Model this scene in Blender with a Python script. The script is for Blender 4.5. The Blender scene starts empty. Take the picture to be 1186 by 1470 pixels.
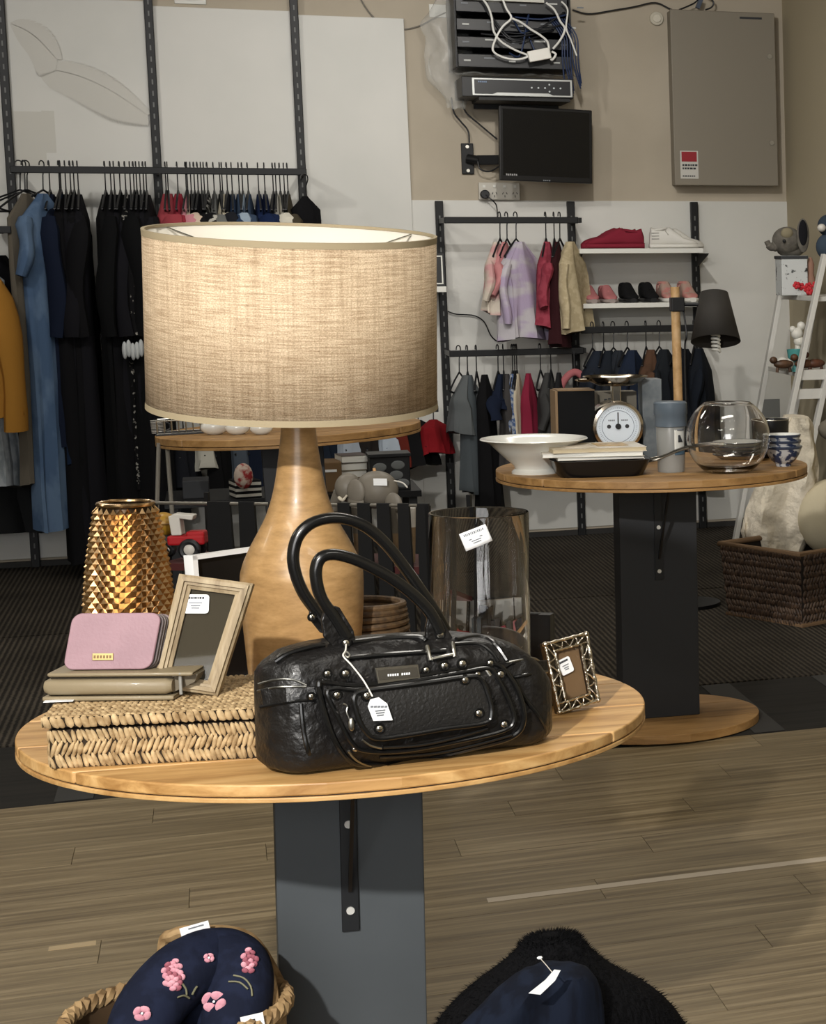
import bpy, math, random
from mathutils import Vector, Matrix, noise
random.seed(7)
C = bpy.context.scene.collection
PI = math.pi
# ------------------------------------------------------------------ camera
FOC = 2963.545
PP = (1600.0, 690.0)
EYE = Vector((0, 0, 1.37))
RM = Matrix(((0.91772279, 0.04921122, -0.3941613), (-0.39717509, 0.09852405, -0.91243902), (-0.00606787, 0.99391713, 0.10996324)))
cd = bpy.data.cameras.new('camera')
cam = bpy.data.objects.new('camera', cd); C.objects.link(cam)
cd.sensor_fit = 'HORIZONTAL'; cd.sensor_width = 36; cd.lens = FOC / 1186 * 36
cd.shift_x = (593 - PP[0]) / 1186; cd.shift_y = (PP[1] - 735) / 1186
cd.clip_start = .05; cd.clip_end = 60
cam.matrix_world = Matrix.Translation(EYE) @ RM.to_4x4()
bpy.context.scene.camera = cam
# ------------------------------------------------------------------ world, exposure
S = bpy.context.scene
w = bpy.data.worlds.new('world'); S.world = w; w.use_nodes = True
w.node_tree.nodes['Background'].inputs[0].default_value = (.55, .6, .65, 1)
w.node_tree.nodes['Background'].inputs[1].default_value = .25
S.view_settings.view_transform = 'Standard'; S.view_settings.look = 'None'
S.view_settings.exposure = 0.0; S.view_settings.gamma = 1.0
S.view_settings.use_curve_mapping = False
S.cycles.max_bounces = 16; S.cycles.transmission_bounces = 16; S.cycles.transparent_max_bounces = 16
S.cycles.caustics_reflective = False; S.cycles.caustics_refractive = False
S.cycles.use_denoising = True
# daylight through the shop front behind the camera
WIN = (-1.2, 1.75, 3.4, 2.0)  # centre x, centre z, width, height
ld = bpy.data.lights.new('window_daylight', 'AREA'); ld.shape = 'RECTANGLE'; ld.size = WIN[2]; ld.size_y = WIN[3]; ld.energy = 95; ld.color = (1.0, .97, .93)
lo = bpy.data.objects.new('window_daylight', ld); lo.location = (WIN[0], -2.38, WIN[1]); lo.rotation_euler = (PI / 2, 0, 0); C.objects.link(lo)
# ceiling panels: (x, y, sx, sy, watts)
PANELS = [(-1.5, 1.6, 1.2, .3, 22), (1.0, 4.6, 1.2, .3, 15), (-.9, 7.3, 1.2, .3, 17), (1.3, 7.6, 1.2, .3, 13), (-3.2, 4.6, 1.2, .3, 14), (1.3, 1.2, 1.2, .3, 13)]
# downlights: (x, y, aim x, aim y, aim z, watts, cone deg)
SPOTS = [(-1.5, 7.4, -.4, 10.3, 2.0, 62, 70), (.2, 7.4, .6, 10.3, 2.0, 58, 66), (1.05, 6.7, 1.8, 10.3, 1.6, 130, 72), (-1.3, -.6, .1, 3.3, 1.12, 880, 38), (.3, 4.2, 1.1, 6.0, .8, 32, 45)]
CEIL = 3.1
for x, y, sx, sy, wt in PANELS:
    ld = bpy.data.lights.new('panel_light', 'AREA'); ld.shape = 'RECTANGLE'; ld.size = sx; ld.size_y = sy; ld.energy = wt
    ld.color = (1.0, .968, .915)
    lo = bpy.data.objects.new('panel_light', ld); lo.location = (x, y, CEIL - .06); C.objects.link(lo)
for x, y, ax, ay, az, wt, cone in SPOTS:
    ld = bpy.data.lights.new('track_light', 'SPOT'); ld.energy = wt; ld.spot_size = math.radians(cone); ld.spot_blend = .8
    ld.shadow_soft_size = .05; ld.color = (1.0, .96, .90)
    lo = bpy.data.objects.new('track_light', ld); p = Vector((x, y, CEIL - .2)); d = (Vector((ax, ay, az)) - p).normalized()
    lo.location = p + d * .09; lo.rotation_euler = d.to_track_quat('-Z', 'Y').to_euler(); C.objects.link(lo)

# ------------------------------------------------------------------ pixel helpers (photo frame 1186x1470)
def ray(px, py): return RM @ Vector((px - PP[0], -(py - PP[1]), -FOC))
def onZ(px, py, z=0.0): r = ray(px, py); return EYE + r * ((z - EYE.z) / r.z)
def onY(px, py, y): r = ray(px, py); return EYE + r * (y / r.y)
def onX(px, py, x): r = ray(px, py); return EYE + r * (x / r.x)
def pix(M, px, py, ax, val):
    """ray of a pixel against the plane <ax>=val of frame M, in that frame"""
    I = M.inverted(); o = I @ EYE; d = I.to_3x3() @ ray(px, py)
    k = 'xyz'.index(ax); return o + d * ((val - o[k]) / d[k])
# ------------------------------------------------------------------ materials
def lin(c):
    o = []
    for v in c:
        v = v / 255.0
        o.append(v / 12.92 if v <= .04045 else ((v + .055) / 1.055) ** 2.4)
    return (*o, 1)
MATS = {}
def mat(name, col, rough=.6, metal=0.0, col2=None, scale=(30, 30, 30), bump=0.0, bscale=None, coat=0, trans=0, alpha=1, sheen=0, emit=0, detail=4, contrast=(.35, .65), kind='noise', ior=1.45, sub=0, dist=.001, spec=.5):
    if name in MATS: return MATS[name]
    m = bpy.data.materials.new(name); m.use_nodes = True; MATS[name] = m
    nt = m.node_tree; b = nt.nodes['Principled BSDF']; L = nt.links.new
    b.inputs['Base Color'].default_value = lin(col); b.inputs['Roughness'].default_value = rough; b.inputs['Metallic'].default_value = metal
    b.inputs['Coat Weight'].default_value = coat; b.inputs['Coat Roughness'].default_value = .12
    b.inputs['Transmission Weight'].default_value = trans; b.inputs['Alpha'].default_value = alpha; b.inputs['IOR'].default_value = ior
    b.inputs['Sheen Weight'].default_value = sheen; b.inputs['Specular IOR Level'].default_value = spec
    if sub: b.inputs['Subsurface Weight'].default_value = sub
    if emit: b.inputs['Emission Color'].default_value = lin(col); b.inputs['Emission Strength'].default_value = emit
    def tex(sc, kd):
        tc = nt.nodes.new('ShaderNodeTexCoord'); mp = nt.nodes.new('ShaderNodeMapping'); mp.inputs['Scale'].default_value = sc
        L(tc.outputs['Object'], mp.inputs[0])
        if kd == 'wave':
            t = nt.nodes.new('ShaderNodeTexWave'); t.inputs['Scale'].default_value = 1; t.inputs['Distortion'].default_value = 1.2; t.bands_direction = 'Z'; t.inputs['Detail'].default_value = 2
        elif kd == 'voronoi':
            t = nt.nodes.new('ShaderNodeTexVoronoi'); t.inputs['Scale'].default_value = 1
        else:
            t = nt.nodes.new('ShaderNodeTexNoise'); t.inputs['Scale'].default_value = 1; t.inputs['Detail'].default_value = detail
        L(mp.outputs[0], t.inputs['Vector'])
        return t.outputs['Distance'] if kd == 'voronoi' else (t.outputs['Fac'] if 'Fac' in t.outputs else t.outputs[0])
    if col2:
        o = tex(scale, kind); r = nt.nodes.new('ShaderNodeValToRGB')
        r.color_ramp.elements[0].position = contrast[0]; r.color_ramp.elements[1].position = contrast[1]
        r.color_ramp.elements[0].color = lin(col); r.color_ramp.elements[1].color = lin(col2)
        L(o, r.inputs[0]); L(r.outputs[0], b.inputs['Base Color'])
    if bump:
        o = tex(bscale or scale, 'noise'); bn = nt.nodes.new('ShaderNodeBump'); bn.inputs['Strength'].default_value = bump; bn.inputs['Distance'].default_value = dist
        L(o, bn.inputs['Height']); L(bn.outputs[0], b.inputs['Normal'])
    return m
_fab = 0
def fabric(col, col2=None, rough=.9, scale=(8, 8, 8), contrast=(.45, .55), kind='noise'):
    key = 'fabric_%d_%d_%d_%s' % (*col, '' if not col2 else '%d_%d_%d_%s' % (*col2, kind))
    return mat(key, col, rough, 0, col2, scale, bump=.4, bscale=(120, 120, 60), contrast=contrast, kind=kind, sheen=.0, dist=.002, spec=.2)
# ------------------------------------------------------------------ mesh builder
def rotz(a): return Matrix.Rotation(a, 4, 'Z')
def rotx(a): return Matrix.Rotation(a, 4, 'X')
def roty(a): return Matrix.Rotation(a, 4, 'Y')
def tr(x, y=0, z=0): return Matrix.Translation((x, y, z) if not isinstance(x, Vector) else x)
class MB:
    def __init__(s): s.v = []; s.f = []
    def add(s, vs, fs, M=None):
        n = len(s.v)
        s.v += [tuple(M @ Vector(p)) if M else tuple(p) for p in vs]
        s.f += [tuple(i + n for i in f) for f in fs]; return s
    def box(s, c, d, M=None):
        x, y, z = c; a, b, e = d[0] / 2, d[1] / 2, d[2] / 2
        vs = [(x + i * a, y + j * b, z + k * e) for i in (-1, 1) for j in (-1, 1) for k in (-1, 1)]
        return s.add(vs, [(0, 1, 3, 2), (4, 6, 7, 5), (0, 4, 5, 1), (2, 3, 7, 6), (0, 2, 6, 4), (1, 5, 7, 3)], M)
    def loft(s, rings, closed=True, caps=True, M=None):
        n = len(rings[0]); vs = [p for r in rings for p in r]; fs = []
        for i in range(len(rings) - 1):
            for j in range(n if closed else n - 1):
                k = (j + 1) % n; fs.append((i * n + j, i * n + k, (i + 1) * n + k, (i + 1) * n + j))
        if caps and closed: fs.append(tuple(range(n))[::-1]); fs.append(tuple((len(rings) - 1) * n + j for j in range(n)))
        return s.add(vs, fs, M)
    def lathe(s, prof, n=40, c=(0, 0, 0), M=None, caps=False):
        rings = [[(c[0] + r * math.cos(2 * PI * j / n), c[1] + r * math.sin(2 * PI * j / n), c[2] + z) for j in range(n)] for r, z in prof]
        return s.loft(rings, True, caps, M)
    def tube(s, pts, r, n=8, closed=False, M=None, flat=1.0):
        pts = [Vector(p) for p in pts]; m = len(pts); rings = []; u = None
        for i in range(m):
            if closed: t = pts[(i + 1) % m] - pts[i - 1]
            else: t = pts[min(i + 1, m - 1)] - pts[max(i - 1, 0)]
            if t.length < 1e-9: t = Vector((0, 0, 1))
            t.normalize()
            if u is None: u = t.orthogonal().normalized()
            else:
                u = u - t * u.dot(t)
                u = u.normalized() if u.length > 1e-6 else t.orthogonal().normalized()
            w_ = t.cross(u); rr = r[i] if isinstance(r, (list, tuple)) else r
            rings.append([pts[i] + u * (rr * math.cos(2 * PI * j / n)) + w_ * (rr * flat * math.sin(2 * PI * j / n)) for j in range(n)])
        if closed: rings.append(rings[0])
        return s.loft(rings, True, not closed, M)
    def ball(s, c, r, nu=16, nv=10, M=None):
        if not isinstance(r, (tuple, list)): r = (r, r, r)
        rings = []
        for i in range(nv + 1):
            a = -PI / 2 + PI * i / nv; k = max(math.cos(a), .02)
            rings.append([(c[0] + r[0] * k * math.cos(2 * PI * j / nu), c[1] + r[1] * k * math.sin(2 * PI * j / nu), c[2] + r[2] * math.sin(a)) for j in range(nu)])
        return s.loft(rings, True, True, M)
    def prism(s, outline, y0, y1, M=None, axis='y'):
        def P(a, b, t): return (a, t, b) if axis == 'y' else ((a, b, t) if axis == 'z' else (t, a, b))
        n = len(outline); vs = [P(a, b, y0) for a, b in outline] + [P(a, b, y1) for a, b in outline]
        fs = [tuple(range(n)), tuple(range(n, 2 * n))[::-1]] + [(i, i + n, (i + 1) % n + n, (i + 1) % n) for i in range(n)]
        return s.add(vs, fs, M)
    def grid(s, fn, nu, nv, M=None):
        vs = [fn(i / nu, j / nv) for j in range(nv + 1) for i in range(nu + 1)]
        fs = [(j * (nu + 1) + i, j * (nu + 1) + i + 1, (j + 1) * (nu + 1) + i + 1, (j + 1) * (nu + 1) + i) for j in range(nv) for i in range(nu)]
        return s.add(vs, fs, M)
    def mesh(s, name, m=None, smooth=True, ang=40):
        me = bpy.data.meshes.new(name); me.from_pydata(s.v, [], s.f); me.update()
        import bmesh
        bm = bmesh.new(); bm.from_mesh(me); bmesh.ops.recalc_face_normals(bm, faces=bm.faces)
        if smooth:
            for f in bm.faces: f.smooth = True
            for e in bm.edges:
                if len(e.link_faces) == 2 and e.calc_face_angle(0) > math.radians(ang): e.smooth = False
        bm.to_mesh(me); bm.free()
        if m: me.materials.append(m)
        return me
def obj(name, b, m, parent=None, M=None, smooth=True, bevel=0, sub=0, solid=0, ang=40, label=None, seg=2):
    me = b if isinstance(b, bpy.types.Mesh) else b.mesh(name, m, smooth, ang)
    o = bpy.data.objects.new(name, me); C.objects.link(o)
    if parent: o.parent = parent
    if M is not None: o.matrix_local = M
    if solid:
        d = o.modifiers.new('solid', 'SOLIDIFY'); d.thickness = solid; d.offset = 0
    if bevel:
        d = o.modifiers.new('bevel', 'BEVEL'); d.width = bevel; d.segments = seg; d.limit_method = 'ANGLE'; d.angle_limit = .6
    if sub:
        d = o.modifiers.new('sub', 'SUBSURF'); d.levels = sub; d.render_levels = sub
    if label: o['label'] = label
    return o
def thing(name, label, cat, M=None, group=None):
    o = bpy.data.objects.new(name, None); C.objects.link(o); o.empty_display_size = .05
    if M is not None: o.matrix_world = M
    o['label'] = label; o['category'] = cat
    if group: o['group'] = group
    return o
def tag(o, label, cat, group=None):
    o['label'] = label; o['category'] = cat
    if group: o['group'] = group
    return o
def struct(o): o['kind'] = 'structure'; return o
def stuff(o): o['kind'] = 'stuff'; return o
def copy_tree(r, M, label=None):
    c = r.copy(); C.objects.link(c); c.matrix_world = M
    if label: c['label'] = label
    for ch in r.children:
        k = ch.copy(); C.objects.link(k); k.parent = c; k.matrix_local = ch.matrix_local.copy()
        for g in ch.children:
            q = g.copy(); C.objects.link(q); q.parent = k; q.matrix_local = g.matrix_local.copy()
    return c
def smoothpts(pts, n=6, closed=False):
    """Catmull-Rom through points"""
    P = [Vector(p) for p in pts]; out = []; m = len(P)
    for i in range(m if closed else m - 1):
        p0 = P[i - 1] if (i > 0 or closed) else P[0]; p1 = P[i]; p2 = P[(i + 1) % m]
        p3 = P[(i + 2) % m] if (closed or i + 2 < m) else P[-1]
        for k in range(n):
            t = k / n
            out.append(.5 * ((2 * p1) + (p2 - p0) * t + (2 * p0 - 5 * p1 + 4 * p2 - p3) * t * t + (3 * p1 - p0 - 3 * p2 + p3) * t ** 3))
    if not closed: out.append(P[-1])
    return out
def rrect(x0, z0, x1, z1, r, n=5):
    o = []
    for cx, cz, a0 in ((x1 - r, z1 - r, 0), (x0 + r, z1 - r, 90), (x0 + r, z0 + r, 180), (x1 - r, z0 + r, 270)):
        for k in range(n + 1):
            a = math.radians(a0 + 90 * k / n); o.append((cx + r * math.cos(a), cz + r * math.sin(a)))
    return o
def disc(b, c, r, t, n=16, M=None):  # disc facing -y
    b.prism([(c[0] + r * math.cos(2 * PI * k / n), c[2] + r * math.sin(2 * PI * k / n)) for k in range(n)], c[1], c[1] - t, M)
# ------------------------------------------------------------------ shared materials
BLK = mat('black_metal', (19, 20, 22), .45, 0, bump=.05, spec=.35)
BLKM = mat('black_plastic', (22, 23, 26), .45)
WHT = mat('white_paint', (222, 222, 216), .5)
CHR = mat('polished_chrome', (215, 205, 190), .16, 1)
SILV = mat('silver_metal', (200, 198, 190), .3, 1)
PAPER = mat('white_paper', (238, 240, 242), .6)
INK = mat('grey_print', (120, 124, 130), .7)
INKD = mat('dark_print', (50, 52, 56), .7)
GLASS = mat('clear_glass', (255, 255, 255), .0, 0, trans=1, ior=1.45)
# =================================================================== STRUCTURE
WY = 10.314; XR = 2.66; XL = -4.6; YF = -2.5
wall_m = mat('beige_wall_paint', (184, 174, 157), .8, col2=(176, 166, 149), scale=(3, 3, 3), bump=.05, bscale=(200, 200, 200))
panel_m = mat('white_wall_panel', (214, 213, 208), .45, col2=(205, 205, 200), scale=(2, 2, 2))
side_m = mat('beige_side_wall', (178, 167, 142), .8)
wb = struct(obj('wall_back', MB().box(((XL + XR) / 2, WY + .05, CEIL / 2), (XR - XL, .1, CEIL)), wall_m, smooth=False))
struct(obj('wall_right', MB().box((XR + .05, (WY + YF) / 2, CEIL / 2), (.1, WY - YF + .2, CEIL)), side_m, smooth=False))
struct(obj('wall_left', MB().box((XL - .05, (WY + YF) / 2, CEIL / 2), (.1, WY - YF + .2, CEIL)), side_m, smooth=False))
struct(obj('wall_front', MB().box(((XL + XR) / 2, YF - .05, CEIL / 2), (XR - XL, .1, CEIL)), mat('front_wall', (120, 116, 110), .8), smooth=False))
w1f = struct(obj('window_1', MB().box((WIN[0], YF + .03, WIN[1]), (WIN[2] + .12, .06, WIN[3] + .12)), mat('window_frame_grey', (90, 92, 94), .5), smooth=False))
for k in range(3): obj('pane', MB().box((WIN[0] + (k - 1) * WIN[2] / 3, YF + .065, WIN[1]), (WIN[2] / 3 - .06, .006, WIN[3] - .04)), mat('daylit_pane', (236, 242, 250), .3, emit=2.0), w1f, smooth=False)
struct(obj('ceiling', MB().box(((XL + XR) / 2, (WY + YF) / 2, CEIL + .05), (XR - XL, WY - YF, .1)), mat('ceiling_paint', (170, 168, 160), .9), smooth=False))
# white panels on the back wall: left tall sheets, right low sheet
zt = onY(300, 12, WY).z
for x0, x1, z1 in ((-4.4, -2.05, zt), (-2.045, onY(6, 100, WY).x, zt), (onY(8, 100, WY).x, onY(216, 100, WY).x, zt + .02), (onY(218, 100, WY).x, onY(424, 100, WY).x, zt), (onY(426, 100, WY).x, onY(583, 100, WY).x, zt - .015)):
    obj('wall_panel', MB().box(((x0 + x1) / 2, WY - .009, z1 / 2 + .02), (x1 - x0 - .004, .016, z1 - .04)), panel_m, wb, smooth=False, bevel=.002)
x0 = onY(583, 250, WY).x + .004
obj('wall_panel', MB().box(((x0 + XR) / 2, WY - .004, 1.634 / 2 + .02), (XR - x0, .008, 1.634 - .04)), panel_m, wb, smooth=False)
struct(obj('baseboard_back', MB().box(((XL + XR) / 2, WY - .012, .014), (XR - XL, .024, .028)), mat('dark_skirting', (36, 35, 34), .6), smooth=False))
# floor
fl = struct(obj('floor', MB().box(((XL + XR) / 2, (WY + YF) / 2, -.06), (XR - XL, WY - YF, .1)), mat('floor_screed', (70, 62, 48), .9), smooth=False))
def wood(name, c1, c2, c3, sx=2.2, sy=45, rough=.45, rot=0, coat=0, objrand=True, amp=.35):
    m = bpy.data.materials.new(name); m.use_nodes = True; nt = m.node_tree; b = nt.nodes['Principled BSDF']; L = nt.links.new
    tc = nt.nodes.new('ShaderNodeTexCoord'); mp = nt.nodes.new('ShaderNodeMapping'); mp.inputs['Scale'].default_value = (sx, sy, sy); mp.inputs['Rotation'].default_value = (0, 0, rot)
    L(tc.outputs['Object'], mp.inputs[0])
    ob = nt.nodes.new('ShaderNodeObjectInfo'); vm = nt.nodes.new('ShaderNodeVectorMath'); vm.operation = 'ADD'
    cm = nt.nodes.new('ShaderNodeCombineXYZ'); mu = nt.nodes.new('ShaderNodeMath'); mu.operation = 'MULTIPLY'; mu.inputs[1].default_value = 40 if objrand else 0
    L(ob.outputs['Random'], mu.inputs[0]); L(mu.outputs[0], cm.inputs[0]); L(mu.outputs[0], cm.inputs[1]); L(mp.outputs[0], vm.inputs[0]); L(cm.outputs[0], vm.inputs[1])
    n1 = nt.nodes.new('ShaderNodeTexNoise'); n1.inputs['Scale'].default_value = 1; n1.inputs['Detail'].default_value = 6; n1.inputs['Roughness'].default_value = .62; n1.inputs['Distortion'].default_value = .6
    L(vm.outputs[0], n1.inputs['Vector'])
    r = nt.nodes.new('ShaderNodeValToRGB'); e = r.color_ramp.elements; e[0].position = .3; e[0].color = lin(c1); e[1].position = .7; e[1].color = lin(c3); q = e.new(.5); q.color = lin(c2)
    L(n1.outputs['Fac'], r.inputs[0])
    hs = nt.nodes.new('ShaderNodeHueSaturation'); mr = nt.nodes.new('ShaderNodeMapRange'); mr.inputs['To Min'].default_value = 1 - amp / 2; mr.inputs['To Max'].default_value = 1 + amp / 2
    L(ob.outputs['Random'], mr.inputs[0]); L(mr.outputs[0], hs.inputs['Value']); L(r.outputs[0], hs.inputs['Color']); L(hs.outputs[0], b.inputs['Base Color'])
    b.inputs['Roughness'].default_value = rough; b.inputs['Coat Weight'].default_value = coat
    bn = nt.nodes.new('ShaderNodeBump'); bn.inputs['Strength'].default_value = .25; bn.inputs['Distance'].default_value = .001; L(n1.outputs['Fac'], bn.inputs['Height']); L(bn.outputs[0], b.inputs['Normal'])
    return m
plank_m = wood('vinyl_plank', (88, 75, 53), (120, 105, 78), (150, 135, 106), 2.0, 46, .42, amp=.16)
PW, PL = .152, .98
pm = MB().box((0, 0, -.004), (PL - .0012, PW - .0012, .008)).mesh('plank', plank_m, False)
VE = 5.748
row = 0; y = VE - PW / 2
while y > 2.75:
    off = onZ(636, 1333).x + (row * .41) % PL - 3 * PL
    for k in range(10):
        cx = off + k * PL + PL / 2
        if -2.2 < cx < XR + PL / 3: o = obj('plank', pm, None, fl); o.location = (cx, y, 0)
    y -= PW; row += 1
# carpet
cm_ = bpy.data.materials.new('ribbed_carpet'); cm_.use_nodes = True; nt = cm_.node_tree; L = nt.links.new; b_ = nt.nodes['Principled BSDF']
tc = nt.nodes.new('ShaderNodeTexCoord'); mp = nt.nodes.new('ShaderNodeMapping'); mp.inputs['Rotation'].default_value = (0, 0, -.0); L(tc.outputs['Object'], mp.inputs[0])
wv = nt.nodes.new('ShaderNodeTexWave'); wv.bands_direction = 'X'; wv.inputs['Scale'].default_value = 17; wv.inputs['Distortion'].default_value = 1.6; wv.inputs['Detail'].default_value = 3; wv.inputs['Detail Scale'].default_value = 3
L(mp.outputs[0], wv.inputs['Vector']); rp = nt.nodes.new('ShaderNodeValToRGB'); rp.color_ramp.elements[0].color = lin((44, 40, 35)); rp.color_ramp.elements[1].color = lin((88, 81, 71)); rp.color_ramp.elements[0].position = .25; rp.color_ramp.elements[1].position = .85
L(wv.outputs['Fac'], rp.inputs[0]); nz = nt.nodes.new('ShaderNodeTexNoise'); nz.inputs['Scale'].default_value = 3; nz.inputs['Detail'].default_value = 2; L(tc.outputs['Object'], nz.inputs['Vector'])
mx = nt.nodes.new('ShaderNodeMix'); mx.data_type = 'RGBA'; mx.blend_type = 'MULTIPLY'; mx.inputs[0].default_value = .7; L(rp.outputs[0], mx.inputs[6]); L(nz.outputs['Fac'], mx.inputs[7]); 
L(mx.outputs[2], b_.inputs['Base Color']); b_.inputs['Roughness'].default_value = .95; b_.inputs['Specular IOR Level'].default_value = .15
bn = nt.nodes.new('ShaderNodeBump'); bn.inputs['Strength'].default_value = .6; bn.inputs['Distance'].default_value = .004; L(wv.outputs['Fac'], bn.inputs['Height']); L(bn.outputs[0], b_.inputs['Normal'])
mat_m = mat('dark_entrance_mat', (38, 37, 35), .95, col2=(46, 44, 41), scale=(1.2, 30, 1), bump=.3, bscale=(150, 150, 150), spec=.15)
CB = onZ(1000, 985).y; CL = 8.38
for nm, a, c_, m_, t in (('dark_mat_strip', VE + .002, CB, mat_m, .004), ('carpet_strip', CB + .002, CL - .012, cm_, .008), ('carpet_strip', CL + .012, WY, cm_, .008)):
    obj(nm, MB().box(((XL + XR) / 2, (a + c_) / 2, -.01 + t / 2), (XR - XL - .01, c_ - a, .012 + t)), m_, fl, smooth=False)
strip = MB()
for k in range(7):
    xx = -.4 + k * .36
    strip.box((xx, (VE + CB) / 2, .0022), (.09, CB - VE - .02, .0012))
obj('mat_band', strip, mat('mat_grey_band', (50, 49, 47), .95), fl, smooth=False)
# tape on the floor
tp = mat('worn_tape', (176, 164, 146), .45)
p0, p1 = onZ(700, 1293), onZ(1186, 1233); p1 = p0 + (p1 - p0) * 1.8
d = (p1 - p0); nn = Vector((-d.y, d.x, 0)).normalized() * .016
b = MB(); q = []
for k in range(30):
    t = k / 29; j = .003 * noise.noise(Vector((k * .9, 0, 0))); q.append((p0 + d * t, j))
b.loft([[tuple(p + nn * (1 + 8 * j) + Vector((0, 0, .0008))), tuple(p - nn * (1 - 8 * j) + Vector((0, 0, .0008))), tuple(p - nn + Vector((0, 0, .0002))), tuple(p + nn + Vector((0, 0, .0002)))] for p, j in q])
tag(obj('floor_tape', b, tp, smooth=False), 'long worn pale tape strip stuck on the wood floor, running right', 'tape')
c0 = onZ(104, 1358); b = MB().box((0, 0, .0006), (.085, .026, .001))
tag(obj('floor_tape', b, mat('tan_tape', (172, 152, 118), .5), M=tr(c0.x, c0.y, 0) @ rotz(.03), smooth=False), 'short beige tape piece on the floor at far left', 'tape')
# ceiling fittings
for x, y, sx, sy, wt in PANELS:
    t = thing('ceiling_light', 'flat white ceiling light panel overhead, out of the photo', 'ceiling light', tr(x, y, CEIL), 'ceiling panels')
    b = MB().box((0, 0, -.025), (sx + .06, sy + .06, .05)); obj('frame', b, WHT, t, smooth=False)
    obj('diffuser', MB().box((0, 0, -.0535), (sx, sy, .006)), mat('lit_diffuser', (255, 246, 226), .5, emit=6), t, smooth=False)
for x, y, ax, ay, az, wt, cone in SPOTS:
    t = thing('ceiling_spotlight', 'white cylindrical track spotlight overhead, out of the photo', 'spotlight', tr(x, y, CEIL), 'track spotlights')
    p = Vector((x, y, CEIL - .2)); d = (Vector((ax, ay, az)) - p).normalized(); Q = d.to_track_quat('Z', 'Y').to_matrix().to_4x4()
    obj('stem', MB().tube([(0, 0, 0), (0, 0, -.2)], .012), WHT, t)
    obj('lens', MB().lathe([(0, -.0), (.036, -.0)], 20), mat('spot_lens', (255, 248, 232), .3, emit=25), t, M=tr(0, 0, -.2) @ Q @ tr(0, 0, -.052))
    obj('can', MB().lathe([(.0, -.08), (.05, -.08), (.055, .075), (.045, .075), (.04, -.05), (0, -.05)], 20), WHT, t, M=tr(0, 0, -.2) @ Q)
# =================================================================== RACK HARDWARE
def upright(px, z1, label, z0=0.0, w_=.036, py=250):
    x = onY(px, py, WY - .03).x
    b = MB().box((0, 0, (z0 + z1) / 2), (w_, .028, z1 - z0))
    t = thing('slotted_upright', label, 'upright', tr(x, WY - .032, 0))
    obj('post', b, BLK, t, smooth=False, bevel=.003)
    s = MB(); z = z0 + .05
    while z < z1 - .03: s.box((0, -.0145, z), (.006, .0015, .022)); z += .05
    obj('slot', s, mat('slot_shine', (104, 106, 105), .5), t, smooth=False)
    stuff(t.children[-1])
    return t
upright(6, 2.75, 'tall black slotted upright at the far left edge of the wall', 0.0, py=100)
upright(218, 2.75, 'tall black slotted upright in the middle of the left white wall panels', 0, py=100)
upright(426, 2.75, 'tall black slotted upright right of the lampshade, up to the top', 0, py=100)
upright(630, 1.63, 'black slotted upright just right of the lampshade behind the small framed sign', 0, py=290)
upright(819, 1.63, 'black slotted upright between the baby clothes rails and the shoe shelves', 0, py=290)
upright(996, 1.63, 'black slotted upright right of the white sneakers', 0, py=290)
upright(727, .62, 'short dark post standing under the baby clothes in front of the grey panel', 0, w_=.03, py=740) if False else None
def rail(name, xa, xb, z, y, label, h=.03, brk=()):
    t = thing(name, label, 'clothes rail', tr((xa + xb) / 2, y, z)); L_ = xb - xa
    obj('bar', MB().box((0, 0, 0), (L_, .016, h)), BLK, t, smooth=False, bevel=.003)
    for bx in brk:
        obj('bracket', MB().box((bx - (xa + xb) / 2, (WY - .046 - y) / 2 + .004, 0), (.014, WY - .046 - y - .006, .024)), BLK, t, smooth=False)
    return t
RY = 10.0
ux = [onY(p, 100, WY - .03).x for p in (6, 218, 426)]; vx = [onY(p, 290, WY - .03).x for p in (630, 819, 996)]
ra, rb, rc = onY(14, 243, RY), onY(218, 243, RY), onY(440, 244, RY)
rail('clothes_rail', ra.x, rc.x, ra.z, RY, 'long black rail of dark and coloured clothes on the left wall', brk=(ux[1], ux[2], ux[0] + .03))
r4 = onY(638, 316, RY), onY(830, 316, RY)
rail('clothes_rail', r4[0].x, r4[1].x, r4[0].z, RY, 'black rail right of the lampshade, upper one with small jackets', brk=(vx[0], vx[1]))
r5 = onY(645, 508, RY), onY(838, 508, RY)
rail('clothes_rail', r5[0].x, r5[1].x, r5[0].z, RY, 'black rail with grey and red baby clothes above the white bowl', brk=(vx[0], vx[1]))
r6 = onY(834, 474, RY), onY(1003, 474, RY)
rail('clothes_rail', r6[0].x, r6[1].x, r6[0].z, RY, 'black rail of small denim clothes under the shoe shelves', h=.032, brk=(vx[1] + .03, vx[2]))
r7 = onY(-260, 330, 9.75), onY(16, 330, 9.75)
rail('clothes_rail', r7[0].x, r7[1].x, r7[0].z, 9.75, 'black rail at the far left with the mustard cardigan', brk=(ux[0] - .05, ux[0] - .7))
r8 = onY(235, 600, RY), onY(630, 600, RY)
rail('clothes_rail', r8[0].x, r8[1].x, r8[0].z, RY, 'low black rail behind the round table, mostly hidden by the lampshade', brk=(ux[1], ux[2]))
ORD = 'first second third fourth fifth sixth seventh eighth ninth tenth eleventh twelfth thirteenth fourteenth fifteenth'.split()
def hl(lab): return 'black hanger holding the ' + ' '.join(lab.split()[:12])
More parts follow.
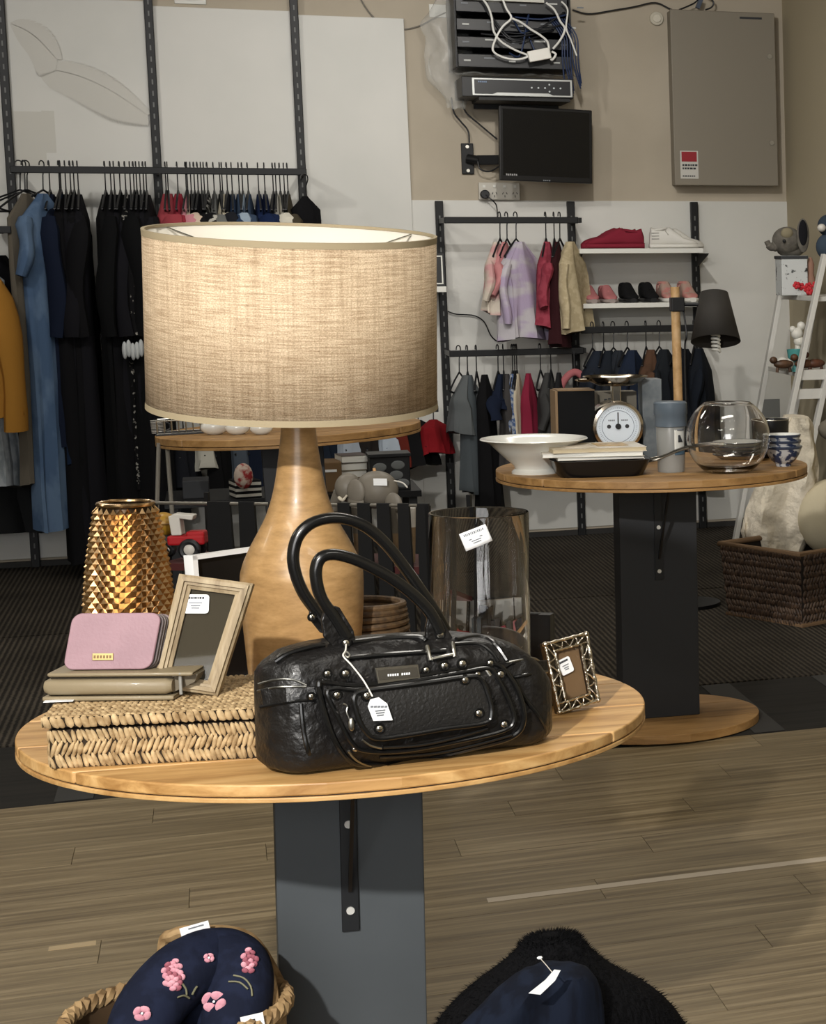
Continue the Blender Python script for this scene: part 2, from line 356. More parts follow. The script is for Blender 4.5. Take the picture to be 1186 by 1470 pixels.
def hanger(x, z, y, yaw, label, group, w_=.38, mt=BLKM):
    b = MB(); hook = [(0, 0, -.0), (0.0, 0, .0)]
    r = .016; pts = [(r * math.cos(a), 0, r * math.sin(a)) for a in [math.radians(v) for v in range(-20, 200, 20)]][::-1]
    pts = [(-r, 0, -.004)] + pts[1:-1] + [(r, 0, -.01), (.004, 0, -.045), (0, 0, -.11)]
    b.tube(pts, .0028, 6)
    b.tube([(-w_ / 2, 0, -.19), (-w_ / 4, 0, -.145), (0, 0, -.108), (w_ / 4, 0, -.145), (w_ / 2, 0, -.19), (w_ / 3, 0, -.2), (-w_ / 3, 0, -.2), (-w_ / 2, 0, -.19)], .0045, 6)
    return tag(obj('clothes_hanger', b, mt, M=tr(x, y, z + .022) @ rotz(yaw)), label, 'hanger', group)
def garment(name, label, cat, x, y, zr, zb, W=.42, T=.07, yaw=1.4, m=None, sleeve=None, flare=1.15, seed=0, group=None, hood=None, stem=.105, m2=None, slope=.105, sl_w=.055, hem=None, folds=5):
    """clothes on a hanger: body loft + sleeves. zr = rail height, zb = hem height"""
    zt_ = zr - stem; H = zt_ - zb; rnd = random.Random(seed); ph = [rnd.uniform(0, 6.28) for _ in range(4)]
    t = thing(name, label, cat, tr(x, y, zb) @ rotz(yaw), group)
    rings = []; N = 36
    prof = [(0, flare), (.12, flare * .97), (.3, flare * .9), (.5, (flare + 1) / 2 * .93), (.7, .96), (.82, 1.0)]
    zs = [(u * (H - slope), k) for u, k in prof] + [(H - slope, .99), (H - slope * .72, .76), (H - slope * .42, .5), (H - slope * .15, .26), (H, .16)]
    for i, (z, k) in enumerate(zs):
        u = z / H; amp = .16 * max(1 - u, 0) ** 1.2 + .02; ring = []
        tt = T * (1.15 - .35 * u) if z < H - slope * 1.01 else T * (.28 + .52 * max(H - z, 0) / slope)
        for j in range(N):
            a = 2 * PI * j / N; ca, sa = math.cos(a), math.sin(a)
            px = math.copysign(abs(ca) ** .75, ca) * W / 2 * k; py = math.copysign(abs(sa) ** .8, sa) * tt / 2
            py += T * amp * (math.sin(folds * a + ph[0] + u * 1.5) + .5 * math.sin((folds * 2 + 1) * a + ph[1]))
            px += W * .02 * math.sin(3 * u * 4 + ph[2]) * (1 - u)
            zz = z + (.012 * math.sin(a * 2 + ph[3]) if i == 0 else 0)
            ring.append((px, py, zz))
        rings.append(ring)
    obj('body', MB().loft(rings), m, t)
    if sleeve:
        for s in (-1, 1):
            pts = []; rr = []
            for k in range(9):
                u = k / 8
                pts.append((s * (W / 2 * .86 + .05 * u ** .6 + .012 * math.sin(ph[1] + 4 * u)), .012 * math.sin(5 * u + ph[2] + s) - .01, H - slope * 1.0 - sleeve * u)); rr.append(sl_w * (1 - .28 * u) * (1 + .12 * math.sin(9 * u + ph[0])) * (.7 if k == 0 else 1))
            obj('sleeve', MB().tube(pts, rr, 12, flat=.62), m2 or m, t)
    if hood:
        obj('hood', MB().ball((0, -.03, H - .035), (.06, .035, .04), 16, 10), hood, t)
    if hem:
        obj('hem', MB().loft([[(p[0] * 1.02, p[1] * 1.05, p[2] + dz) for p in rings[0]] for dz in (-.006, .03)]), hem, t)
    return t
K1 = fabric((14, 14, 17)); K2 = fabric((20, 20, 25)); NV = fabric((18, 26, 44)); K3 = fabric((9, 10, 12))
DOT = fabric((14, 14, 16), (150, 148, 142), scale=(55, 55, 55), contrast=(.6, .64)); 
STR = fabric((30, 31, 34), (168, 166, 160), scale=(0.5, 0.5, 26), contrast=(.45, .55), kind='wave')
# left bay of the long rail ------------------------------------------------
def at(px, y=RY, py=243): return onY(px, py, y).x
def zat(px, py, y=RY): return onY(px, py, y).z
ZR = ra.z
bay = [ # px at the rail, hem px y, W, T, yaw deg, material, sleeve, label
 (27, 408, .10, .05, 25, STR, .0, 'black and white striped top first on the left end of the long rail', 'top', 0),
 (37, 545, .09, .05, 30, fabric((112, 110, 104), (96, 94, 88), scale=(.5, .5, 60), kind='wave'), .0, 'grey finely ribbed jumper behind the striped top', 'jumper', 0),
 (34, 690, .26, .06, 62, fabric((98, 92, 82)), None, 'long taupe tunic dress hanging left of the blue shirt', 'dress', 0),
 (60, 752, .28, .09, 58, fabric((92, 114, 142), (72, 94, 124), scale=(9, 9, 4)), .24, 'light blue denim shirt dress with rolled sleeves', 'shirt', 0),
 (70, 640, .36, .07, 87, NV, .5, 'dark navy dress directly right of the blue shirt dress', 'dress', 0),
 (84, 660, .36, .07, 86, fabric((16, 30, 52)), None, 'navy blue dress second to the right of the blue shirt dress', 'dress', 0)]
for i, (px, hy, W, T, yw, m, sl, lab, cat, hd) in enumerate(bay):
    hanger(at(px), ZR, RY, math.radians(yw), hl(lab), 'black hangers in the left bay')
    garment('hanging_' + (cat if cat != 'top' else 'shirt'), lab, cat, at(px + (4 if px < 60 else 2)), RY - (.12 if 'blue denim' in lab else -.0 + .25 if px == 30 else .2 if px == 40 else .13 if px == 34 else .01), ZR, zat(px + 16, hy), W, T, math.radians(yw), m, sl, seed=i, flare=1.05)
for i, (px, hy) in enumerate([(86, 800), (93, 790), (100, 770), (105, 800), (111, 780), (150, 800), (158, 790), (163, 802), (171, 780), (179, 700), (186, 800), (191, 790), (195, 780), (200, 800), (205, 800), (209, 790)]):
    yw = math.radians(89 + 2.5 * math.sin(i * 2.1)); no = i - (i > 9) - (i > 14)
    m = [K1, K2, K3][i % 3]; lab = 'long plain black garment, %s from the left in the left bay' % ORD[no]; grp = 'black garments in the left bay'
    if i == 9: m, lab, grp = DOT, 'black dress with small white flecks among the plain black garments', None
    if i == 14: m, lab, grp = fabric((12, 12, 14), (190, 188, 180), scale=(30, 30, 55), contrast=(.58, .6)), 'black garment with bold white dashes next to the second upright', None
    hanger(at(px), ZR, RY, yw, hl(lab), 'black hangers in the left bay')
    garment('hanging_garment', lab, 'garment', at(px), RY + .01 * math.sin(i), ZR, zat(px, hy), .42, .085, yw, m, (.5 if i % 2 else None), seed=20 + i, group=grp, flare=1.1)
# white lace cuff detail
b = MB(); c0 = onY(190, 503, RY - .27)
for k in range(5): b.ball((c0.x - .03 + k * .016, RY - .245, c0.z + .008 * math.sin(k * 2)), (.011, .015, .038), 10, 8)
tag(obj('lace_cuff', b, fabric((196, 200, 202))), 'white gathered lace cuff poking out between black garments beside the lampshade', 'cuff')
# right bay of the long rail ------------------------------------------------
bay2 = [(237, (150, 62, 70), .1, 'brick red child top first right of the second upright'), (240, (150, 62, 70), .1, None), (254, (140, 44, 58), .1, 'crimson top with pink hanger loop'), (266, (196, 132, 142), .05, 'pale pink narrow top beside the crimson top'), (268, (206, 186, 168), .05, 'cream strappy top right of the pink one'), (273, (20, 20, 22), .06, None), (278, (20, 20, 22), .06, None), (283, (18, 18, 22), .06, None), (288, (24, 24, 26), .06, None), (292, (16, 16, 18), .06, None), (297, (180, 178, 170), .05, 'black and white patterned top in the right bay'), (306, (104, 106, 104), .06, 'grey top in the right bay before the ivory top'), (315, (30, 30, 30), .06, None), (318, (208, 200, 178), .07, 'ivory sleeved top above the lampshade'), (325, (28, 30, 36), .06, None), (332, (40, 56, 80), .06, 'slate blue top right of the ivory top'), (342, (60, 76, 98), .07, 'dusty blue top in the right bay'), (347, (150, 166, 182), .05, 'pale blue shirt in the right bay'), (355, (52, 66, 86), .06, 'denim blue top right of the pale blue shirt'), (370, (20, 34, 66), .06, 'royal navy top, left one of two'), (379, (20, 32, 62), .06, 'royal navy top, right one of two'), (391, (26, 30, 40), .06, None), (395, (168, 166, 158), .05, 'light grey top near the third upright'), (401, (204, 200, 186), .04, 'off white strap top near the third upright'), (407, (30, 28, 28), .06, None), (412, (64, 58, 46), .06, 'dark camouflage top last before the third upright')]
nd = 0
for i, (px, col, T, lab) in enumerate(bay2):
    gd = lab is None or i == 1
    if i == 1: lab = 'brick red child top right beside the first brick red one'; gd = False
    if lab is None: lab = 'dark short top, %s dark one from the left in the right bay' % ORD[nd]; nd += 1
    yw = math.radians(88 + 3 * math.sin(i * 1.7))
    hanger(at(px), ZR, RY, yw, hl(lab), 'black hangers in the right bay')
    garment('hanging_shirt', lab, 'top', at(px), RY, ZR, ZR - .52 - .04 * math.sin(i * 3), .36, T * .95, yw, fabric(col, (20, 20, 20) if i == 10 else None, scale=(40, 40, 40)), .2, seed=100 + i, group='dark tops in the right bay' if gd else None, stem=.10)
# black top facing the room on the third upright's arm
hanger(onY(437, 262, 9.93).x, onY(437, 262, 9.93).z, 9.93, .35, 'black hanger on the very end of the long rail, facing forward', None, .13)
garment('hanging_shirt', 'black halter top facing the room at the right end of the long rail', 'top', onY(437, 262, 9.93).x, 9.93, onY(437, 262, 9.93).z, onY(437, 400, 9.93).z, .13, .05, .35, K1, None, seed=140, stem=.06, slope=.06)
# far left rail ---------------------------------------------------------------
garment('hanging_cardigan', 'mustard yellow cardigan at the far left edge of the photo', 'cardigan', onY(-96, 400, 9.6).x, 9.6, r7[0].z, onY(14, 600, 9.6).z, .5, .1, .15, fabric((158, 112, 46)), .62, seed=150, sl_w=.07)
hanger(onY(-88, 400, 9.6).x, r7[0].z, 9.75, .15, 'black hanger on the far left rail', 'black hangers on the far left rail')
garment('hanging_blouse', 'pale grey frilled blouse below the mustard sleeve at the left edge', 'blouse', onY(-30, 600, 9.85).x, 9.85, r7[0].z, onY(5, 700, 9.85).z, .26, .12, .3, fabric((138, 146, 152), (162, 168, 174), scale=(30, 30, 14)), .0, seed=151)
garment('hanging_garment', 'dark charcoal garment between the mustard cardigan and the taupe tunic', 'garment', onY(2, 400, 9.95).x, 9.98, r7[0].z, onY(14, 520, 9.95).z, .4, .09, 1.2, K2, None, seed=152)
garment('hanging_skirt', 'dark grey skirt hanging lowest at the left edge', 'skirt', onY(-30, 600, 10.05).x, 10.12, .9, onY(5, 770, 10.05).z, .4, .1, .5, fabric((48, 49, 50)), None, seed=153)
# low rail behind the round table --------------------------------------------
for i, (px, hy, col, lab) in enumerate([(240, 735, (20, 22, 26), None), (262, 700, (26, 28, 34), None), (297, 672, (178, 176, 166), 'white cloth pouch hanging under the round table edge'), (318, 720, (12, 12, 14), None), (352, 718, (70, 78, 88), 'grey and white marled top hanging left of the lamp neck'), (372, 700, (16, 24, 40), 'navy top hanging just left of the lamp neck'), (472, 672, (22, 30, 42), None), (500, 662, (150, 158, 168), 'pale blue striped sleeve hanging right of the lamp neck'), (528, 690, (34, 30, 28), None), (560, 655, (160, 170, 182), 'washed light denim piece hanging above the patterned box'), (578, 665, (92, 34, 26), 'rust top hanging under the right end of the round table'), (600, 668, (14, 14, 16), None), (622, 650, (118, 18, 26), 'bright red garment hanging right below the lampshade')]):
    yw = math.radians(70 + 12 * math.sin(i)); xx = onY(px, 600, RY).x; gl = None if lab else 'dark garments on the low rail'
    lab = lab or 'dark child garment on the low rail ' + {0: 'at its far left end', 1: 'left of the white pouch', 3: 'right of the white pouch', 6: 'just right of the lamp neck', 8: 'above the toy elephant', 11: 'left of the bright red garment'}[i]
    hanger(xx, r8[0].z, RY, yw, hl(lab), 'black hangers on the low rail', .2)
    garment('hanging_garment', lab, 'garment', xx, RY, r8[0].z, onY(px, hy, RY).z, .2, .1, yw, fabric(col), None, seed=200 + i, group=gl, stem=.05, slope=.03)
# =================================================================== KIDS RAILS (right)
Z4 = r4[0].z
def kid(px, hy, W, T, yaw, m, lab, cat, zr, rp, sl=None, seed=0, lib='top', **kw):
    x = onY(rp, 316, RY).x if zr == Z4 else onY(rp, 500, RY).x
    dx = onY(px, 400, RY).x
    hanger(x, zr, RY, math.radians(yaw), hl(lab), 'black child hangers', W * .8)
    return garment('hanging_' + (cat if cat != 'top' else 'shirt'), lab, cat, dx, RY - .01, zr, onY(px, hy, RY).z, W, T, math.radians(yaw), m, sl, seed=seed, stem=.10, sl_w=.038, **kw)
kid(714, 448, .24, .07, 62, fabric((206, 196, 182), (196, 150, 150), scale=(4, 4, 8)), 'cream and pink baby jacket first on the upper rail', 'jacket', Z4, 717, .16, 301)
kid(726, 410, .22, .05, 58, fabric((188, 128, 130)), 'dusty pink baby top behind the white puffer jacket', 'top', Z4, 727, .14, 302)
pf = fabric((188, 184, 190), (172, 158, 184), scale=(5, 5, 12))
g = kid(747, 486, .27, .13, 52, pf, 'white and lilac quilted child puffer jacket with hood', 'jacket', Z4, 740, .27, 303)
kid(787, 468, .24, .085, 70, fabric((146, 62, 76), (132, 50, 64), scale=(30, 30, 30)), 'rose red knitted child cardigan on the upper rail', 'cardigan', Z4, 783, .2, 304)
kid(801, 495, .26, .07, 75, fabric((48, 20, 24)), 'dark maroon child dress between the rose and cream jackets', 'dress', Z4, 795, None, 305)
kid(820, 475, .27, .11, 64, fabric((186, 172, 142), (172, 158, 128), scale=(40, 40, 40)), 'cream fleece child jacket last on the upper rail', 'jacket', Z4, 803, .3, 306)
Z5 = r5[0].z
low = [(664, 620, .19, .11, 48, (88, 92, 94), 'grey baby overalls first on the lower rail', 658, None), (668, 705, .15, .08, 70, (70, 76, 80), 'slate grey baby trousers hanging behind the grey overalls', 670, None), (690, 745, .2, .09, 75, (14, 14, 16), 'long black child trousers on the lower rail', 683, None), (713, 585, .2, .08, 65, (20, 28, 46), 'navy baby top on the lower rail', 714, .1), (722, 690, .18, .07, 80, (60, 58, 58), 'charcoal child leggings under the navy top', 722, None), (730, 640, .18, .06, 70, (150, 156, 166), 'white baby dress with blue floral print', 735, None), (738, 650, .18, .04, 70, (190, 180, 160), 'narrow cream baby vest beside the red dress', 738, None), (753, 650, .2, .075, 72, (124, 34, 56), 'raspberry red spotted baby dress on the lower rail', 741, None), (781, 660, .2, .085, 66, (58, 58, 58), 'charcoal zipped baby vest on the lower rail', 775, .15), (797, 655, .2, .06, 72, (30, 30, 32), 'black baby jacket right of the charcoal vest', 790, None)]
for i, (px, hy, W, T, yw, col, lab, rp, sl) in enumerate(low):
    kid(px, hy, W, T, yw, fabric(col, (70, 90, 130) if 'floral' in lab else None, scale=(60, 60, 60)), lab, lab.split()[-1] if False else 'garment', Z5, rp, sl, 320 + i)
Z6 = r6[0].z
den = [(850, (30, 40, 58), 'dark denim child jacket first under the shoe shelves'), (866, (26, 34, 50), 'charcoal denim child jacket second under the shoe shelves'), (880, (36, 44, 56), 'grey blue child shirt under the shoe shelves'), (900, (24, 40, 72), 'mid blue denim child jacket with pale collar label'), (927, (104, 66, 42), 'tan brown child jacket on the denim rail'), (946, (30, 36, 46), 'dark slate child jacket left of the wooden lamp pole'), (975, (20, 24, 32), 'black child coat right behind the wooden lamp pole'), (996, (22, 30, 44), 'navy child coat with orange collar below the black lamp')]
for i, (px, col, lab) in enumerate(den):
    x = onY(px, 474, RY).x; yw = math.radians(55 + 12 * math.sin(i * 2)); gy = sum(col) / 3; col = tuple(int(c * .62 + gy * .38) for c in col)
    hanger(x, Z6, RY, yw, hl(lab), 'black hangers on the denim rail', .2)
    garment('hanging_jacket', lab, 'jacket', x + .02, RY - .01, Z6, onY(px, 640 if i < 6 else 690, RY).z, .24, .12, yw, fabric(tuple(int(c * .8 + 3) for c in col), tuple(int(c * .95) for c in col), scale=(12, 12, 5)), .22, seed=400 + i, stem=.10, sl_w=.04)
# pink handled bag on lower rail hook
bp = onY(826, 560, 9.985)
t = thing('hanging_bag', 'dusty pink child bag with arched handle behind the black book', 'bag', tr(bp.x, 9.985, bp.z - .30))
pk = fabric((168, 100, 104))
obj('body', MB().loft([[((.10 + .01 * k) * math.copysign(abs(math.cos(a)) ** .6, math.cos(a)), .035 * math.sin(a), z) for a in [2 * PI * j / 28 for j in range(28)]] for k, z in ((-1, 0), (0, .06), (0, .14), (-2, .25))]), pk, t)
obj('handle', MB().tube(smoothpts([(-.085, 0, .22), (-.06, 0, .33), (0, 0, .385), (.06, 0, .33), (.085, 0, .22)]), .018, 10), pk, t)
obj('hook', MB().tube([(0, 0, .385), (0, .0, Z5 - bp.z + .30)], .003, 6), BLKM, t)
t.children[0].location.z = 0
# =================================================================== SHOE SHELVES
def shelf(xa, xb, z, y0, y1, label):
    t = thing('wall_shelf', label, 'shelf', tr((xa + xb) / 2, (y0 + y1) / 2, z))
    obj('board', MB().box((0, 0, -.0115), (xb - xa, y1 - y0, .023)), WHT, t, smooth=False, bevel=.002)
    for s in (-1, 1):
        bx = (vx[1] if s < 0 else vx[2]) - (xa + xb) / 2
        obj('bracket', MB().prism([(-(y1 - y0) / 2, -.025), ((y1 - y0) / 2 - .04, -.025), ((y1 - y0) / 2 - .04, -.09), (-(y1 - y0) / 2 + .02, -.035)], bx - .002, bx + .002, axis='x'), BLK, t, smooth=False)
    return t
SY0, SY1 = 9.98, WY - .045
s1 = onY(832, 357, SY0), onY(1010, 357, SY0); s2 = onY(834, 436, SY0), onY(1004, 436, SY0)
shelf(s1[0].x, s1[1].x, s1[0].z, SY0, SY1, 'white wall shelf holding the red and the white sneakers')
shelf(s2[0].x, s2[1].x, s2[0].z, SY0, SY1, 'white wall shelf holding pink, black and beige shoes')
def shoe(name, label, M, m, sole, lace, L_=.25, high=0.0, group=None):
    """toe towards +x"""
    t = thing(name, label, 'shoe', M, group); s = L_ / .28
    def ring(x, w_, z0, z1, n=20):
        o = []
        for j in range(n):
            a = 2 * PI * j / n; o.append((x, w_ * math.copysign(abs(math.cos(a)) ** .7, math.cos(a)), z0 + (z1 - z0) * (.5 + .5 * math.copysign(abs(math.sin(a)) ** .7, math.sin(a)))))
        return o
    prof = [(-.135, .022), (-.125, .032), (-.08, .037), (0, .036), (.06, .046), (.1, .047), (.125, .038), (.142, .018)]
    b = MB().loft([ring(x * s, w_ * s, 0, .026 * s) for x, w_ in prof]); obj('sole', b, sole, t)
    up = [(-.133, .018, .06 + high), (-.122, .03, .096 + high), (-.09, .033, .086 + high), (-.05, .033, .080 + high), (-.02, .033, .102 + high * .8), (.02, .035, .086 + high * .3), (.06, .041, .06), (.1, .04, .05), (.125, .03, .04), (.137, .014, .03)]
    obj('upper', MB().loft([ring(x * s, w_ * s, .018 * s, z * s) for x, w_, z in up]), m, t)
    obj('collar', MB().tube([((-.078 + .042 * math.cos(a)) * s, .026 * s * math.sin(a), (.083 + high + .006 * math.cos(a)) * s) for a in [2 * PI * k / 20 for k in range(20)]], .007 * s, 8, True), m, t)
    obj('opening', MB().ball((-.078 * s, 0, (.081 + high) * s), (.038 * s, .023 * s, .006 * s), 14, 6), K3, t)
    b = MB()
    for k in range(4):
        x = (-.022 + k * .02) * s; z = (.092 + high * .75 - k * (.008 + high * .18)) * s
        b.tube([(x, -.026 * s, z - .012 * s), (x + .004, 0, z + .003 * s), (x, .026 * s, z - .012 * s)], .0035 * s, 6)
    b.tube([(-.03 * s, -.005, .098 * s + high * .7 * s), (-.045 * s, -.03 * s, .085 * s + high * .6 * s), (-.03 * s, -.04 * s, .07 * s + high * .4 * s)], .0028 * s, 6)
    obj('lace', b, lace, t)
    return t
RD = fabric((128, 38, 54)); WL = mat('white_leather', (216, 214, 208), .5); PKS = fabric((178, 114, 116)); BKS = fabric((22, 22, 24)); BG = fabric((176, 150, 138), (190, 130, 124), scale=(20, 20, 20))
def heel_stripes(t):
    for k in range(3):
        for s_ in (-1, 1): obj('stripe', MB().box((-.085, s_ * .0275, .045 + .014 * k), (.035, .003, .004)), mat('stripe_grey', (150, 148, 142), .5), t, smooth=False)
def shp(px, z, y): p = onY(px, 350, y); return p.x
zz = s1[0].z
shoe('sneaker', 'red sneaker on the top shelf, the front one of the red pair', tr(shp(885, zz, 10.03), 10.04, zz) @ rotz(PI - .12), RD, RD, RD, .275)
shoe('sneaker', 'red sneaker on the top shelf, the back one of the red pair', tr(shp(876, zz, 10.17), 10.16, zz) @ rotz(PI + .05), RD, RD, RD, .275)
heel_stripes(shoe('sneaker', 'white sneaker with big laces on the top shelf, nearer one', tr(shp(967, zz, 10.03), 10.04, zz) @ rotz(-.1), WL, WL, mat('lace_grey', (186, 184, 178), .6), .235, .024))
shoe('sneaker', 'white sneaker on the top shelf, farther one', tr(shp(975, zz, 10.16), 10.16, zz) @ rotz(.08), WL, WL, WL, .235, .018)
zz = s2[0].z
for px, m, sl, lc, lab, L_, hi in ((848, PKS, mat('grey_sole', (150, 138, 134), .7), PKS, 'small pink trainer on the lower shoe shelf, left one', .19, .01), (874, PKS, MATS['grey_sole'], PKS, 'small pink trainer on the lower shoe shelf, right one', .19, .01), (904, BKS, BLKM, BKS, 'black round-toed shoe on the lower shoe shelf, left one', .2, .02), (933, BKS, BLKM, BKS, 'black round-toed shoe on the lower shoe shelf, right one', .2, .02), (959, BG, WL, BG, 'beige and pink lace-up sneaker left of the lamp pole', .2, .025), (989, BG, WL, BG, 'beige and pink lace-up sneaker right of the lamp pole', .2, .025)):
    shoe('child_shoe', lab, tr(onY(px, 430, 10.06).x, 10.1, zz) @ rotz(-PI / 2 + .05), m, sl, lc, L_ * 1.15, hi)
# small shelf + framed sign by the upright
a, c_ = onY(596, 412, 9.98), onY(641, 412, 9.98)
t = thing('wall_shelf', 'short white shelf end just right of the lampshade', 'shelf', tr((a.x + c_.x) / 2, 10.12, a.z))
obj('board', MB().box((0, 0, -.012), (c_.x - a.x, .28, .026)), WHT, t, smooth=False, bevel=.002)
q0, q1 = onY(612, 405, 10.0), onY(637, 364, 10.0)
t = thing('framed_sign', 'small black sign with white border standing on the short shelf', 'sign', tr((q0.x + q1.x) / 2, 10.0, a.z + .001) @ rotx(-.05))
hh = q1.z - a.z; ww = q1.x - q0.x
obj('frame', MB().box((0, 0, hh / 2), (ww, .014, hh)), BLKM, t, smooth=False)
b = MB()
for x, z, sx, sz in ((-ww / 2 + .01, hh / 2, .006, hh - .02), (ww / 2 - .01, hh / 2, .006, hh - .02), (0, .013, ww - .02, .006), (0, hh - .013, ww - .02, .006)): b.box((x, -.0078, z), (sx, .002, sz))
obj('white_border', b, WHT, t, smooth=False)
# cables near rails
b = MB().tube(smoothpts([onY(643, 447, 10.29), onY(655, 451, 10.29), (onY(680, 453, 10.29)), onY(695, 462, 10.29), onY(705, 482, 10.29), onY(716, 490, 10.29), onY(722, 480, 10.29), onY(722, 440, 10.29), onY(718, 350, 10.3)]), .003, 6)
tag(obj('cable', b, BLKM), 'thin black cable looping on the white wall left of the child jackets', 'cable')
# =================================================================== WALL EQUIPMENT
# electrical cabinet
a, c_ = onY(962, 13, WY - .11), onY(1118, 267, WY - .11)
cw, ch = c_.x - a.x, a.z - c_.z
t = thing('electrical_cabinet', 'large grey beige metal electrical cabinet on the wall at top right', 'cabinet', tr((a.x + c_.x) / 2, WY, c_.z))
gm = mat('cabinet_grey', (134, 127, 114), .5, bump=.06, bscale=(300, 300, 300))
obj('body', MB().box((.004, -.045, ch / 2), (cw - .004, .09, ch - .004)), gm, t, smooth=False, bevel=.004)
dr = obj('door', MB().box((0, -.10, ch / 2), (cw, .02, ch)), gm, t, smooth=False, bevel=.004)
for f in (.25, .75):
    b = MB(); disc(b, (cw / 2 - .03, -.11, ch * f), .011, .006, 14); obj('lock', b, SILV, dr)
obj('maker_plate', MB().box((cw / 2 - .12, -.111, ch - .028), (.11, .002, .01)), INKD, dr, smooth=False)
st = obj('warning_sticker', MB().box((-cw / 2 + .072, -.111, .10), (.088, .002, .135)), mat('sticker_white', (200, 198, 192), .5), dr, smooth=False)
obj('red_band', MB().box((-cw / 2 + .072, -.1125, .139), (.074, .002, .048)), mat('sticker_red', (150, 28, 40), .5), st, smooth=False)
def text(txt, size, m, parent, M, name='lettering', ext=.0004):
    cu = bpy.data.curves.new('txt', 'FONT'); cu.body = txt; cu.size = size; cu.align_x = 'CENTER'; cu.align_y = 'CENTER'; cu.extrude = ext; cu.resolution_u = 2
    o = bpy.data.objects.new('txt', cu); me = bpy.data.meshes.new_from_object(o); bpy.data.objects.remove(o); bpy.data.curves.remove(cu)
    me.materials.clear(); me.materials.append(m)
    return obj(name, me, m, parent, M @ rotx(PI / 2))
for z, n in ((.098, 3), (.082, 4), (.045, 5)):
    b = MB(); rr = random.Random(int(z * 1000))
    x = -.034
    while x < .03: l_ = rr.uniform(.006, .014); b.box((-cw / 2 + .072 + x + l_ / 2, -.1122, z), (l_, .0015, .009 if n < 5 else .006)); x += l_ + .003
    obj('print', b, INKD, st, smooth=False)
# round sensor
p = onY(942, 27, WY); t = thing('wall_sensor', 'small round cream wall sensor left of the electrical cabinet', 'sensor', tr(p.x, WY, p.z))
b = MB(); disc(b, (0, 0, 0), .033, .018, 28); obj('base', b, mat('cream_plastic', (196, 190, 174), .5), t, bevel=.003)
b = MB(); disc(b, (0, -.018, 0), .02, .007, 24); obj('button', b, mat('cream_plastic2', (214, 208, 192), .4), t, bevel=.002)
# white wall plates
for px, py, sx, sz, lab in ((628, 16, .075, .06, 'small white switch plate behind the clear plastic bag'), (273, -2, .13, .05, 'white wall plate at the top edge above the left panels')):
    p = onY(px, py, WY); t = thing('wall_plate', lab, 'wall plate', tr(p.x, WY, p.z)); obj('plate', MB().box((0, -.005, 0), (sx, .01, sz)), WHT, t, smooth=False, bevel=.002)
    obj('rocker', MB().box((0, -.012, 0), (sx * .25, .006, sz * .4)), WHT, t, smooth=False)
# power outlet block
a, c_ = onY(687, 262, WY - .03), onY(747, 287, WY - .03)
t = thing('power_outlet', 'white four-way power outlet block under the wall monitor', 'power outlet', tr((a.x + c_.x) / 2, WY, (a.z + c_.z) / 2))
pw, ph_ = c_.x - a.x, a.z - c_.z
obj('housing', MB().box((0, -.018, 0), (pw, .034, ph_)), mat('outlet_white', (196, 192, 182), .5), t, smooth=False, bevel=.004)
for k in range(4):
    x = -pw / 2 + pw * (k + .5) / 4
    obj('switch', MB().box((x, -.037, ph_ * .28), (.012, .005, .012)), WHT, t, smooth=False)
    b = MB()
    for dx, dz, an in ((-.009, -.01, .5), (.009, -.01, -.5), (0, -.024, 0)): b.box((0, 0, 0), (.003, .002, .01), tr(x + dx, -.0355, dz) @ roty(an))
    obj('socket', b, INKD, t, smooth=False)
pl = onY(696, 279, WY - .05)
t = thing('power_plug', 'round black plug in the power outlet block', 'plug', tr(pl.x, WY - .036, pl.z))
b = MB(); disc(b, (0, 0, 0), .021, .035, 18); obj('plug_body', b, BLKM, t, bevel=.004)
obj('cord', MB().tube(smoothpts([(0, -.03, 0), (.02, -.045, -.02), (.045, -.04, -.045), (.055, -.01, -.075), (.06, .03, -.12)]), .003, 6), BLKM, t)
# monitor on arm
a, c_ = onY(714, 158, WY - .22), onY(850, 260, WY - .22)
MWd, MH = (c_.x - a.x) * 1.02, .345
Mm = tr((a.x + c_.x) / 2, WY - .24, (a.z + c_.z) / 2 + .003) @ rotz(.10) @ roty(.028)
t = thing('wall_monitor', 'black flat monitor on a swing arm on the wall', 'monitor', Mm)
scr = obj('casing', MB().box((0, 0, 0), (MWd, .03, MH)), mat('black_gloss', (14, 14, 16), .35), t, smooth=False, bevel=.004)
obj('screen', MB().box((0, -.0155, .006), (MWd - .028, .003, MH - .04)), mat('screen_off', (8, 9, 11), .22), t, smooth=False)
b = MB()
for k in range(6): b.box((-MWd / 2 + .03 + k * .009, -.0175, -MH / 2 + .028 - .001 * (k % 2)), (.006, .001, .009))
obj('screen_mark', b, mat('screen_print', (150, 150, 150), .6), t, smooth=False)
b = MB()
for k in range(4): b.box((-.014 + k * .009, -.0158, -MH / 2 + .007), (.006, .001, .006))
obj('maker_mark', b, INK, t, smooth=False)
wp = onY(671, 228, WY); 
t = thing('monitor_arm', 'black wall bracket and swing arm left of the monitor', 'bracket', tr(wp.x, WY, wp.z))
obj('wall_plate', MB().box((0, -.008, 0), (.056, .014, .145)), BLK, t, smooth=False, bevel=.003)
for s in (-1, 1):
    b = MB(); disc(b, (0, -.015, s * .056), .008, .005, 12); obj('bolt', b, SILV, t)
ep = Mm @ Vector((-.04, .03, -.0)); e2 = ep - Vector((wp.x, WY, wp.z))
obj('arm', MB().tube([(0, -.02, 0), (.05, -.05, -.01)], .022, 12), BLK, t)
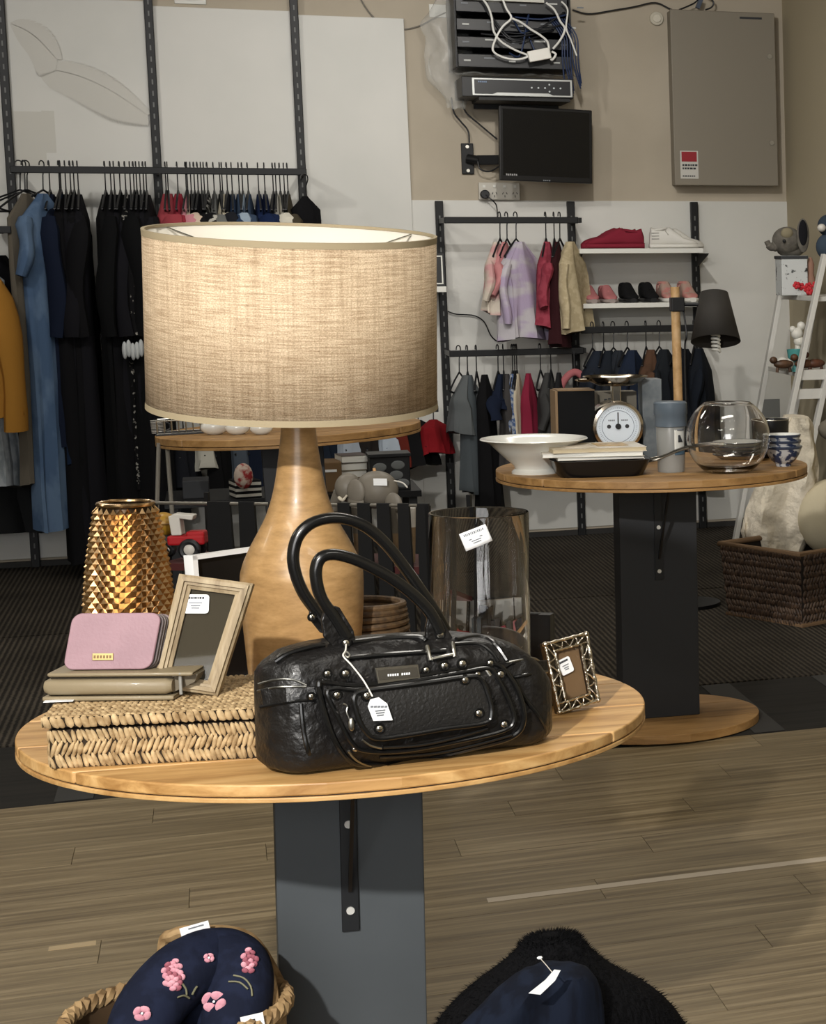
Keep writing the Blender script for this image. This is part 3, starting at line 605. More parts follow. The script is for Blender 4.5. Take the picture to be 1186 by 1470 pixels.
obj('arm', MB().box((0, 0, 0), ((Vector((e2.x, e2.y, 0)) - Vector((.04, -.05, 0))).length, .02, .045), tr((e2.x + .04) / 2, (e2.y - .05) / 2, -.008) @ rotz(math.atan2(e2.y + .05, e2.x - .04))), BLK, t, smooth=False, bevel=.004)
obj('mount', MB().box((e2.x, e2.y, 0), (.1, .02, .1)), BLK, t, smooth=False)
for k, pts in enumerate(([(648, 140), (652, 162), (662, 175), (672, 188), (674, 205)], [(664, 140), (668, 160), (690, 180), (714, 200)])):
    b = MB().tube(smoothpts([onY(x, y, WY - .05) for x, y in pts]), .004, 6)
    tag(obj('cable', b, BLKM), ['black cable from the recorder down to the monitor bracket', 'black cable from the recorder down to the monitor edge'][k], 'cable')
b = MB().tube(smoothpts([onY(686, 232, WY - .07), onY(690, 243, WY - .08), onY(703, 246, WY - .1), onY(718, 238, WY - .12)]), .004, 6)
tag(obj('cable', b, BLKM), 'short black cable loop under the monitor arm', 'cable')
# wall rack / recorder
YQ = WY - .33
a, c_ = onY(651, -12, YQ), onY(823, 100, YQ)
rw, rh = c_.x - a.x, a.z - c_.z; cx = (a.x + c_.x) / 2
t = thing('network_rack', 'black open wall rack full of equipment and blue cables', 'rack', tr(cx, WY, c_.z))
obj('side_plate', MB().box((-rw / 2 + .004, -.16, rh / 2), (.008, .31, rh)), BLK, t, smooth=False)
obj('side_plate', MB().box((rw / 2 - .004, -.16, rh / 2), (.008, .31, rh)), BLK, t, smooth=False)
obj('back_plate', MB().box((0, -.006, rh / 2), (rw, .01, rh)), BLK, t, smooth=False)
for k, (f0, f1, dp) in enumerate(((.0, .18, .32), (.27, .42, .3), (.5, .66, .31), (.75, .98, .3))):
    u = obj('rack_unit', MB().box((0, -dp / 2, rh * (f0 + f1) / 2), (rw - .02, dp - .01, rh * (f1 - f0))), mat('rack_unit_black', (24, 25, 28), .4), t, smooth=False, bevel=.003)
    for q in range(5):
        b = MB().box((-rw / 2 + .05 + q * .1 * (1 + .1 * k), -dp + .004, rh * (f0 + f1) / 2 + .012 * (q % 2)), (.05 if q % 2 else .03, .004, .007))
        obj('port_strip', b, mat('port_grey', (112, 116, 122), .5) if (q + k) % 2 else mat('port_white', (190, 192, 190), .5), u, smooth=False)
rr = random.Random(3)
for k in range(9):
    x0, x1 = rr.uniform(-.22, .1), rr.uniform(.05, .26); z0, z1 = rh * rr.uniform(.2, .9), rh * rr.uniform(.1, .8)
    b = MB().tube(smoothpts([(x0, -.3, z0), ((x0 + x1) / 2, -.345, min(z0, z1) - .01), (x1, -.33, z1), (x1 + .01, -.3, z1 + .01)]), .004, 6)
    obj('patch_cable', b, mat('blue_cable', (34, 50, 84), .5) if k % 2 else mat('dark_cable', (22, 24, 30), .5), t)
for k in range(7):
    x0 = rw / 2 - .01 - .012 * k
    b = MB().tube(smoothpts([(x0 - .02, -.31, rh * .7), (x0 + .03, -.34, rh * .45), (x0 + .035, -.33, rh * .1), (x0 + .05 + .01 * (k % 3), -.3, -.06 - .012 * k)]), .0035, 6)
    obj('patch_cable', b, MATS['blue_cable'], t)
obj('top_tray', MB().box((-.04, -.31, rh * .935), (.36, .04, .022)), mat('tray_white', (200, 198, 190), .5), t, smooth=False)
# white cable + adapter
wc = mat('white_cable', (226, 226, 222), .4)
t = thing('power_adapter', 'white power adapter with tangled white cable hanging in front of the rack', 'adapter')
b = MB().tube(smoothpts([onY(x, y, YQ - .05) for x, y in ((690, -5), (700, 8), (706, 25), (709, 45), (720, 60), (740, 72), (758, 80), (745, 85), (725, 83), (708, 73), (712, 55), (722, 38), (734, 26), (727, 12), (720, -6))]), .005, 8); obj('cable', b, wc, t)
b = MB().tube(smoothpts([onY(x, y, YQ - .055) for x, y in ((734, 26), (748, 32), (762, 42), (775, 50), (786, 60), (789, 75), (792, 86), (798, 78), (792, 74))]), .0052, 8); obj('cable', b, wc, t)
b = MB().tube(smoothpts([onY(x, y, YQ - .05) for x, y in ((784, 4), (796, 14), (804, 30), (811, 42), (804, 58), (794, 70))]), .005, 8); obj('cable', b, wc, t)
b = MB().tube(smoothpts([onY(x, y, YQ - .05) for x, y in ((806, 2), (815, 14), (813, 40), (820, 58), (828, 80))]), .004, 8); obj('cable', b, wc, t)
p = onY(774, 79, YQ - .06)
obj('brick', MB().box((0, 0, 0), (.1, .03, .05), tr(p) @ roty(-.22)), mat('adapter_white', (232, 230, 224), .4), t, smooth=False, bevel=.004)
# recorder on shelf
a, c_ = onY(677, 110, YQ), onY(822, 139, YQ); nw, nh = c_.x - a.x, a.z - c_.z
t = thing('video_recorder', 'black video recorder with silver-edged front on a bracket below the rack', 'recorder', tr((a.x + c_.x) / 2, YQ + .15, c_.z - .004))
obj('case', MB().box((-.02, .0, nh / 2), (nw + .05, .3, nh + .01)), BLKM, t, smooth=False, bevel=.003)
obj('face', MB().box((0, -.153, nh / 2), (nw, .008, nh)), mat('silver_trim', (170, 172, 170), .35, .6), t, smooth=False, bevel=.002)
obj('panel', MB().prism([(-nw / 2 + .01, nh - .008), (nw / 2 - .01, nh - .008), (nw / 2 - .01, .008), (nw / 2 - .09, .008), (nw / 2 - .11, .016), (-nw / 2 + .11, .016), (-nw / 2 + .09, .008), (-nw / 2 + .01, .008)], -.1575, -.160), mat('recorder_panel', (20, 22, 27), .3), t, smooth=False)
for dx, dz in ((.07, 0), (.1, 0), (.13, 0), (.15, .016), (.15, -.016), (.17, 0), (.2, 0)):
    b = MB(); disc(b, (dx - .03, -.160, nh / 2 + dz), .004, .002, 10); obj('button', b, mat('button_white', (200, 205, 210), .4), t)
b = MB()
for k in range(5): b.box((-nw / 2 + .03 + .008 * k, -.1603, nh - .018), (.006, .001, .007))
obj('maker_mark', b, mat('mark_blue', (110, 130, 160), .5), t, smooth=False)
obj('bracket_shelf', MB().box((.01, -.0, -.012), (nw - .04, .29, .014)), BLK, t, smooth=False)
obj('bracket_shelf', MB().box((.01, .165, -.0), (nw - .06, .03, .08)), BLK, t, smooth=False)
# plastic bag
pm_ = mat('clear_plastic_film', (225, 226, 222), .22, 0, alpha=.2, bump=.6, bscale=(14, 14, 14), dist=.01)
pc = onY(640, 70, WY - .12); b = MB()
def bagf(u, v):
    a = u * 2 * PI; r = .13 * (.75 + .35 * noise.noise(Vector((math.cos(a) * 1.2, math.sin(a) * 1.2, v * 3)))) ; sc = math.sin(PI * min(max(v, .04), .97)) ** .5
    return (pc.x - .0 + r * 1.0 * sc * math.cos(a) + .05 * noise.noise(Vector((u * 4, v * 5, 3))) + (.10 * (v < .35) * (.35 - v)), pc.y + .55 * r * sc * math.sin(a), pc.z - .27 + .52 * v + .02 * noise.noise(Vector((u * 9, v * 9, 1))))
b.grid(bagf, 48, 36)
tag(obj('plastic_bag', b, pm_), 'crumpled clear plastic bag hanging left of the rack', 'bag')
b = MB().grid(lambda u, v: (onY(655, 100, YQ).x + u * .56, YQ + .02 + .1 * v, onY(655, 107, YQ).z + .012 + .014 * noise.noise(Vector((u * 9, v * 4, 7)))), 40, 10)
tag(obj('plastic_sheet', b, pm_), 'crumpled clear plastic lying on the recorder below the rack', 'plastic sheet')
# wall cables
for pts, m, r, lab, yy in (([(515, -6), (530, 18), (550, 35), (575, 42), (600, 38), (625, 25), (640, 18)], mat('grey_cable', (120, 116, 108), .6), .0035, 'thin grey cable sagging across the beige wall left of the plastic bag', WY - .01), ([(822, 14), (845, 20), (880, 15), (910, 10), (940, 4), (960, 12), (968, 16)], BLKM, .004, 'black cable running from the rack to the electrical cabinet', WY - .02), ([(975, 14), (990, 8), (1000, 2), (1006, -8)], BLKM, .004, 'black cable rising from the top of the electrical cabinet', WY - .1), ([(1012, -8), (1024, 2), (1022, 10), (1013, 14)], BLKM, .004, 'short black cable hook above the electrical cabinet', WY - .1)):
    tag(obj('cable', MB().tube(smoothpts([onY(x, y, yy) for x, y in pts]), r, 6), m), lab, 'cable')
tag(obj('cable_connector', MB().box((0, 0, 0), (.02, .02, .05), tr(onY(1004, 5, WY - .1)) @ roty(.4)), mat('blue_grey', (70, 80, 96), .5)), 'small blue grey connector on the cable above the cabinet', 'connector')
# palm reflection on the far left glossy panel, painted as thin greyer leaf shapes
pr = mat('palm_reflection', (199, 197, 190), .45)
def frond(base, tip, sag, n, ln, yy):
    b = MB(); B, T_ = Vector(base), Vector(tip); pts = []
    for k in range(13):
        u = k / 12; p = B.lerp(T_, u); p.z -= sag * (math.sin(PI * u) * -1); pts.append(p)
    for k in range(n):
        u = .04 + .96 * k / n; i = min(int(u * 12), 11); p = pts[i].lerp(pts[i + 1], u * 12 - i); tv = (pts[i + 1] - pts[i]).normalized()
        for s, ll in ((-1, 1.0), (1, .45)):
            dv = (tv * .9 + Vector((tv.z, 0, -tv.x)) * s * -.9).normalized(); dv = (dv + Vector((0, 0, -.35)) * (1 if s < 0 else .1)).normalized() if s < 0 else dv
            l_ = ln * ll * (math.sin(PI * (u * .8 + .15)) + .2); nv = Vector((dv.z, 0, -dv.x)) * .006
            vs = [p - nv, p + nv, p + dv * l_ * .6 + nv, p + dv * l_, p + dv * l_ * .6 - nv]
            vs2 = [Vector((q.x, yy - .00006 * (2 * k + s), q.z)) for q in vs]; b.add(vs2 + [q + Vector((0, -.0004, 0)) for q in vs2], [(0, 1, 2, 3, 4), (9, 8, 7, 6, 5)] + [(j, (j + 1) % 5, (j + 1) % 5 + 5, j + 5) for j in range(5)])
    return b
yy = WY - .0175
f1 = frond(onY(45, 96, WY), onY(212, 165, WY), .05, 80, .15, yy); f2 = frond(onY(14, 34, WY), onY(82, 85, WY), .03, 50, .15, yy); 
for f_, lb in ((f1, 'painted grey reflection of a palm frond on the white panel, the long lower one'), (f2, 'painted grey reflection of a palm frond on the white panel, the upper left one')):
    tag(obj('palm_reflection', f_, pr, smooth=False), lb, 'print')
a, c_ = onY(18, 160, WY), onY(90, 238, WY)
b = MB().box(((a.x + c_.x) / 2 - .03, yy, (a.z + c_.z) / 2), (c_.x - a.x - .06, .001, a.z - c_.z))  # thin rectangles slightly greyer than the panel
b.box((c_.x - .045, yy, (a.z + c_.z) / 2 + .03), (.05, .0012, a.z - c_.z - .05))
tag(obj('faded_print', b, mat('grey_rectangle_m', (200, 198, 190), .45), smooth=False), 'faint grey rectangle low on the palm panel', 'print')
# =================================================================== ROUND TABLES
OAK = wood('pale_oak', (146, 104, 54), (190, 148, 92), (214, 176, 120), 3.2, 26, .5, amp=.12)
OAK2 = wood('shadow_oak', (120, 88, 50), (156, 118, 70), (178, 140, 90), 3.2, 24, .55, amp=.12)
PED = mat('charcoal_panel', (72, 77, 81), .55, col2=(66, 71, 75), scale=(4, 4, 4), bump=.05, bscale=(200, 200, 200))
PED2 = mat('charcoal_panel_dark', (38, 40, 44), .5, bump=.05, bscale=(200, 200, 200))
def table(c, R_, zt_, lean, label, mt, ped, pw_, pd, th=.026, nplank=5, yaw=0.0, base=True, brk=True, group=None, grooves=()):
    M = tr(c.x, c.y, zt_) @ roty(lean) @ rotz(yaw)
    t = thing('round_table', label, 'table', M, group)
    ys = [-R_ + 2 * R_ * k / nplank for k in range(nplank + 1)]
    def plank_poly(y0, y1, r, g=.0012):
        y0 = max(y0 + g, -r + .002); y1 = min(y1 - g, r - .002); o = []
        n = 14
        for k in range(n + 1): y = y0 + (y1 - y0) * k / n; o.append((math.sqrt(max(r * r - y * y, 0)), y))
        for k in range(n, -1, -1): y = y0 + (y1 - y0) * k / n; o.append((-math.sqrt(max(r * r - y * y, 0)), y))
        return o
    for k in range(nplank):
        obj('top_plank', MB().prism(plank_poly(ys[k], ys[k + 1], R_, .0024), 0, -th * .68, axis='z'), mt, t, smooth=False, bevel=.0022)
    obj('top_backing', MB().prism([((R_ - .003) * math.cos(2 * PI * k / 96), (R_ - .003) * math.sin(2 * PI * k / 96)) for k in range(96)], -th * .6, -th * .76, axis='z'), mat('groove_brown', (52, 36, 20), .8), t, smooth=False)
    obj('top_rim', MB().prism([((R_ + .0005) * math.cos(2 * PI * k / 96), (R_ + .0005) * math.sin(2 * PI * k / 96)) for k in range(96)], -th * .74, -th, axis='z'), mt, t, smooth=False, bevel=.0012)
    H = zt_
    p = obj('pedestal', MB().box((0, 0, -th - (H - th - .03) / 2), (pw_, pd, H - th - .03)), ped, t, smooth=False, bevel=.002)
    if brk:
        yb = -pd / 2
        zs2 = [pix(M, brk[0], q, 'y', yb - .006).z for q in brk[1:]]; zlo = zs2[0]; xb = pix(M, brk[0], brk[1], 'y', yb - .006).x; Lb = -th - zlo
        br = obj('bracket', MB().box((xb, yb - .003, -th - Lb / 2), (.024, .005, Lb - .002)).box((xb, yb - .10, -th - .004), (.024, .20, .005)), mat('bracket_black', (20, 22, 25), .45), t, smooth=False, bevel=.001)
        p_, q_ = Vector((xb, yb - .17, -th - .01)), Vector((xb, yb - .006, -th - Lb * .78)); v_ = q_ - p_
        obj('brace', MB().box((0, 0, 0), (.010, .005, v_.length), tr((p_ + q_) / 2) @ v_.to_track_quat('Z', 'X').to_matrix().to_4x4()), MATS['bracket_black'], br, smooth=False)
        for z in zs2[1:]:
            b = MB(); disc(b, (xb, yb - .0055, z), .0058, .003, 12); obj('screw', b, mat('screw_head', (235, 235, 230), .3, .4), br)
    if base:
        for k in range(3):
            r2 = R_ * .66; y0, y1 = -r2 + 2 * r2 * k / 3, -r2 + 2 * r2 * (k + 1) / 3
            obj('base_plank', MB().prism(plank_poly(y0, y1, r2), -H + .03, -H + .006, axis='z'), mt, t, smooth=False, bevel=.0015)
    return t, M
T1c = onZ(496, 1023, .70); T2c = onZ(939, 669, .762); T3c = onZ(417, 614, .78)
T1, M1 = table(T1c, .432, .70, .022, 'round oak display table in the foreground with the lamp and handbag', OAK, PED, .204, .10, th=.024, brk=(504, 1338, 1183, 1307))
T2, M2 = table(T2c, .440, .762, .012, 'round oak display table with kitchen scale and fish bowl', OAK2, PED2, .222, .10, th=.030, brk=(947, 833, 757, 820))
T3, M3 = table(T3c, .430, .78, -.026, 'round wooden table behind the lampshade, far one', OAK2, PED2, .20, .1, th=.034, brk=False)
def on1(px, py): p = pix(M1, px, py, 'z', 0); return p
def F1(px, py, yaw=0, z=0): p = pix(M1, px, py, 'z', z); return M1 @ tr(p.x, p.y, z) @ rotz(yaw)
def F2(px, py, yaw=0, z=0): p = pix(M2, px, py, 'z', z); return M2 @ tr(p.x, p.y, z) @ rotz(yaw)
def F3(px, py, yaw=0, z=0): p = pix(M3, px, py, 'z', z); return M3 @ tr(p.x, p.y, z) @ rotz(yaw)
def hgt(M, px, py): return pix(M, px, py, 'y', 0).z       # height of a pixel above the frame's origin in the plane y=0
def spanx(M, x0, x1, py, y=0): return pix(M, x0, py, 'y', y).x, pix(M, x1, py, 'y', y).x
# =================================================================== TABLE 1 THINGS
# lamp ------------------------------------------------------------------------
ML = F1(438, 988)
t = thing('table_lamp', 'big table lamp with wooden bottle base and woven natural drum shade', 'lamp', ML)
prof = []
for yy_, hw in ((985, 76), (980, 79), (960, 82), (925, 85), (890, 88), (860, 90), (835, 90.5), (822, 90), (812, 87.5), (800, 83), (780, 73), (760, 61.5), (740, 51), (715, 42), (690, 36), (660, 31), (635, 27.5), (610, 25), (595, 24), (590, 18)):
    z = hgt(ML, 430, yy_); x0, x1 = spanx(ML, 430 - hw, 430 + hw, yy_); prof.append(((x1 - x0) / 2 * .985, z))
prof = [(0, .0)] + [(prof[0][0] * .97, 0.0)] + prof + [(0, prof[-1][1])]
wl = bpy.data.materials.new('grainy_lamp_wood'); wl.use_nodes = True; nt = wl.node_tree; L = nt.links.new; b_ = nt.nodes['Principled BSDF']
tc = nt.nodes.new('ShaderNodeTexCoord'); mp = nt.nodes.new('ShaderNodeMapping'); mp.inputs['Scale'].default_value = (22, 22, 70); L(tc.outputs['Object'], mp.inputs[0])
n1 = nt.nodes.new('ShaderNodeTexNoise'); n1.inputs['Scale'].default_value = 1.2; n1.inputs['Detail'].default_value = 8; n1.inputs['Roughness'].default_value = .7; L(mp.outputs[0], n1.inputs['Vector'])
r = nt.nodes.new('ShaderNodeValToRGB'); e = r.color_ramp.elements; e[0].position = .3; e[0].color = lin((148, 116, 74)); e[1].position = .74; e[1].color = lin((190, 154, 106)); q = e.new(.5); q.color = lin((170, 134, 88))
L(n1.outputs['Fac'], r.inputs[0]); L(r.outputs[0], b_.inputs['Base Color']); b_.inputs['Roughness'].default_value = .38; b_.inputs['Coat Weight'].default_value = .12
obj('lamp_base', MB().lathe(smoothpts([(r_, z, 0) for r_, z in prof][1:-1], 3) and [(0, 0)] + [(p.x, p.y) for p in smoothpts([(r_, z, 0) for r_, z in prof[1:-1]], 3)] + [(0, prof[-1][1])], 72), wl, t)
zb_, zt2 = hgt(ML, 418, 584), hgt(ML, 412, 333)
x0, x1 = spanx(ML, 206, 622, 345); x2, x3 = spanx(ML, 211, 627, 585)
RT = (x1 - x0) / 2 * 1.01; RB = (x3 - x2) / 2 * 1.005
cxs = ((x0 + x1) / 2 + (x2 + x3) / 2) / 2
sm = bpy.data.materials.new('raffia_weave'); sm.use_nodes = True; nt = sm.node_tree; L = nt.links.new; b_ = nt.nodes['Principled BSDF']
tc = nt.nodes.new('ShaderNodeTexCoord'); sp = nt.nodes.new('ShaderNodeSeparateXYZ'); L(tc.outputs['Object'], sp.inputs[0])
at2 = nt.nodes.new('ShaderNodeMath'); at2.operation = 'ARCTAN2'; L(sp.outputs[1], at2.inputs[0]); L(sp.outputs[0], at2.inputs[1])
def nz2(sa, sz, det=3, rgh=.6):
    cb = nt.nodes.new('ShaderNodeCombineXYZ'); m1_ = nt.nodes.new('ShaderNodeMath'); m1_.operation = 'MULTIPLY'; m1_.inputs[1].default_value = sa; L(at2.outputs[0], m1_.inputs[0])
    m2_ = nt.nodes.new('ShaderNodeMath'); m2_.operation = 'MULTIPLY'; m2_.inputs[1].default_value = sz; L(sp.outputs[2], m2_.inputs[0]); L(m1_.outputs[0], cb.inputs[0]); L(m2_.outputs[0], cb.inputs[1])
    n_ = nt.nodes.new('ShaderNodeTexNoise'); n_.inputs['Scale'].default_value = 1; n_.inputs['Detail'].default_value = det; n_.inputs['Roughness'].default_value = rgh; L(cb.outputs[0], n_.inputs['Vector']); return n_
h1 = nz2(4, 420, 4); v1_ = nz2(34, 5, 3); w1 = nz2(90, 500, 2); blot = nz2(22, 60, 2)
def rampn(o, a_, ca, b2, cb2):
    r_ = nt.nodes.new('ShaderNodeValToRGB'); r_.color_ramp.elements[0].position = a_; r_.color_ramp.elements[1].position = b2; r_.color_ramp.elements[0].color = lin(ca); r_.color_ramp.elements[1].color = lin(cb2); L(o, r_.inputs[0]); return r_
A = rampn(h1.outputs['Fac'], .36, (196, 172, 142), .6, (238, 218, 190)); Bv = rampn(v1_.outputs['Fac'], .3, (226, 220, 212), .62, (255, 253, 250)); Cw = rampn(w1.outputs['Fac'], .3, (196, 190, 180), .7, (255, 255, 255)); Dk = rampn(blot.outputs['Fac'], .20, (160, 148, 130), .27, (255, 255, 255))
def mul(a_, b2):
    x = nt.nodes.new('ShaderNodeMix'); x.data_type = 'RGBA'; x.blend_type = 'MULTIPLY'; x.inputs[0].default_value = 1; L(a_, x.inputs[6]); L(b2, x.inputs[7]); return x.outputs[2]
col = mul(mul(mul(A.outputs[0], Bv.outputs[0]), Cw.outputs[0]), Dk.outputs[0]); L(col, b_.inputs['Base Color']); b_.inputs['Roughness'].default_value = .75
bn = nt.nodes.new('ShaderNodeBump'); bn.inputs['Strength'].default_value = .5; bn.inputs['Distance'].default_value = .0012; L(w1.outputs['Fac'], bn.inputs['Height']); L(bn.outputs[0], b_.inputs['Normal'])
hS = zt2 - zb_
MS = tr(cxs, 0, (zb_ + zt2) / 2) @ rotx(.083) @ roty(.008)
sh = obj('lamp_shade', MB().lathe([(RB, -hS / 2), (RT, hS / 2)], 128), sm, t, M=MS, solid=.0012)
obj('shade_lining', MB().lathe([(RB - .002, -hS / 2 + .001), (RT - .002, hS / 2 - .001)], 96), mat('shade_lining', (226, 220, 206), .6), sh, solid=.0006)
trim_m = mat('shade_trim', (160, 146, 118), .8, bump=.3, bscale=(300, 300, 300))
for z, R2 in ((-hS / 2, RB), (hS / 2, RT)):
    s_ = -1 if z < 0 else 1
    obj('shade_trim', MB().lathe([(R2 + .0012, z - s_ * .009), (R2 + .0018, z + s_ * .0005), (R2 - .0035, z + s_ * .0005), (R2 - .0035, z - s_ * .004)], 96), trim_m, sh)
sp_ = MB()
for k in range(3):
    a = k * 2 * PI / 3 + .5; sp_.tube([(0, 0, hS / 2 - .04), (RT * .5 * math.cos(a), RT * .5 * math.sin(a), hS / 2 - .035), ((RT - .003) * math.cos(a), (RT - .003) * math.sin(a), hS / 2 - .006)], .0018, 6)
obj('spider', sp_, SILV, sh)
obj('finial', MB().ball((0, 0, hS / 2 - .03), .009, 12, 8), SILV, sh)
obj('bulb_stem', MB().tube([(0, 0, prof[-1][1] - .01), (cxs * .6, 0, (zb_ + zt2) / 2 + .02)], .009, 12), mat('brass', (176, 140, 76), .35, 1), t)
obj('bulb', MB().ball((cxs, 0, (zb_ + zt2) / 2 + .05), (.028, .028, .036), 16, 12), mat('opal_bulb', (235, 232, 224), .3), t)
# gold vase --------------------------------------------------------------------
MV = F1(190, 1003)
t = thing('gold_vase', 'gold metallic vase covered in diamond studs at the left of the table', 'vase', MV)
zt3 = hgt(MV, 184, 722)
def vr(z):
    u = z / zt3
    pts = [(0, .050), (.1, .058), (.3, .0595), (.5, .0585), (.7, .053), (.88, .0445), (1, .0385)]
    for i in range(len(pts) - 1):
        if u <= pts[i + 1][0]: q = (u - pts[i][0]) / (pts[i + 1][0] - pts[i][0]); return (pts[i][1] + (pts[i + 1][1] - pts[i][1]) * q) * 1.0
    return pts[-1][1]
b = MB(); NC = 24; NR = 36; tw = .04
def vp(c_, rr_, k=0.0):
    z = min(max(zt3 * rr_ / NR * .985, 0.0), zt3 * .985); a = 2 * PI * (c_ + tw * rr_) / NC; r_ = vr(z) + k; return (r_ * math.cos(a), r_ * math.sin(a), z)
for rr_ in range(0, NR - 1):
    for c_ in range(NC):
        o_ = .5 * (rr_ % 2)
        v4 = [vp(c_ + o_, rr_), vp(c_ + o_ + .5, rr_ + 1), vp(c_ + o_, rr_ + 2), vp(c_ + o_ - .5, rr_ + 1), vp(c_ + o_, rr_ + 1, .0062)]
        b.add(v4, [(0, 1, 4), (1, 2, 4), (2, 3, 4), (3, 0, 4)])
gold = mat('gold_glaze', (200, 166, 122), .22, 1, bump=.1, bscale=(60, 60, 60))
obj('body', b, gold, t, smooth=False)
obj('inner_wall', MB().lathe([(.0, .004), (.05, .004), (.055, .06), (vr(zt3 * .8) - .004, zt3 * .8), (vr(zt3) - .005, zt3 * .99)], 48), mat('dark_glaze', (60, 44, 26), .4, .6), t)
obj('rim', MB().tube([((vr(zt3) - .001) * math.cos(2 * PI * k / 48), (vr(zt3) - .001) * math.sin(2 * PI * k / 48), zt3 - .001) for k in range(48)], .0036, 8, True), gold, t)
obj('foot', MB().lathe([(0, 0), (.05, 0), (.052, .006), (.05, .01)], 48), gold, t)
# woven box ---------------------------------------------------------------------
pA, pB = on1(72, 1104), on1(392, 1087); dv = pB - pA; yawB = math.atan2(dv.y, dv.x); bw = dv.length; bd = .225
MBx = M1 @ tr(pA.x, pA.y, 0) @ rotz(yawB)
bh = pix(MBx, 230, 1022, 'y', 0).z
sg = mat('seagrass', (132, 106, 70), .8, col2=(204, 178, 136), scale=(70, 70, 70), contrast=(.3, .7), bump=.4, bscale=(300, 300, 300))
t = thing('woven_box', 'flat lidded woven seagrass box under the wallets', 'box', MBx)
def weave_face(fn, L_, H_, cell=.0105, rowh=.0085, amp=.0034, nx=None):
    nx = int(L_ / cell * 6); nz_ = int(H_ / rowh * 6)
    def g(u, v):
        x = u * L_; z = v * H_; r_ = z / rowh; k = math.floor(r_); fz = r_ - k
        ph_ = (x / cell + .5 * (k % 2) + .35 * (fz - .5) + .25 * noise.noise(Vector((x * 40, k * 1.7, 0))))
        h = amp * (abs(math.sin(PI * ph_)) ** .6) * (math.sin(PI * fz) ** .5 if 0 < fz < 1 else 0) + .0012 * noise.noise(Vector((x * 90, z * 90, 2)))
        return fn(x, z, h)
    return g, nx, nz_
def woven(name, parts, m, parent):
    b = MB(); rr = random.Random(4)
    for fn, L_, H_, kw in parts:
        cell, rowh, amp = kw.get('cell', .0064), kw.get('rowh', .0165), kw.get('amp', .0028)
        nr = max(1, round(H_ / rowh)); rh = H_ / nr; nc = max(2, round(L_ / cell)); cw2 = L_ / nc
        for r_ in range(nr):
            sl = .32 * (1 if r_ % 2 else -1)
            for c_ in range(nc):
                x = (c_ + .5 + .25 * (r_ % 2) + rr.uniform(-.12, .12)) * cw2; z = (r_ + .5 + rr.uniform(-.07, .07)) * rh; s2 = sl + rr.uniform(-.15, .15); ln = rh * rr.uniform(.52, .72); wd2 = cw2 * rr.uniform(.42, .56); am = amp * rr.uniform(.75, 1.2)
                vs = []
                for i_ in range(6):
                    t_ = -1 + 2 * i_ / 5; k_ = max(1 - t_ * t_, 0) ** .5 * .85 + .15
                    for j_ in range(5):
                        a_ = PI * j_ / 4; vs.append(fn(min(max(x + t_ * ln * s2 + wd2 * k_ * math.cos(a_), 0), L_), min(max(z + t_ * ln, 0), H_), am * k_ * math.sin(a_)))
                b.add(vs, [(i_ * 5 + j_, i_ * 5 + j_ + 1, (i_ + 1) * 5 + j_ + 1, (i_ + 1) * 5 + j_) for i_ in range(5) for j_ in range(4)])
    return stuff(obj(name, b, m, parent, ang=80))
hb = bh - .018
woven('woven_side', [(lambda x, z, h: (x, -h, z), bw, hb, {}), (lambda x, z, h: (x, bd + h, z), bw, hb, {}), (lambda x, z, h: (-h, x, z), bd, hb, {}), (lambda x, z, h: (bw + h, x, z), bd, hb, {})], sg, t)
obj('inner_box', MB().box((bw / 2, bd / 2, hb / 2), (bw - .003, bd - .003, hb)), mat('seagrass_dark', (46, 34, 20), .9), t, smooth=False)
lid = woven('lid', [(lambda x, z, h: (x - .006, z - .008, bh + h), bw + .012, bd + .014, dict(cell=.0075, rowh=.009, amp=.0024)), (lambda x, z, h: (x - .006, -.008 - h, bh - .014 + z), bw + .012, .015, dict(rowh=.015, cell=.009)), (lambda x, z, h: (x - .006, bd + .006 + h, bh - .014 + z), bw + .012, .015, dict(rowh=.015, cell=.009)), (lambda x, z, h: (-.006 - h, x - .008, bh - .014 + z), bd + .014, .015, dict(rowh=.015, cell=.009)), (lambda x, z, h: (bw + .006 + h, x - .008, bh - .014 + z), bd + .014, .015, dict(rowh=.015, cell=.009))], sg, t)
obj('lid_core', MB().box((bw / 2, bd / 2, bh - .007), (bw + .008, bd + .01, .013)), MATS['seagrass_dark'], t, smooth=False)
LT = bh + .003
# taupe wallet lying flat ----------------------------------------------------------
pw0 = pix(MBx, 62, 1008, 'z', LT); pw1 = pix(MBx, 246, 1006, 'z', LT)
MW = MBx @ tr(pw0.x, pw0.y + .004, LT) @ rotz(math.atan2(pw1.y - pw0.y, pw1.x - pw0.x)); ww = (pw1 - pw0).length
tau = mat('taupe_leather', (136, 123, 98), .5, bump=.4, bscale=(150, 150, 150), coat=.1)
t = thing('wallet', 'long taupe leather wallet lying flat on the woven box', 'wallet', MW)
wd = .095
def slab(x0, x1, y0, y1, z0, z1, r=.0035, tip=0):
    rings = []; n = 3
    for x in (x0, x0 + r, x1 - r, x1):
        k = 0 if r < abs(x - x0) and abs(x1 - x) > r else (0 if x in (x0 + r, x1 - r) else r * .6)
        rings.append([(x, y, z) for y, z in rrect(y0 + k, z0 + k * .5, y1 - k, z1 - k * .5, min(r, (z1 - z0) / 2.05), 4)])
    return rings
obj('back_cover', MB().loft(slab(-.002, ww + .002, 0, wd, 0, .006, .002)), tau, t)
obj('body', MB().loft(slab(.0, ww, -.004, wd, .008, .029, .008)), tau, t)
obj('flap', MB().loft(slab(.006, ww + .028, -.002, wd + .01, .033, .0385, .0026)), tau, t)
b = MB()
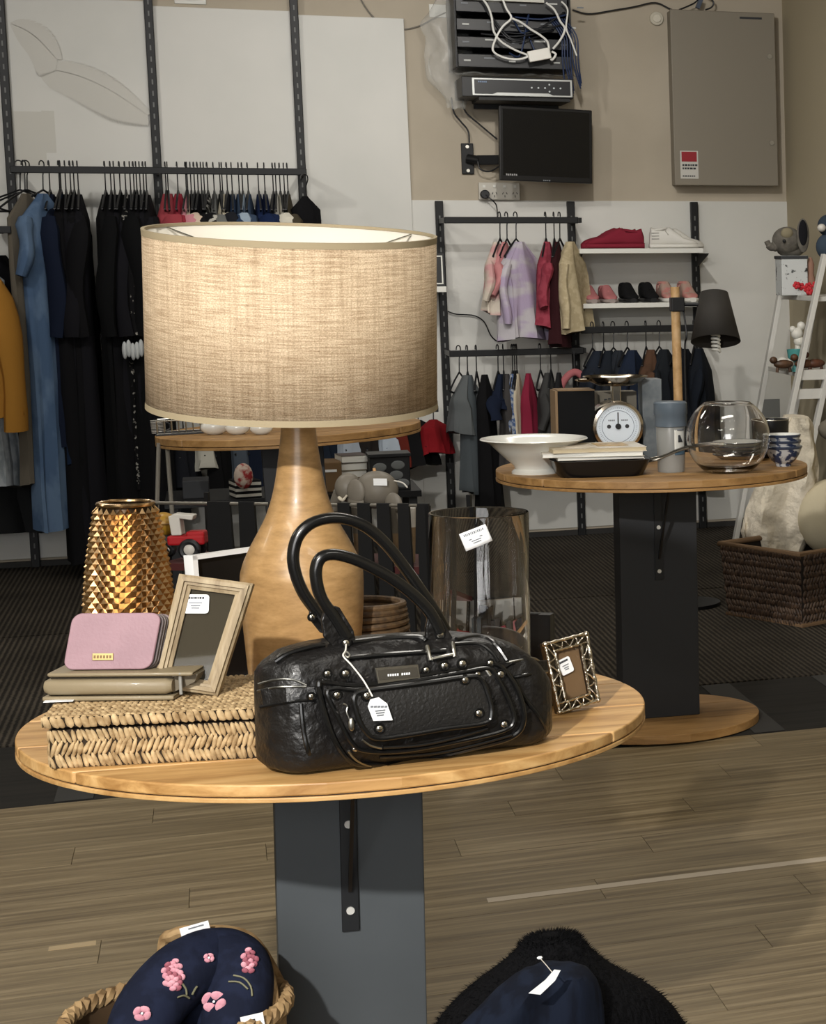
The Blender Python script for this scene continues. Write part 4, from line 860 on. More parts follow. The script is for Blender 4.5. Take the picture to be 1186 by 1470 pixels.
for k in range(3): b.box((ww * .5, wd * .5 + .004, .0075 + .0), (ww * .96, wd * .9, .002)); 
b.box((ww * .52, wd * .5 + .004, .031), (ww * .96, wd * .9, .005)); obj('lining', b, mat('taupe_dark', (78, 70, 56), .7), t, smooth=False)
ed = MB().prism([(ww - .002, .008), (ww + .026, .022), (ww + .03, .032), (ww + .026, .036), (ww - .002, .029)], .014, wd + .004); obj('gusset', ed, mat('taupe_mid', (104, 95, 78), .6), t, smooth=False)
b = MB().tube([(ww + .010, .006, .036), (ww + .012, .0, .02), (ww + .013, -.002, .008)], .0022, 8).tube([(ww + .002, .002, .034), (ww + .012, 0, .036), (ww + .022, .004, .034)], .0024, 8); obj('zip_pull', b, mat('grey_cord', (130, 128, 122), .5), t)
tag(obj('paper_slip', MB().box((0, 0, 0), (.036, .012, .0008), MBx @ tr(pw0.x + .02, pw0.y - .005, LT + .0018)), PAPER, smooth=False), 'white paper slip peeking out under the taupe wallet', 'paper')
# pink wallet standing -------------------------------------------------------------
zW = .0405
q0 = pix(MW, 89, 962, 'z', zW); q1 = pix(MW, 214, 962, 'z', zW); pww = (q1 - q0).length
MP = MW @ tr(q0.x, max(q0.y, .012), zW) @ rotz(.0) @ rotx(-.22)
hp = pix(MP, 165, 880, 'y', 0).z
sx_ = (pix(MP, 104, 885, 'y', 0).x, pix(MP, 232, 885, 'y', 0).x)
t = thing('wallet', 'dusty pink leather wallet standing upright on the taupe wallet', 'wallet', MP)
pinkm = mat('pink_leather', (154, 122, 130), .5, col2=(145, 114, 122), scale=(20, 20, 20), bump=.4, bscale=(220, 220, 220))
def sk(x, z): u = z / hp; return (x + (sx_[0]) * u * (1 - x / pww) + (sx_[1] - pww) * u * (x / pww), z)
out = [sk(x, z) for x, z in rrect(0, 0, pww, hp, .013, 6)]
obj('front_cover', MB().prism(out, 0, .004), pinkm, t, bevel=.0014)
obj('back_cover', MB().prism([(x + .006, z) for x, z in out], .026, .030), mat('mauve_grey', (128, 112, 112), .5), t, bevel=.0014)
for k, (yy_, c_) in enumerate(((.009, (90, 80, 80)), (.015, (120, 110, 108)), (.021, (84, 76, 76)))):
    obj('card_slot', MB().prism([(x * .985 + .004 + .001 * k, z * .975 + .001) for x, z in out], yy_ - .002, yy_ + .0025), mat('inner_leather_%d' % k, c_, .6), t)
obj('top_fold', MB().tube([(out[k][0], .015, hp - .002) for k in (0,)] + [(sk(x, hp)[0], .015, hp - .003) for x in (pww * .9, pww * .5, pww * .12)], .0145, 10, flat=.3), pinkm, t) if False else None
c0 = pix(MP, 148, 943, 'y', 0)
pl_ = obj('gold_plaque', MB().box((c0.x, -.001, c0.z), (.027, .002, .0095)), mat('gold_plate', (214, 188, 130), .3, .9), t, smooth=False, bevel=.0006)
b = MB()
for k in range(6): b.box((c0.x - .010 + k * .004, -.0022, c0.z), (.0026, .0005, .0042))
obj('lettering', b, mat('plaque_ink', (120, 92, 50), .5), pl_, smooth=False)
# wooden photo frame leaning ---------------------------------------------------------
def frame_from_quad(M, quad_px, ydist, leanb):
    pass
def quadframe(name, label, cat, Mb, TL, TR, BR_, BL, fw, mt, depth=.012, prof_steps=3, glass=True, backm=None, stand=True):
    """picture frame whose corners are given as pixels on the plane y=0 of Mb"""
    t = thing(name, label, cat, Mb)
    P = [pix(Mb, *p, 'y', 0) for p in (TL, TR, BR_, BL)]
    P = [Vector((p.x, 0, p.z)) for p in P]; cen = sum(P, Vector()) / 4
    def inset(d_):  # inset each corner by d_
        o = []
        for i in range(4):
            a_, b2, c2 = P[i - 1], P[i], P[(i + 1) % 4]; u = (a_ - b2).normalized(); v = (c2 - b2).normalized(); s_ = max(.2, (u.cross(v)).length); o.append(b2 + (u + v) * d_ / s_)
        return o
    for i in range(4):
        j = (i + 1) % 4; b = MB(); seq = []
        for d_, y in mt[1]: I = inset(d_ * fw); seq.append((I, -y))
        secs = [(inset(0), depth)] + seq + [(inset(fw), depth)]
        ra_ = [Vector((I[i].x, y, I[i].z)) for I, y in secs]; rb_ = [Vector((I[j].x, y, I[j].z)) for I, y in secs]
        b.loft([ra_, rb_]); obj('frame_side', b, mt[0], t, smooth=False)
    I = inset(fw * .96)
    obj('backing', MB().prism([(p.x, p.z) for p in inset(fw * .5)], depth * .8, depth * .35), backm, t, smooth=False)
    if glass: obj('glass_pane', MB().prism([(p.x, p.z) for p in I], depth * .3, depth * .22), mat('pane_glass', (12, 12, 12), .02, alpha=.22, spec=1.0), t, smooth=False)
    if stand:
        m_ = (P[0] + P[1]) / 2; mb_ = (P[2] + P[3]) / 2
        obj('easel_leg', MB().add([m_.lerp(mb_, .35) + Vector((-.012, depth, 0)), m_.lerp(mb_, .35) + Vector((.012, depth, 0)), mb_ + Vector((.02, depth + .05, .002)), mb_ + Vector((-.02, depth + .05, .002))] + [m_.lerp(mb_, .35) + Vector((-.012, depth + .002, 0)), m_.lerp(mb_, .35) + Vector((.012, depth + .002, 0)), mb_ + Vector((.02, depth + .052, .002)), mb_ + Vector((-.02, depth + .052, .002))], [(0, 1, 2, 3), (7, 6, 5, 4), (0, 4, 5, 1), (1, 5, 6, 2), (2, 6, 7, 3), (3, 7, 4, 0)]), BLKM, t, smooth=False)
    return t, P, inset
pz = pix(MBx, 313, 999, 'z', LT)
MF = MBx @ tr(pz.x, pz.y + .012, LT) @ rotz(-.05) @ rotx(-.25)
fwood = wood('driftwood', (112, 94, 70), (156, 138, 108), (184, 168, 138), 40, 8, .6, amp=.1)
steps = [(0, .004), (.18, .006), (.2, .010), (.5, .011), (.52, .007), (.72, .0065), (.74, .003), (1, .001)]
t, P, ins = quadframe('photo_frame', 'driftwood-look photo frame leaning at an angle on the woven box', 'photo frame', MF, (258, 824), (364, 838), (313, 999), (219, 985), .0185, (fwood, steps), backm=mat('brown_card', (92, 84, 66), .8))
def sticker(M, parent, px, py, w_, h_, rot, yv=-.001, lines=True, name='price_sticker'):
    c0 = pix(M, px, py, 'y', yv); Mx = tr(c0.x, yv, c0.z) @ roty(-rot)
    s_ = obj(name, MB().prism(rrect(-w_ / 2, -h_ / 2, w_ / 2, h_ / 2, min(w_, h_) * .15, 3), 0, -.0006), PAPER, parent, M=Mx, smooth=False)
    if lines:
        b = MB(); x = -w_ * .36; rr_ = random.Random(int(px))
        while x < w_ * .34: l_ = w_ * rr_.uniform(.02, .05); b.box((x, -.0009, h_ * .32), (l_, .0004, h_ * .12)); x += l_ + w_ * .015
        obj('barcode', b, INKD, s_, smooth=False)
        b = MB()
        for k, (z, wl_) in enumerate(((.05, .5), (-.1, .36), (-.22, .3))): b.box((0, -.0009, h_ * z), (w_ * wl_, .0004, h_ * .06))
        obj('print', b, INK, s_, smooth=False)
    return s_
sticker(MF, t, 281, 867, .034, .026, -.03, yv=.001)
# black frame with white edge, behind -------------------------------------------------
pz = on1(287, 990); MWf = M1 @ tr(pz.x, pz.y, 0) @ rotz(.70) @ rotx(-.08)
hh = pix(MWf, 287, 795, 'y', 0).z
t = thing('picture_frame', 'black picture with thin white frame standing between vase and lamp', 'picture frame', MWf)
wf = .15
b = MB().box((.004, 0, hh / 2), (.009, .02, hh)).box((wf - .004, 0, hh / 2), (.009, .02, hh)).box((wf / 2, 0, hh - .004), (wf, .02, .007)).box((wf / 2, 0, .004), (wf, .02, .007))
obj('frame', b, mat('bright_white_frame', (244, 244, 242), .4), t, smooth=False)
obj('picture', MB().box((wf / 2, .004, hh / 2), (wf - .01, .008, hh - .01)), mat('dark_picture', (20, 18, 17), .4), t, smooth=False)
# rope-wound bowl -------------------------------------------------------------------
MR = F1(527, 968); zr_ = hgt(MR, 525, 866)
t = thing('coiled_bowl', 'brown coiled rope bowl behind the handbag', 'bowl', MR)
rx = [p for p in spanx(MR, 470, 581, 866)]; rr0 = (rx[1] - rx[0]) / 2
rope = mat('brown_rope', (98, 76, 50), .65, col2=(64, 48, 32), scale=(90, 90, 90), bump=.4, bscale=(200, 200, 200))
n = 12
for k in range(n):
    u = k / (n - 1); rad = rr0 * (1.12 - .14 * u ** 2 if u > .5 else 1.0 + .085 * math.sin(PI * u)); z = .005 + (zr_ - .006) * u
    obj('coil', MB().tube([(rad * math.cos(2 * PI * j / 48), rad * math.sin(2 * PI * j / 48), z + .0016 * math.sin(2 * PI * j / 48 + k)) for j in range(48)], zr_ / n * .60, 8, True), rope, t)
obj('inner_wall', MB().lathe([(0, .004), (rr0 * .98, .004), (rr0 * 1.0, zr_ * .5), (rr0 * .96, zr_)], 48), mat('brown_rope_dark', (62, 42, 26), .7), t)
# glass cylinder ---------------------------------------------------------------------
MG = F1(692, 990); zg = hgt(MG, 685, 735); gx = spanx(MG, 612, 758, 735); gr = (gx[1] - gx[0]) / 2 * .985
t = thing('glass_cylinder', 'tall clear glass cylinder vase behind the handbag', 'vase', MG)
obj('glass', MB().lathe([(0, 0), (gr - .002, 0), (gr, .003), (gr, zg - .001), (gr - .001, zg), (gr - .0032, zg), (gr - .004, zg - .002), (gr - .004, .010), (gr - .008, .007), (0, .007)], 72), GLASS, t)
cc = (683 - 685) / 950; 
def cylsticker(M, parent, px, py, w_, h_, rot, R_):
    c0 = pix(M, px, py, 'y', -R_); Mx = M.inverted(); a0 = math.atan2(-R_, c0.x) ; zz_ = c0.z
    def place(x, z, e=0):
        x, z = x * math.cos(rot) - z * math.sin(rot), x * math.sin(rot) + z * math.cos(rot); a_ = -PI / 2 + c0.x / R_ + x / R_; return ((R_ + .0006 + e) * math.cos(a_), (R_ + .0006 + e) * math.sin(a_), zz_ + z)
    s_ = obj('price_sticker', MB().grid(lambda u, v: place((u - .5) * w_, (v - .5) * h_), 10, 4), PAPER, parent, solid=.0004)
    b = MB(); rr_ = random.Random(9); x = -w_ * .36
    while x < w_ * .34: l_ = w_ * rr_.uniform(.03, .06); b.add([place(x, h_ * .24, .0006), place(x + l_, h_ * .24, .0006), place(x + l_, h_ * .38, .0006), place(x, h_ * .38, .0006)], [(0, 1, 2, 3)]); x += l_ + w_ * .02
    for z, wl_ in ((.0, .5), (-.12, .36), (-.24, .3)): b.add([place(-w_ * wl_ / 2, h_ * (z - .03), .0006), place(w_ * wl_ / 2, h_ * (z - .03), .0006), place(w_ * wl_ / 2, h_ * (z + .03), .0006), place(-w_ * wl_ / 2, h_ * (z + .03), .0006)], [(0, 1, 2, 3)])
    obj('print', b, INK, s_)
cylsticker(MG, t, 683, 772, .042, .028, .38, gr)
# black easel frame behind the glass ---------------------------------------------------
pz = on1(745, 953); MK = M1 @ tr(pz.x, pz.y, 0) @ rotz(-.45) @ rotx(.0)
t = thing('photo_frame', 'black photo frame seen from behind, right of the glass cylinder', 'photo frame', MK)
h_ = pix(MK, 790, 880, 'y', 0).z
obj('back_board', MB().box((0, 0, h_ / 2), (.12, .012, h_)), mat('black_board', (16, 16, 17), .5), t, smooth=False, bevel=.002)
obj('easel_leg', MB().box((0, 0, 0), (.035, .003, h_ * .7), tr(-.005, -.028, h_ * .36) @ rotx(.0 - .3)), mat('easel_grey', (74, 72, 68), .6), t, smooth=False)
obj('spacer', MB().box((.05, -.012, h_ / 2), (.02, .016, h_)), BLKM, t, smooth=False)
# ornate silver frame ---------------------------------------------------------------------
pz = on1(828, 1021); MO = M1 @ tr(pz.x, pz.y, 0) @ rotz(.42) @ rotx(-.2)
orn = mat('antique_silver', (206, 198, 182), .22, 1, bump=.9, bscale=(130, 130, 130), dist=.003)
t, P, ins = quadframe('photo_frame', 'small ornate silver photo frame at the right of the handbag', 'photo frame', MO, (779, 924), (841, 908), (859, 1006), (801, 1025), .0155, (mat('antique_dark', (92, 84, 72), .3, 1, bump=.9, bscale=(150, 150, 150), dist=.003), [(0, .003), (.25, .004), (.35, .001), (.75, .001), (.85, .004), (1, .002)]), backm=mat('kraft_card', (168, 134, 96), .8), depth=.008)
for d_ in (.0012, .0145):
    I = ins(d_); pts = []
    for i in range(4):
        for k in range(16): pts.append(I[i].lerp(I[(i + 1) % 4], k / 16) + Vector((0, -.004, 0)))
    obj('silver_moulding', MB().tube(pts, [.0022 + .0007 * math.sin(k * 1.9) for k in range(len(pts))], 8, True), orn, t)
I0, I1 = ins(.002), ins(.0135)
for i in range(4):
    for k in range(7):
        u0, u1 = (k + .1) / 7, (k + .9) / 7; A_ = (I0 if k % 2 else I1); B_ = (I1 if k % 2 else I0)
        b = MB().tube(smoothpts([A_[i].lerp(A_[(i + 1) % 4], u0) + Vector((0, -.003, 0)), ((I0[i] + I1[i]) / 2).lerp((I0[(i + 1) % 4] + I1[(i + 1) % 4]) / 2, (u0 + u1) / 2) + Vector((0, -.0045, 0)), B_[i].lerp(B_[(i + 1) % 4], u1) + Vector((0, -.003, 0))], 3), .0013, 6); obj('scroll', b, orn, t)
    obj('corner_bead', MB().ball(I0[i] + Vector((0, -.003, 0)), .0045, 10, 8), orn, t)
sticker(MO, t, 812, 956, .022, .024, .28, yv=-.001)
# =================================================================== HANDBAG
pa, pb = on1(432, 1119), on1(778, 1074); dv = pb - pa; yawH = math.atan2(dv.y, dv.x)
BWd = .405; BD = .135
mid = (pa + pb) / 2
MH_ = M1 @ tr(mid.x, mid.y, 0) @ rotz(yawH)       # y=0 is the front plane of the bag
lx0 = pix(MH_, 372, 1000, 'y', .05).x; lx1 = pix(MH_, 793, 1000, 'y', .05).x
lea = mat('black_leather', (15, 14, 14), .40, bump=.8, bscale=(38, 38, 38), coat=.04, dist=.008, col2=(24, 22, 21), scale=(14, 14, 14))
lea2 = mat('black_grain_leather', (30, 29, 28), .42, bump=.8, bscale=(220, 220, 220), coat=.1, dist=.0015)
pip = mat('black_piping', (15, 15, 15), .28, coat=.3)
t = thing('handbag', 'black leather handbag with two looped handles and silver rivets', 'handbag', MH_)
def topz(px): # silhouette top in px -> z
    S_ = [(372, 962), (385, 948), (410, 932), (445, 922), (480, 917), (540, 913), (600, 910), (650, 908), (700, 912), (740, 924), (770, 945), (785, 962), (793, 985)]
    for i in range(len(S_) - 1):
        if px <= S_[i + 1][0]: q = (px - S_[i][0]) / (S_[i + 1][0] - S_[i][0]); return S_[i][1] + (S_[i + 1][1] - S_[i][1]) * q
    return S_[-1][1]
rings = []; NX = 56; XA, XB = lx0, lx1
def bag_dims(u):
    px = 372 + 421 * u; x = XA + (XB - XA) * u
    zt_ = pix(MH_, px, topz(px), 'y', BD * .5).z
    e = min(u, 1 - u); dep = 1 if e > .13 else math.sin(PI / 2 * (e / .13)) ** .55 * .9 + .1 if e > 0 else .12
    return x, zt_, dep
for k in range(NX + 1):
    u = k / NX; x, zt_, dep = bag_dims(u); zt_ = max(zt_, .03); zb = .0 + .02 * (1 - dep)
    ring = []; N = 40
    for j in range(N):
        a_ = 2 * PI * j / N; ca, sa = math.cos(a_), math.sin(a_)
        z = (zb + zt_) / 2 + (zt_ - zb) / 2 * math.copysign(abs(sa) ** (.55 if sa > 0 else .36), sa)
        taper = 1 - .32 * max(0, (z / .19)) ** 1.6
        yv = BD / 2 + (BD / 2) * dep * taper * math.copysign(abs(ca) ** (.55 if sa > 0 else .4), ca)
        wr = .0022 * noise.noise(Vector((x * 35, z * 35, ca))) + .003 * noise.noise(Vector((x * 12, z * 14, ca * 2)))
        ring.append((x + .3 * wr, yv + wr * (1 if ca > 0 else -1), max(z + wr * .5, 0)))
    rings.append(ring)
obj('body', MB().loft(rings), lea, t, ang=70)
def fy(x, z):   # front surface y at height z
    u = (x - XA) / (XB - XA); u = min(max(u, 0), 1); _, zt_, dep = bag_dims(u); zb = .02 * (1 - dep)
    h = (zt_ - zb) / 2; s_ = min(abs(z - (zb + zt_) / 2) / max(h, .01), .995); ca = (1 - s_ ** (2 / .55)) ** .5
    taper = 1 - .32 * max(0, z / .19) ** 1.6
    return BD / 2 - BD / 2 * dep * taper * ca ** .55
def bp(px, py, off=0.0):
    p = pix(MH_, px, py, 'y', .01)
    for _ in range(4): p = pix(MH_, px, py, 'y', fy(p.x, p.z) - off)
    return Vector(p)
def piping(pts, r, off, m=pip, closed=False, name='piping', n=6, parent=None):
    return obj(name, MB().tube(smoothpts([bp(x, y, off) for x, y in pts], n, closed), r, 8, closed), m, parent or t)
def patch(pts, off0, off1, m, name, n=6):
    P_ = smoothpts([bp(x, y, off1) for x, y in pts], n, True); c0 = sum(P_, Vector()) / len(P_)
    Q_ = [p + Vector((0, off1 - off0, 0)) for p in P_]
    b = MB(); rings_ = [Q_] + [P_] + [[c0.lerp(p, k) + Vector((0, -.004 * (1 - k ** 2), 0)) for p in P_] for k in (.94, .8, .55, .3, .08)]
    b.loft([[tuple(p) for p in r_] for r_ in rings_], True, True); return obj(name, b, m, t, ang=60)
outer = [(458, 985), (470, 980), (520, 984), (604, 970), (665, 959), (702, 953), (722, 960), (745, 995), (752, 1035), (735, 1058), (680, 1074), (600, 1092), (530, 1098), (500, 1090), (475, 1050)]
mid_ = [(470, 996), (482, 988), (520, 990), (604, 976), (665, 965), (702, 960), (716, 976), (733, 1010), (738, 1036), (720, 1050), (660, 1064), (580, 1078), (525, 1078), (505, 1066), (485, 1030)]
flap = [(508, 1003), (518, 993), (560, 987), (620, 979), (668, 972), (690, 974), (702, 1000), (706, 1024), (696, 1038), (640, 1046), (580, 1056), (540, 1060), (522, 1046), (512, 1024)]
patch(outer, 0, .012, lea, 'outer_pocket'); piping(outer, .0036, .014, closed=True)
patch(mid_, .008, .021, lea, 'middle_pocket'); piping(mid_, .003, .023, closed=True)
patch(flap, .016, .031, lea2, 'front_pocket'); piping(flap, .0034, .033, closed=True)
zp = mat('zip_metal', (150, 150, 146), .3, 1)
piping([(500, 1078), (510, 1090), (525, 1098), (545, 1102)], .0016, .019, zp, name='zip')
piping([(520, 1062), (532, 1070), (548, 1074)], .0018, .03, zp, name='zip')
piping([(550, 1073), (600, 1070), (650, 1060), (700, 1046)], .0024, .026)
piping([(545, 1087), (620, 1082), (680, 1070), (735, 1055)], .0024, .018)
# end belts
for pts, m, r_, of in (([(371, 982), (395, 976), (420, 976), (440, 984)], zp, .0018, .001), ([(370, 992), (395, 987), (420, 986), (440, 986)], zp, .0018, .001), ([(374, 1015), (400, 1010), (425, 1006), (450, 1005)], pip, .0026, 0), ([(726, 952), (745, 948), (765, 945), (775, 950)], zp, .0018, .001), ([(738, 972), (760, 968), (785, 964)], pip, .0026, 0), ([(740, 975), (752, 1000), (775, 1030), (783, 1050), (770, 1064)], pip, .003, 0), ([(432, 1010), (436, 1050), (445, 1085), (460, 1108)], pip, .003, 0), ([(395, 950), (415, 938), (450, 928), (466, 926)], pip, .003, 0), ([(655, 918), (690, 914), (712, 926), (728, 948)], pip, .0035, 0), ([(650, 925), (685, 924), (705, 936), (715, 950)], pip, .0028, 0), ([(500, 945), (540, 941), (600, 937), (640, 934)], pip, .0035, .001), ([(505, 922), (560, 916), (600, 915), (612, 920)], pip, .004, .002)):
    piping(pts, r_, of, m, name='zip' if m is zp else 'piping')
# side tab straps
def strap_patch(pts, off, m, name, th_=.003):
    P_ = [bp(x, y, off) for x, y in pts]; b = MB(); n_ = len(P_)
    b.add([tuple(p) for p in P_] + [tuple(p + Vector((0, th_, 0))) for p in P_], [tuple(range(n_)), tuple(range(n_, 2 * n_))[::-1]] + [(i, (i + 1) % n_, (i + 1) % n_ + n_, i + n_) for i in range(n_)])
    return obj(name, b, m, t, smooth=False, bevel=.001)
strap_patch([(374, 990), (410, 984), (452, 986), (456, 1004), (412, 1008), (378, 1014)], .004, lea, 'side_strap')
strap_patch([(700, 950), (735, 952), (786, 948), (788, 965), (742, 972), (706, 970)], .004, lea, 'side_strap')
# plate
pq = [bp(x, y, .006) for x, y in ((535, 957), (596, 952), (599, 971), (539, 979))]; pq = [p + Vector((0, -.012, 0)) for p in pq]
b = MB().add([tuple(p) for p in pq] + [tuple(p + Vector((0, .004, 0))) for p in pq], [(0, 1, 2, 3), (7, 6, 5, 4), (0, 4, 5, 1), (1, 5, 6, 2), (2, 6, 7, 3), (3, 7, 4, 0)])
pt = obj('name_plate', b, mat('brushed_plate', (150, 146, 136), .32, 1), t, smooth=False)
b = MB(); c0 = sum(pq, Vector()) / 4; ux_ = (pq[1] - pq[0]).normalized(); uz_ = (pq[0] - pq[3]).normalized()
qq = [c0 + ux_ * sx2 * .026 + uz_ * sz2 * .0065 + Vector((0, -.0007, 0)) for sx2, sz2 in ((-1, 1), (1, 1), (1, -1), (-1, -1))]
b.add([tuple(p) for p in qq] + [tuple(p + Vector((0, .0006, 0))) for p in qq], [(0, 1, 2, 3), (7, 6, 5, 4), (0, 4, 5, 1), (1, 5, 6, 2), (2, 6, 7, 3), (3, 7, 4, 0)])
obj('plate_inset', b, mat('plate_dark', (92, 88, 80), .4, .8), pt, smooth=False)
b = MB()
for k in range(10):
    if k == 5: continue
    p = c0 + ux_ * (-.013 + k * .003) + uz_ * -.001 + Vector((0, -.0012, 0)); b.box(p, (.002, .0005, .003))
obj('lettering', b, PAPER, pt, smooth=False)
# handles
def hp3(px, py, yv): return Vector(pix(MH_, px, py, 'y', yv))
hb_ = [(478, 912), (456, 880), (436, 852), (424, 822), (421, 795), (428, 770), (446, 752), (472, 744), (500, 746), (528, 758), (556, 783), (582, 816), (606, 850), (626, 880), (640, 906)]
ha_ = [(498, 915), (480, 886), (463, 862), (455, 838), (454, 815), (462, 800), (480, 796), (506, 802), (535, 815), (565, 832), (595, 855), (618, 880), (632, 908)]
hm = mat('handle_leather', (18, 18, 18), .25, coat=.35, bump=.2, bscale=(80, 80, 80))
obj('handle', MB().tube(smoothpts([hp3(x, y, BD * .78) for x, y in hb_], 5), .0078, 12), hm, t)
obj('handle', MB().tube(smoothpts([hp3(x, y, BD * .3) for x, y in ha_], 5), .0078, 12), hm, t)
def tab(pts, yv, w_, name='handle_tab'):
    P_ = [hp3(x, y, yv - .0) for x, y in pts]; n_ = len(P_)
    b = MB().add([tuple(p) for p in P_] + [tuple(p + Vector((0, w_, 0))) for p in P_], [tuple(range(n_)), tuple(range(n_, 2 * n_))[::-1]] + [(i, (i + 1) % n_, (i + 1) % n_ + n_, i + n_) for i in range(n_)])
    obj(name, b, lea, t, smooth=False, bevel=.0015)
tab([(470, 868), (488, 872), (508, 905), (515, 935), (505, 945), (488, 938), (466, 915), (462, 890)], BD * .28, .008)
tab([(616, 880), (634, 888), (650, 915), (652, 940), (640, 946), (618, 943), (612, 925), (612, 900)], BD * .28, .008)
tab([(446, 868), (462, 872), (476, 900), (478, 915), (460, 908), (444, 888)], BD * .75, .006)
for pts in ([(613, 927), (618, 948)], [(650, 922), (653, 943)], [(620, 946), (650, 940)], [(696, 958), (704, 970)]): piping([pts[0], ((pts[0][0] + pts[1][0]) / 2, (pts[0][1] + pts[1][1]) / 2), pts[1]], .0026, .006 if pts[0][0] < 690 else .022, SILV, name='buckle')
piping([(495, 940), (499, 944), (502, 940), (498, 936)], .0012, .012, SILV, name='ring', closed=True)
riv = mat('rivet_silver', (225, 222, 214), .2, 1)
for px, py, of, r_ in ((497, 923, .013, .0045), (632, 911, .013, .005), (664, 953, .02, .0052), (638, 956, .02, .005), (668, 976, .034, .0048), (688, 1024, .034, .0048), (545, 1046, .034, .0048), (527, 999, .034, .005), (484, 998, .024, .0045), (724, 1040, .022, .0048), (719, 968, .022, .0048), (704, 952, .018, .0042), (470, 967, .016, .0042), (496, 967, .018, .005), (510, 1075, .014, .004), (447, 1000, .01, .004), (686, 968, .02, .0042), (612, 962, .018, .004), (448, 886, -.09, .004)):
    c0 = bp(px, py, of) if of > -.05 else hp3(px, py, BD * .7)
    b = MB().ball((c0.x, c0.y, c0.z), (r_, r_ * .5, r_), 12, 8); rv = obj('rivet', b, riv, t)
    obj('rivet_washer', MB().tube([(c0.x + r_ * 1.25 * math.cos(2 * PI * k / 14), c0.y + .0005, c0.z + r_ * 1.25 * math.sin(2 * PI * k / 14)) for k in range(14)], r_ * .3, 6, True), pip, t)
piping([(493, 1010), (499, 1014), (498, 1022), (504, 1036)], .0015, .024, SILV, name='zip_pull')
b = MB().ball(bp(505, 1040, .027), (.0045, .003, .009), 10, 8); obj('zip_pull', b, SILV, t)
b = MB().tube(smoothpts([bp(497, 925, .018), bp(496, 934, .018), bp(493, 942, .02), bp(505, 955, .022), bp(522, 977, .03), bp(535, 1000, .04)]), .0011, 6)
tg = thing('price_tag', 'white paper price tag tied with string to the handbag', 'price tag', MH_)
obj('string', b, mat('white_string', (220, 216, 206), .7), tg)
Pt = [bp(x, y, .040) for x, y in ((532, 1004), (544, 1001), (556, 1010), (564, 1034), (536, 1035), (528, 1014))]
ym = min(p.y for p in Pt) ; Pt = [hp3(x, y, ym) for x, y in ((532, 1004), (544, 1001), (556, 1010), (564, 1034), (536, 1035), (528, 1014))]
obj('card', MB().add([tuple(p) for p in Pt] + [tuple(p + Vector((0, .0006, 0))) for p in Pt], [tuple(range(6)), tuple(range(6, 12))[::-1]] + [(i, (i + 1) % 6, (i + 1) % 6 + 6, i + 6) for i in range(6)]), PAPER, tg, smooth=False)
b = MB()
for k in range(5): b.box(hp3(534 + k * 5, 1014.5, ym - .0006), (.0035, .0003, .0022))
for k in range(3): b.box(hp3(546, 1020 + k * 3.4, ym - .0006), (.013 - .002 * k, .0003, .0016))
obj('print', b, INK, tg, smooth=False)
# =================================================================== TABLE 2 THINGS
def prof_px(M, cx, rows, k=1.0):
    o = []
    for py, hw in rows:
        z = hgt(M, cx, py); a_, b2 = spanx(M, cx - hw, cx + hw, py); o.append(((b2 - a_) / 2 * k, max(z, 0)))
    return o
EN = mat('white_enamel', (226, 226, 220), .18, coat=.3)
MB1 = F2(768, 679)
t = thing('footed_bowl', 'wide white footed serving bowl at the left of the far oak table', 'bowl', MB1)
pr_ = prof_px(MB1, 768, [(679, 33), (676, 33), (672, 28), (667, 30), (655, 44), (645, 54), (635, 64), (630, 77)]); zr2 = pr_[-1][1]
obj('bowl_body', MB().lathe([(0, .003)] + pr_ + [(pr_[-1][0] - .002, zr2 + .003), (pr_[-2][0] - .005, zr2 - .006), (pr_[-4][0] - .006, zr2 - .045), (.03, .025), (0, .022)], 64), EN, t)
b = MB().grid(lambda u, v: (.0 + .075 * (u - .5), -.075 + .04 * v, .003 + .02 * abs(noise.noise(Vector((u * 5, v * 4, 1)))) + .018 * math.sin(PI * u) * math.sin(PI * v)), 20, 12)
tag(obj('plastic_wrap', b, mat('crumpled_clear', (230, 234, 238), .12, alpha=.45, bump=.5, bscale=(60, 60, 60), dist=.004), M=F2(757, 676), solid=.0008), 'crumpled clear plastic wrap at the foot of the white bowl', 'plastic wrap')
# grill pan
MPn = F2(868, 686, -.03)
px0, px1 = spanx(MPn, 793, 936, 680); hpn = hgt(MPn, 860, 662)
cast = mat('black_enamel_pan', (17, 18, 20), .3, coat=.2)
t = thing('grill_pan', 'square black grill pan with long metal handle, magazines stacked in it', 'pan', MPn)
w0, w1_ = (px1 - px0) / 2 * .86, (px1 - px0) / 2
def sq(r_, z, n=40, y0=.0): return [(r_ * math.copysign(abs(math.cos(2 * PI * j / n)) ** .35, math.cos(2 * PI * j / n)), .11 + r_ * .82 * math.copysign(abs(math.sin(2 * PI * j / n)) ** .35, math.sin(2 * PI * j / n)), z) for j in range(n)]
obj('pan_body', MB().loft([sq(w0 * .97, 0), sq(w0, .004), sq(w1_, hpn), sq(w1_ - .004, hpn), sq(w0 - .006, .008), sq(.01, .008)]), cast, t)
hpt = [(w1_ - .01, .1, hpn - .012), (w1_ + .03, .085, hpn - .004), (w1_ + .09, .06, hpn + .022), (w1_ + .15, .035, hpn + .035), (w1_ + .2, .02, hpn + .036)]
obj('handle', MB().tube(smoothpts(hpt), [.0085] * 6 + [.006] * 6 + [.0065] * 13, 10, flat=.6), mat('handle_steel', (130, 126, 118), .25, 1), t)
b = MB()
for s_ in (-.012, .012): b.ball((w1_ - .004, .1 + s_, hpn - .014), .005, 10, 6)
obj('rivet', b, SILV, t)
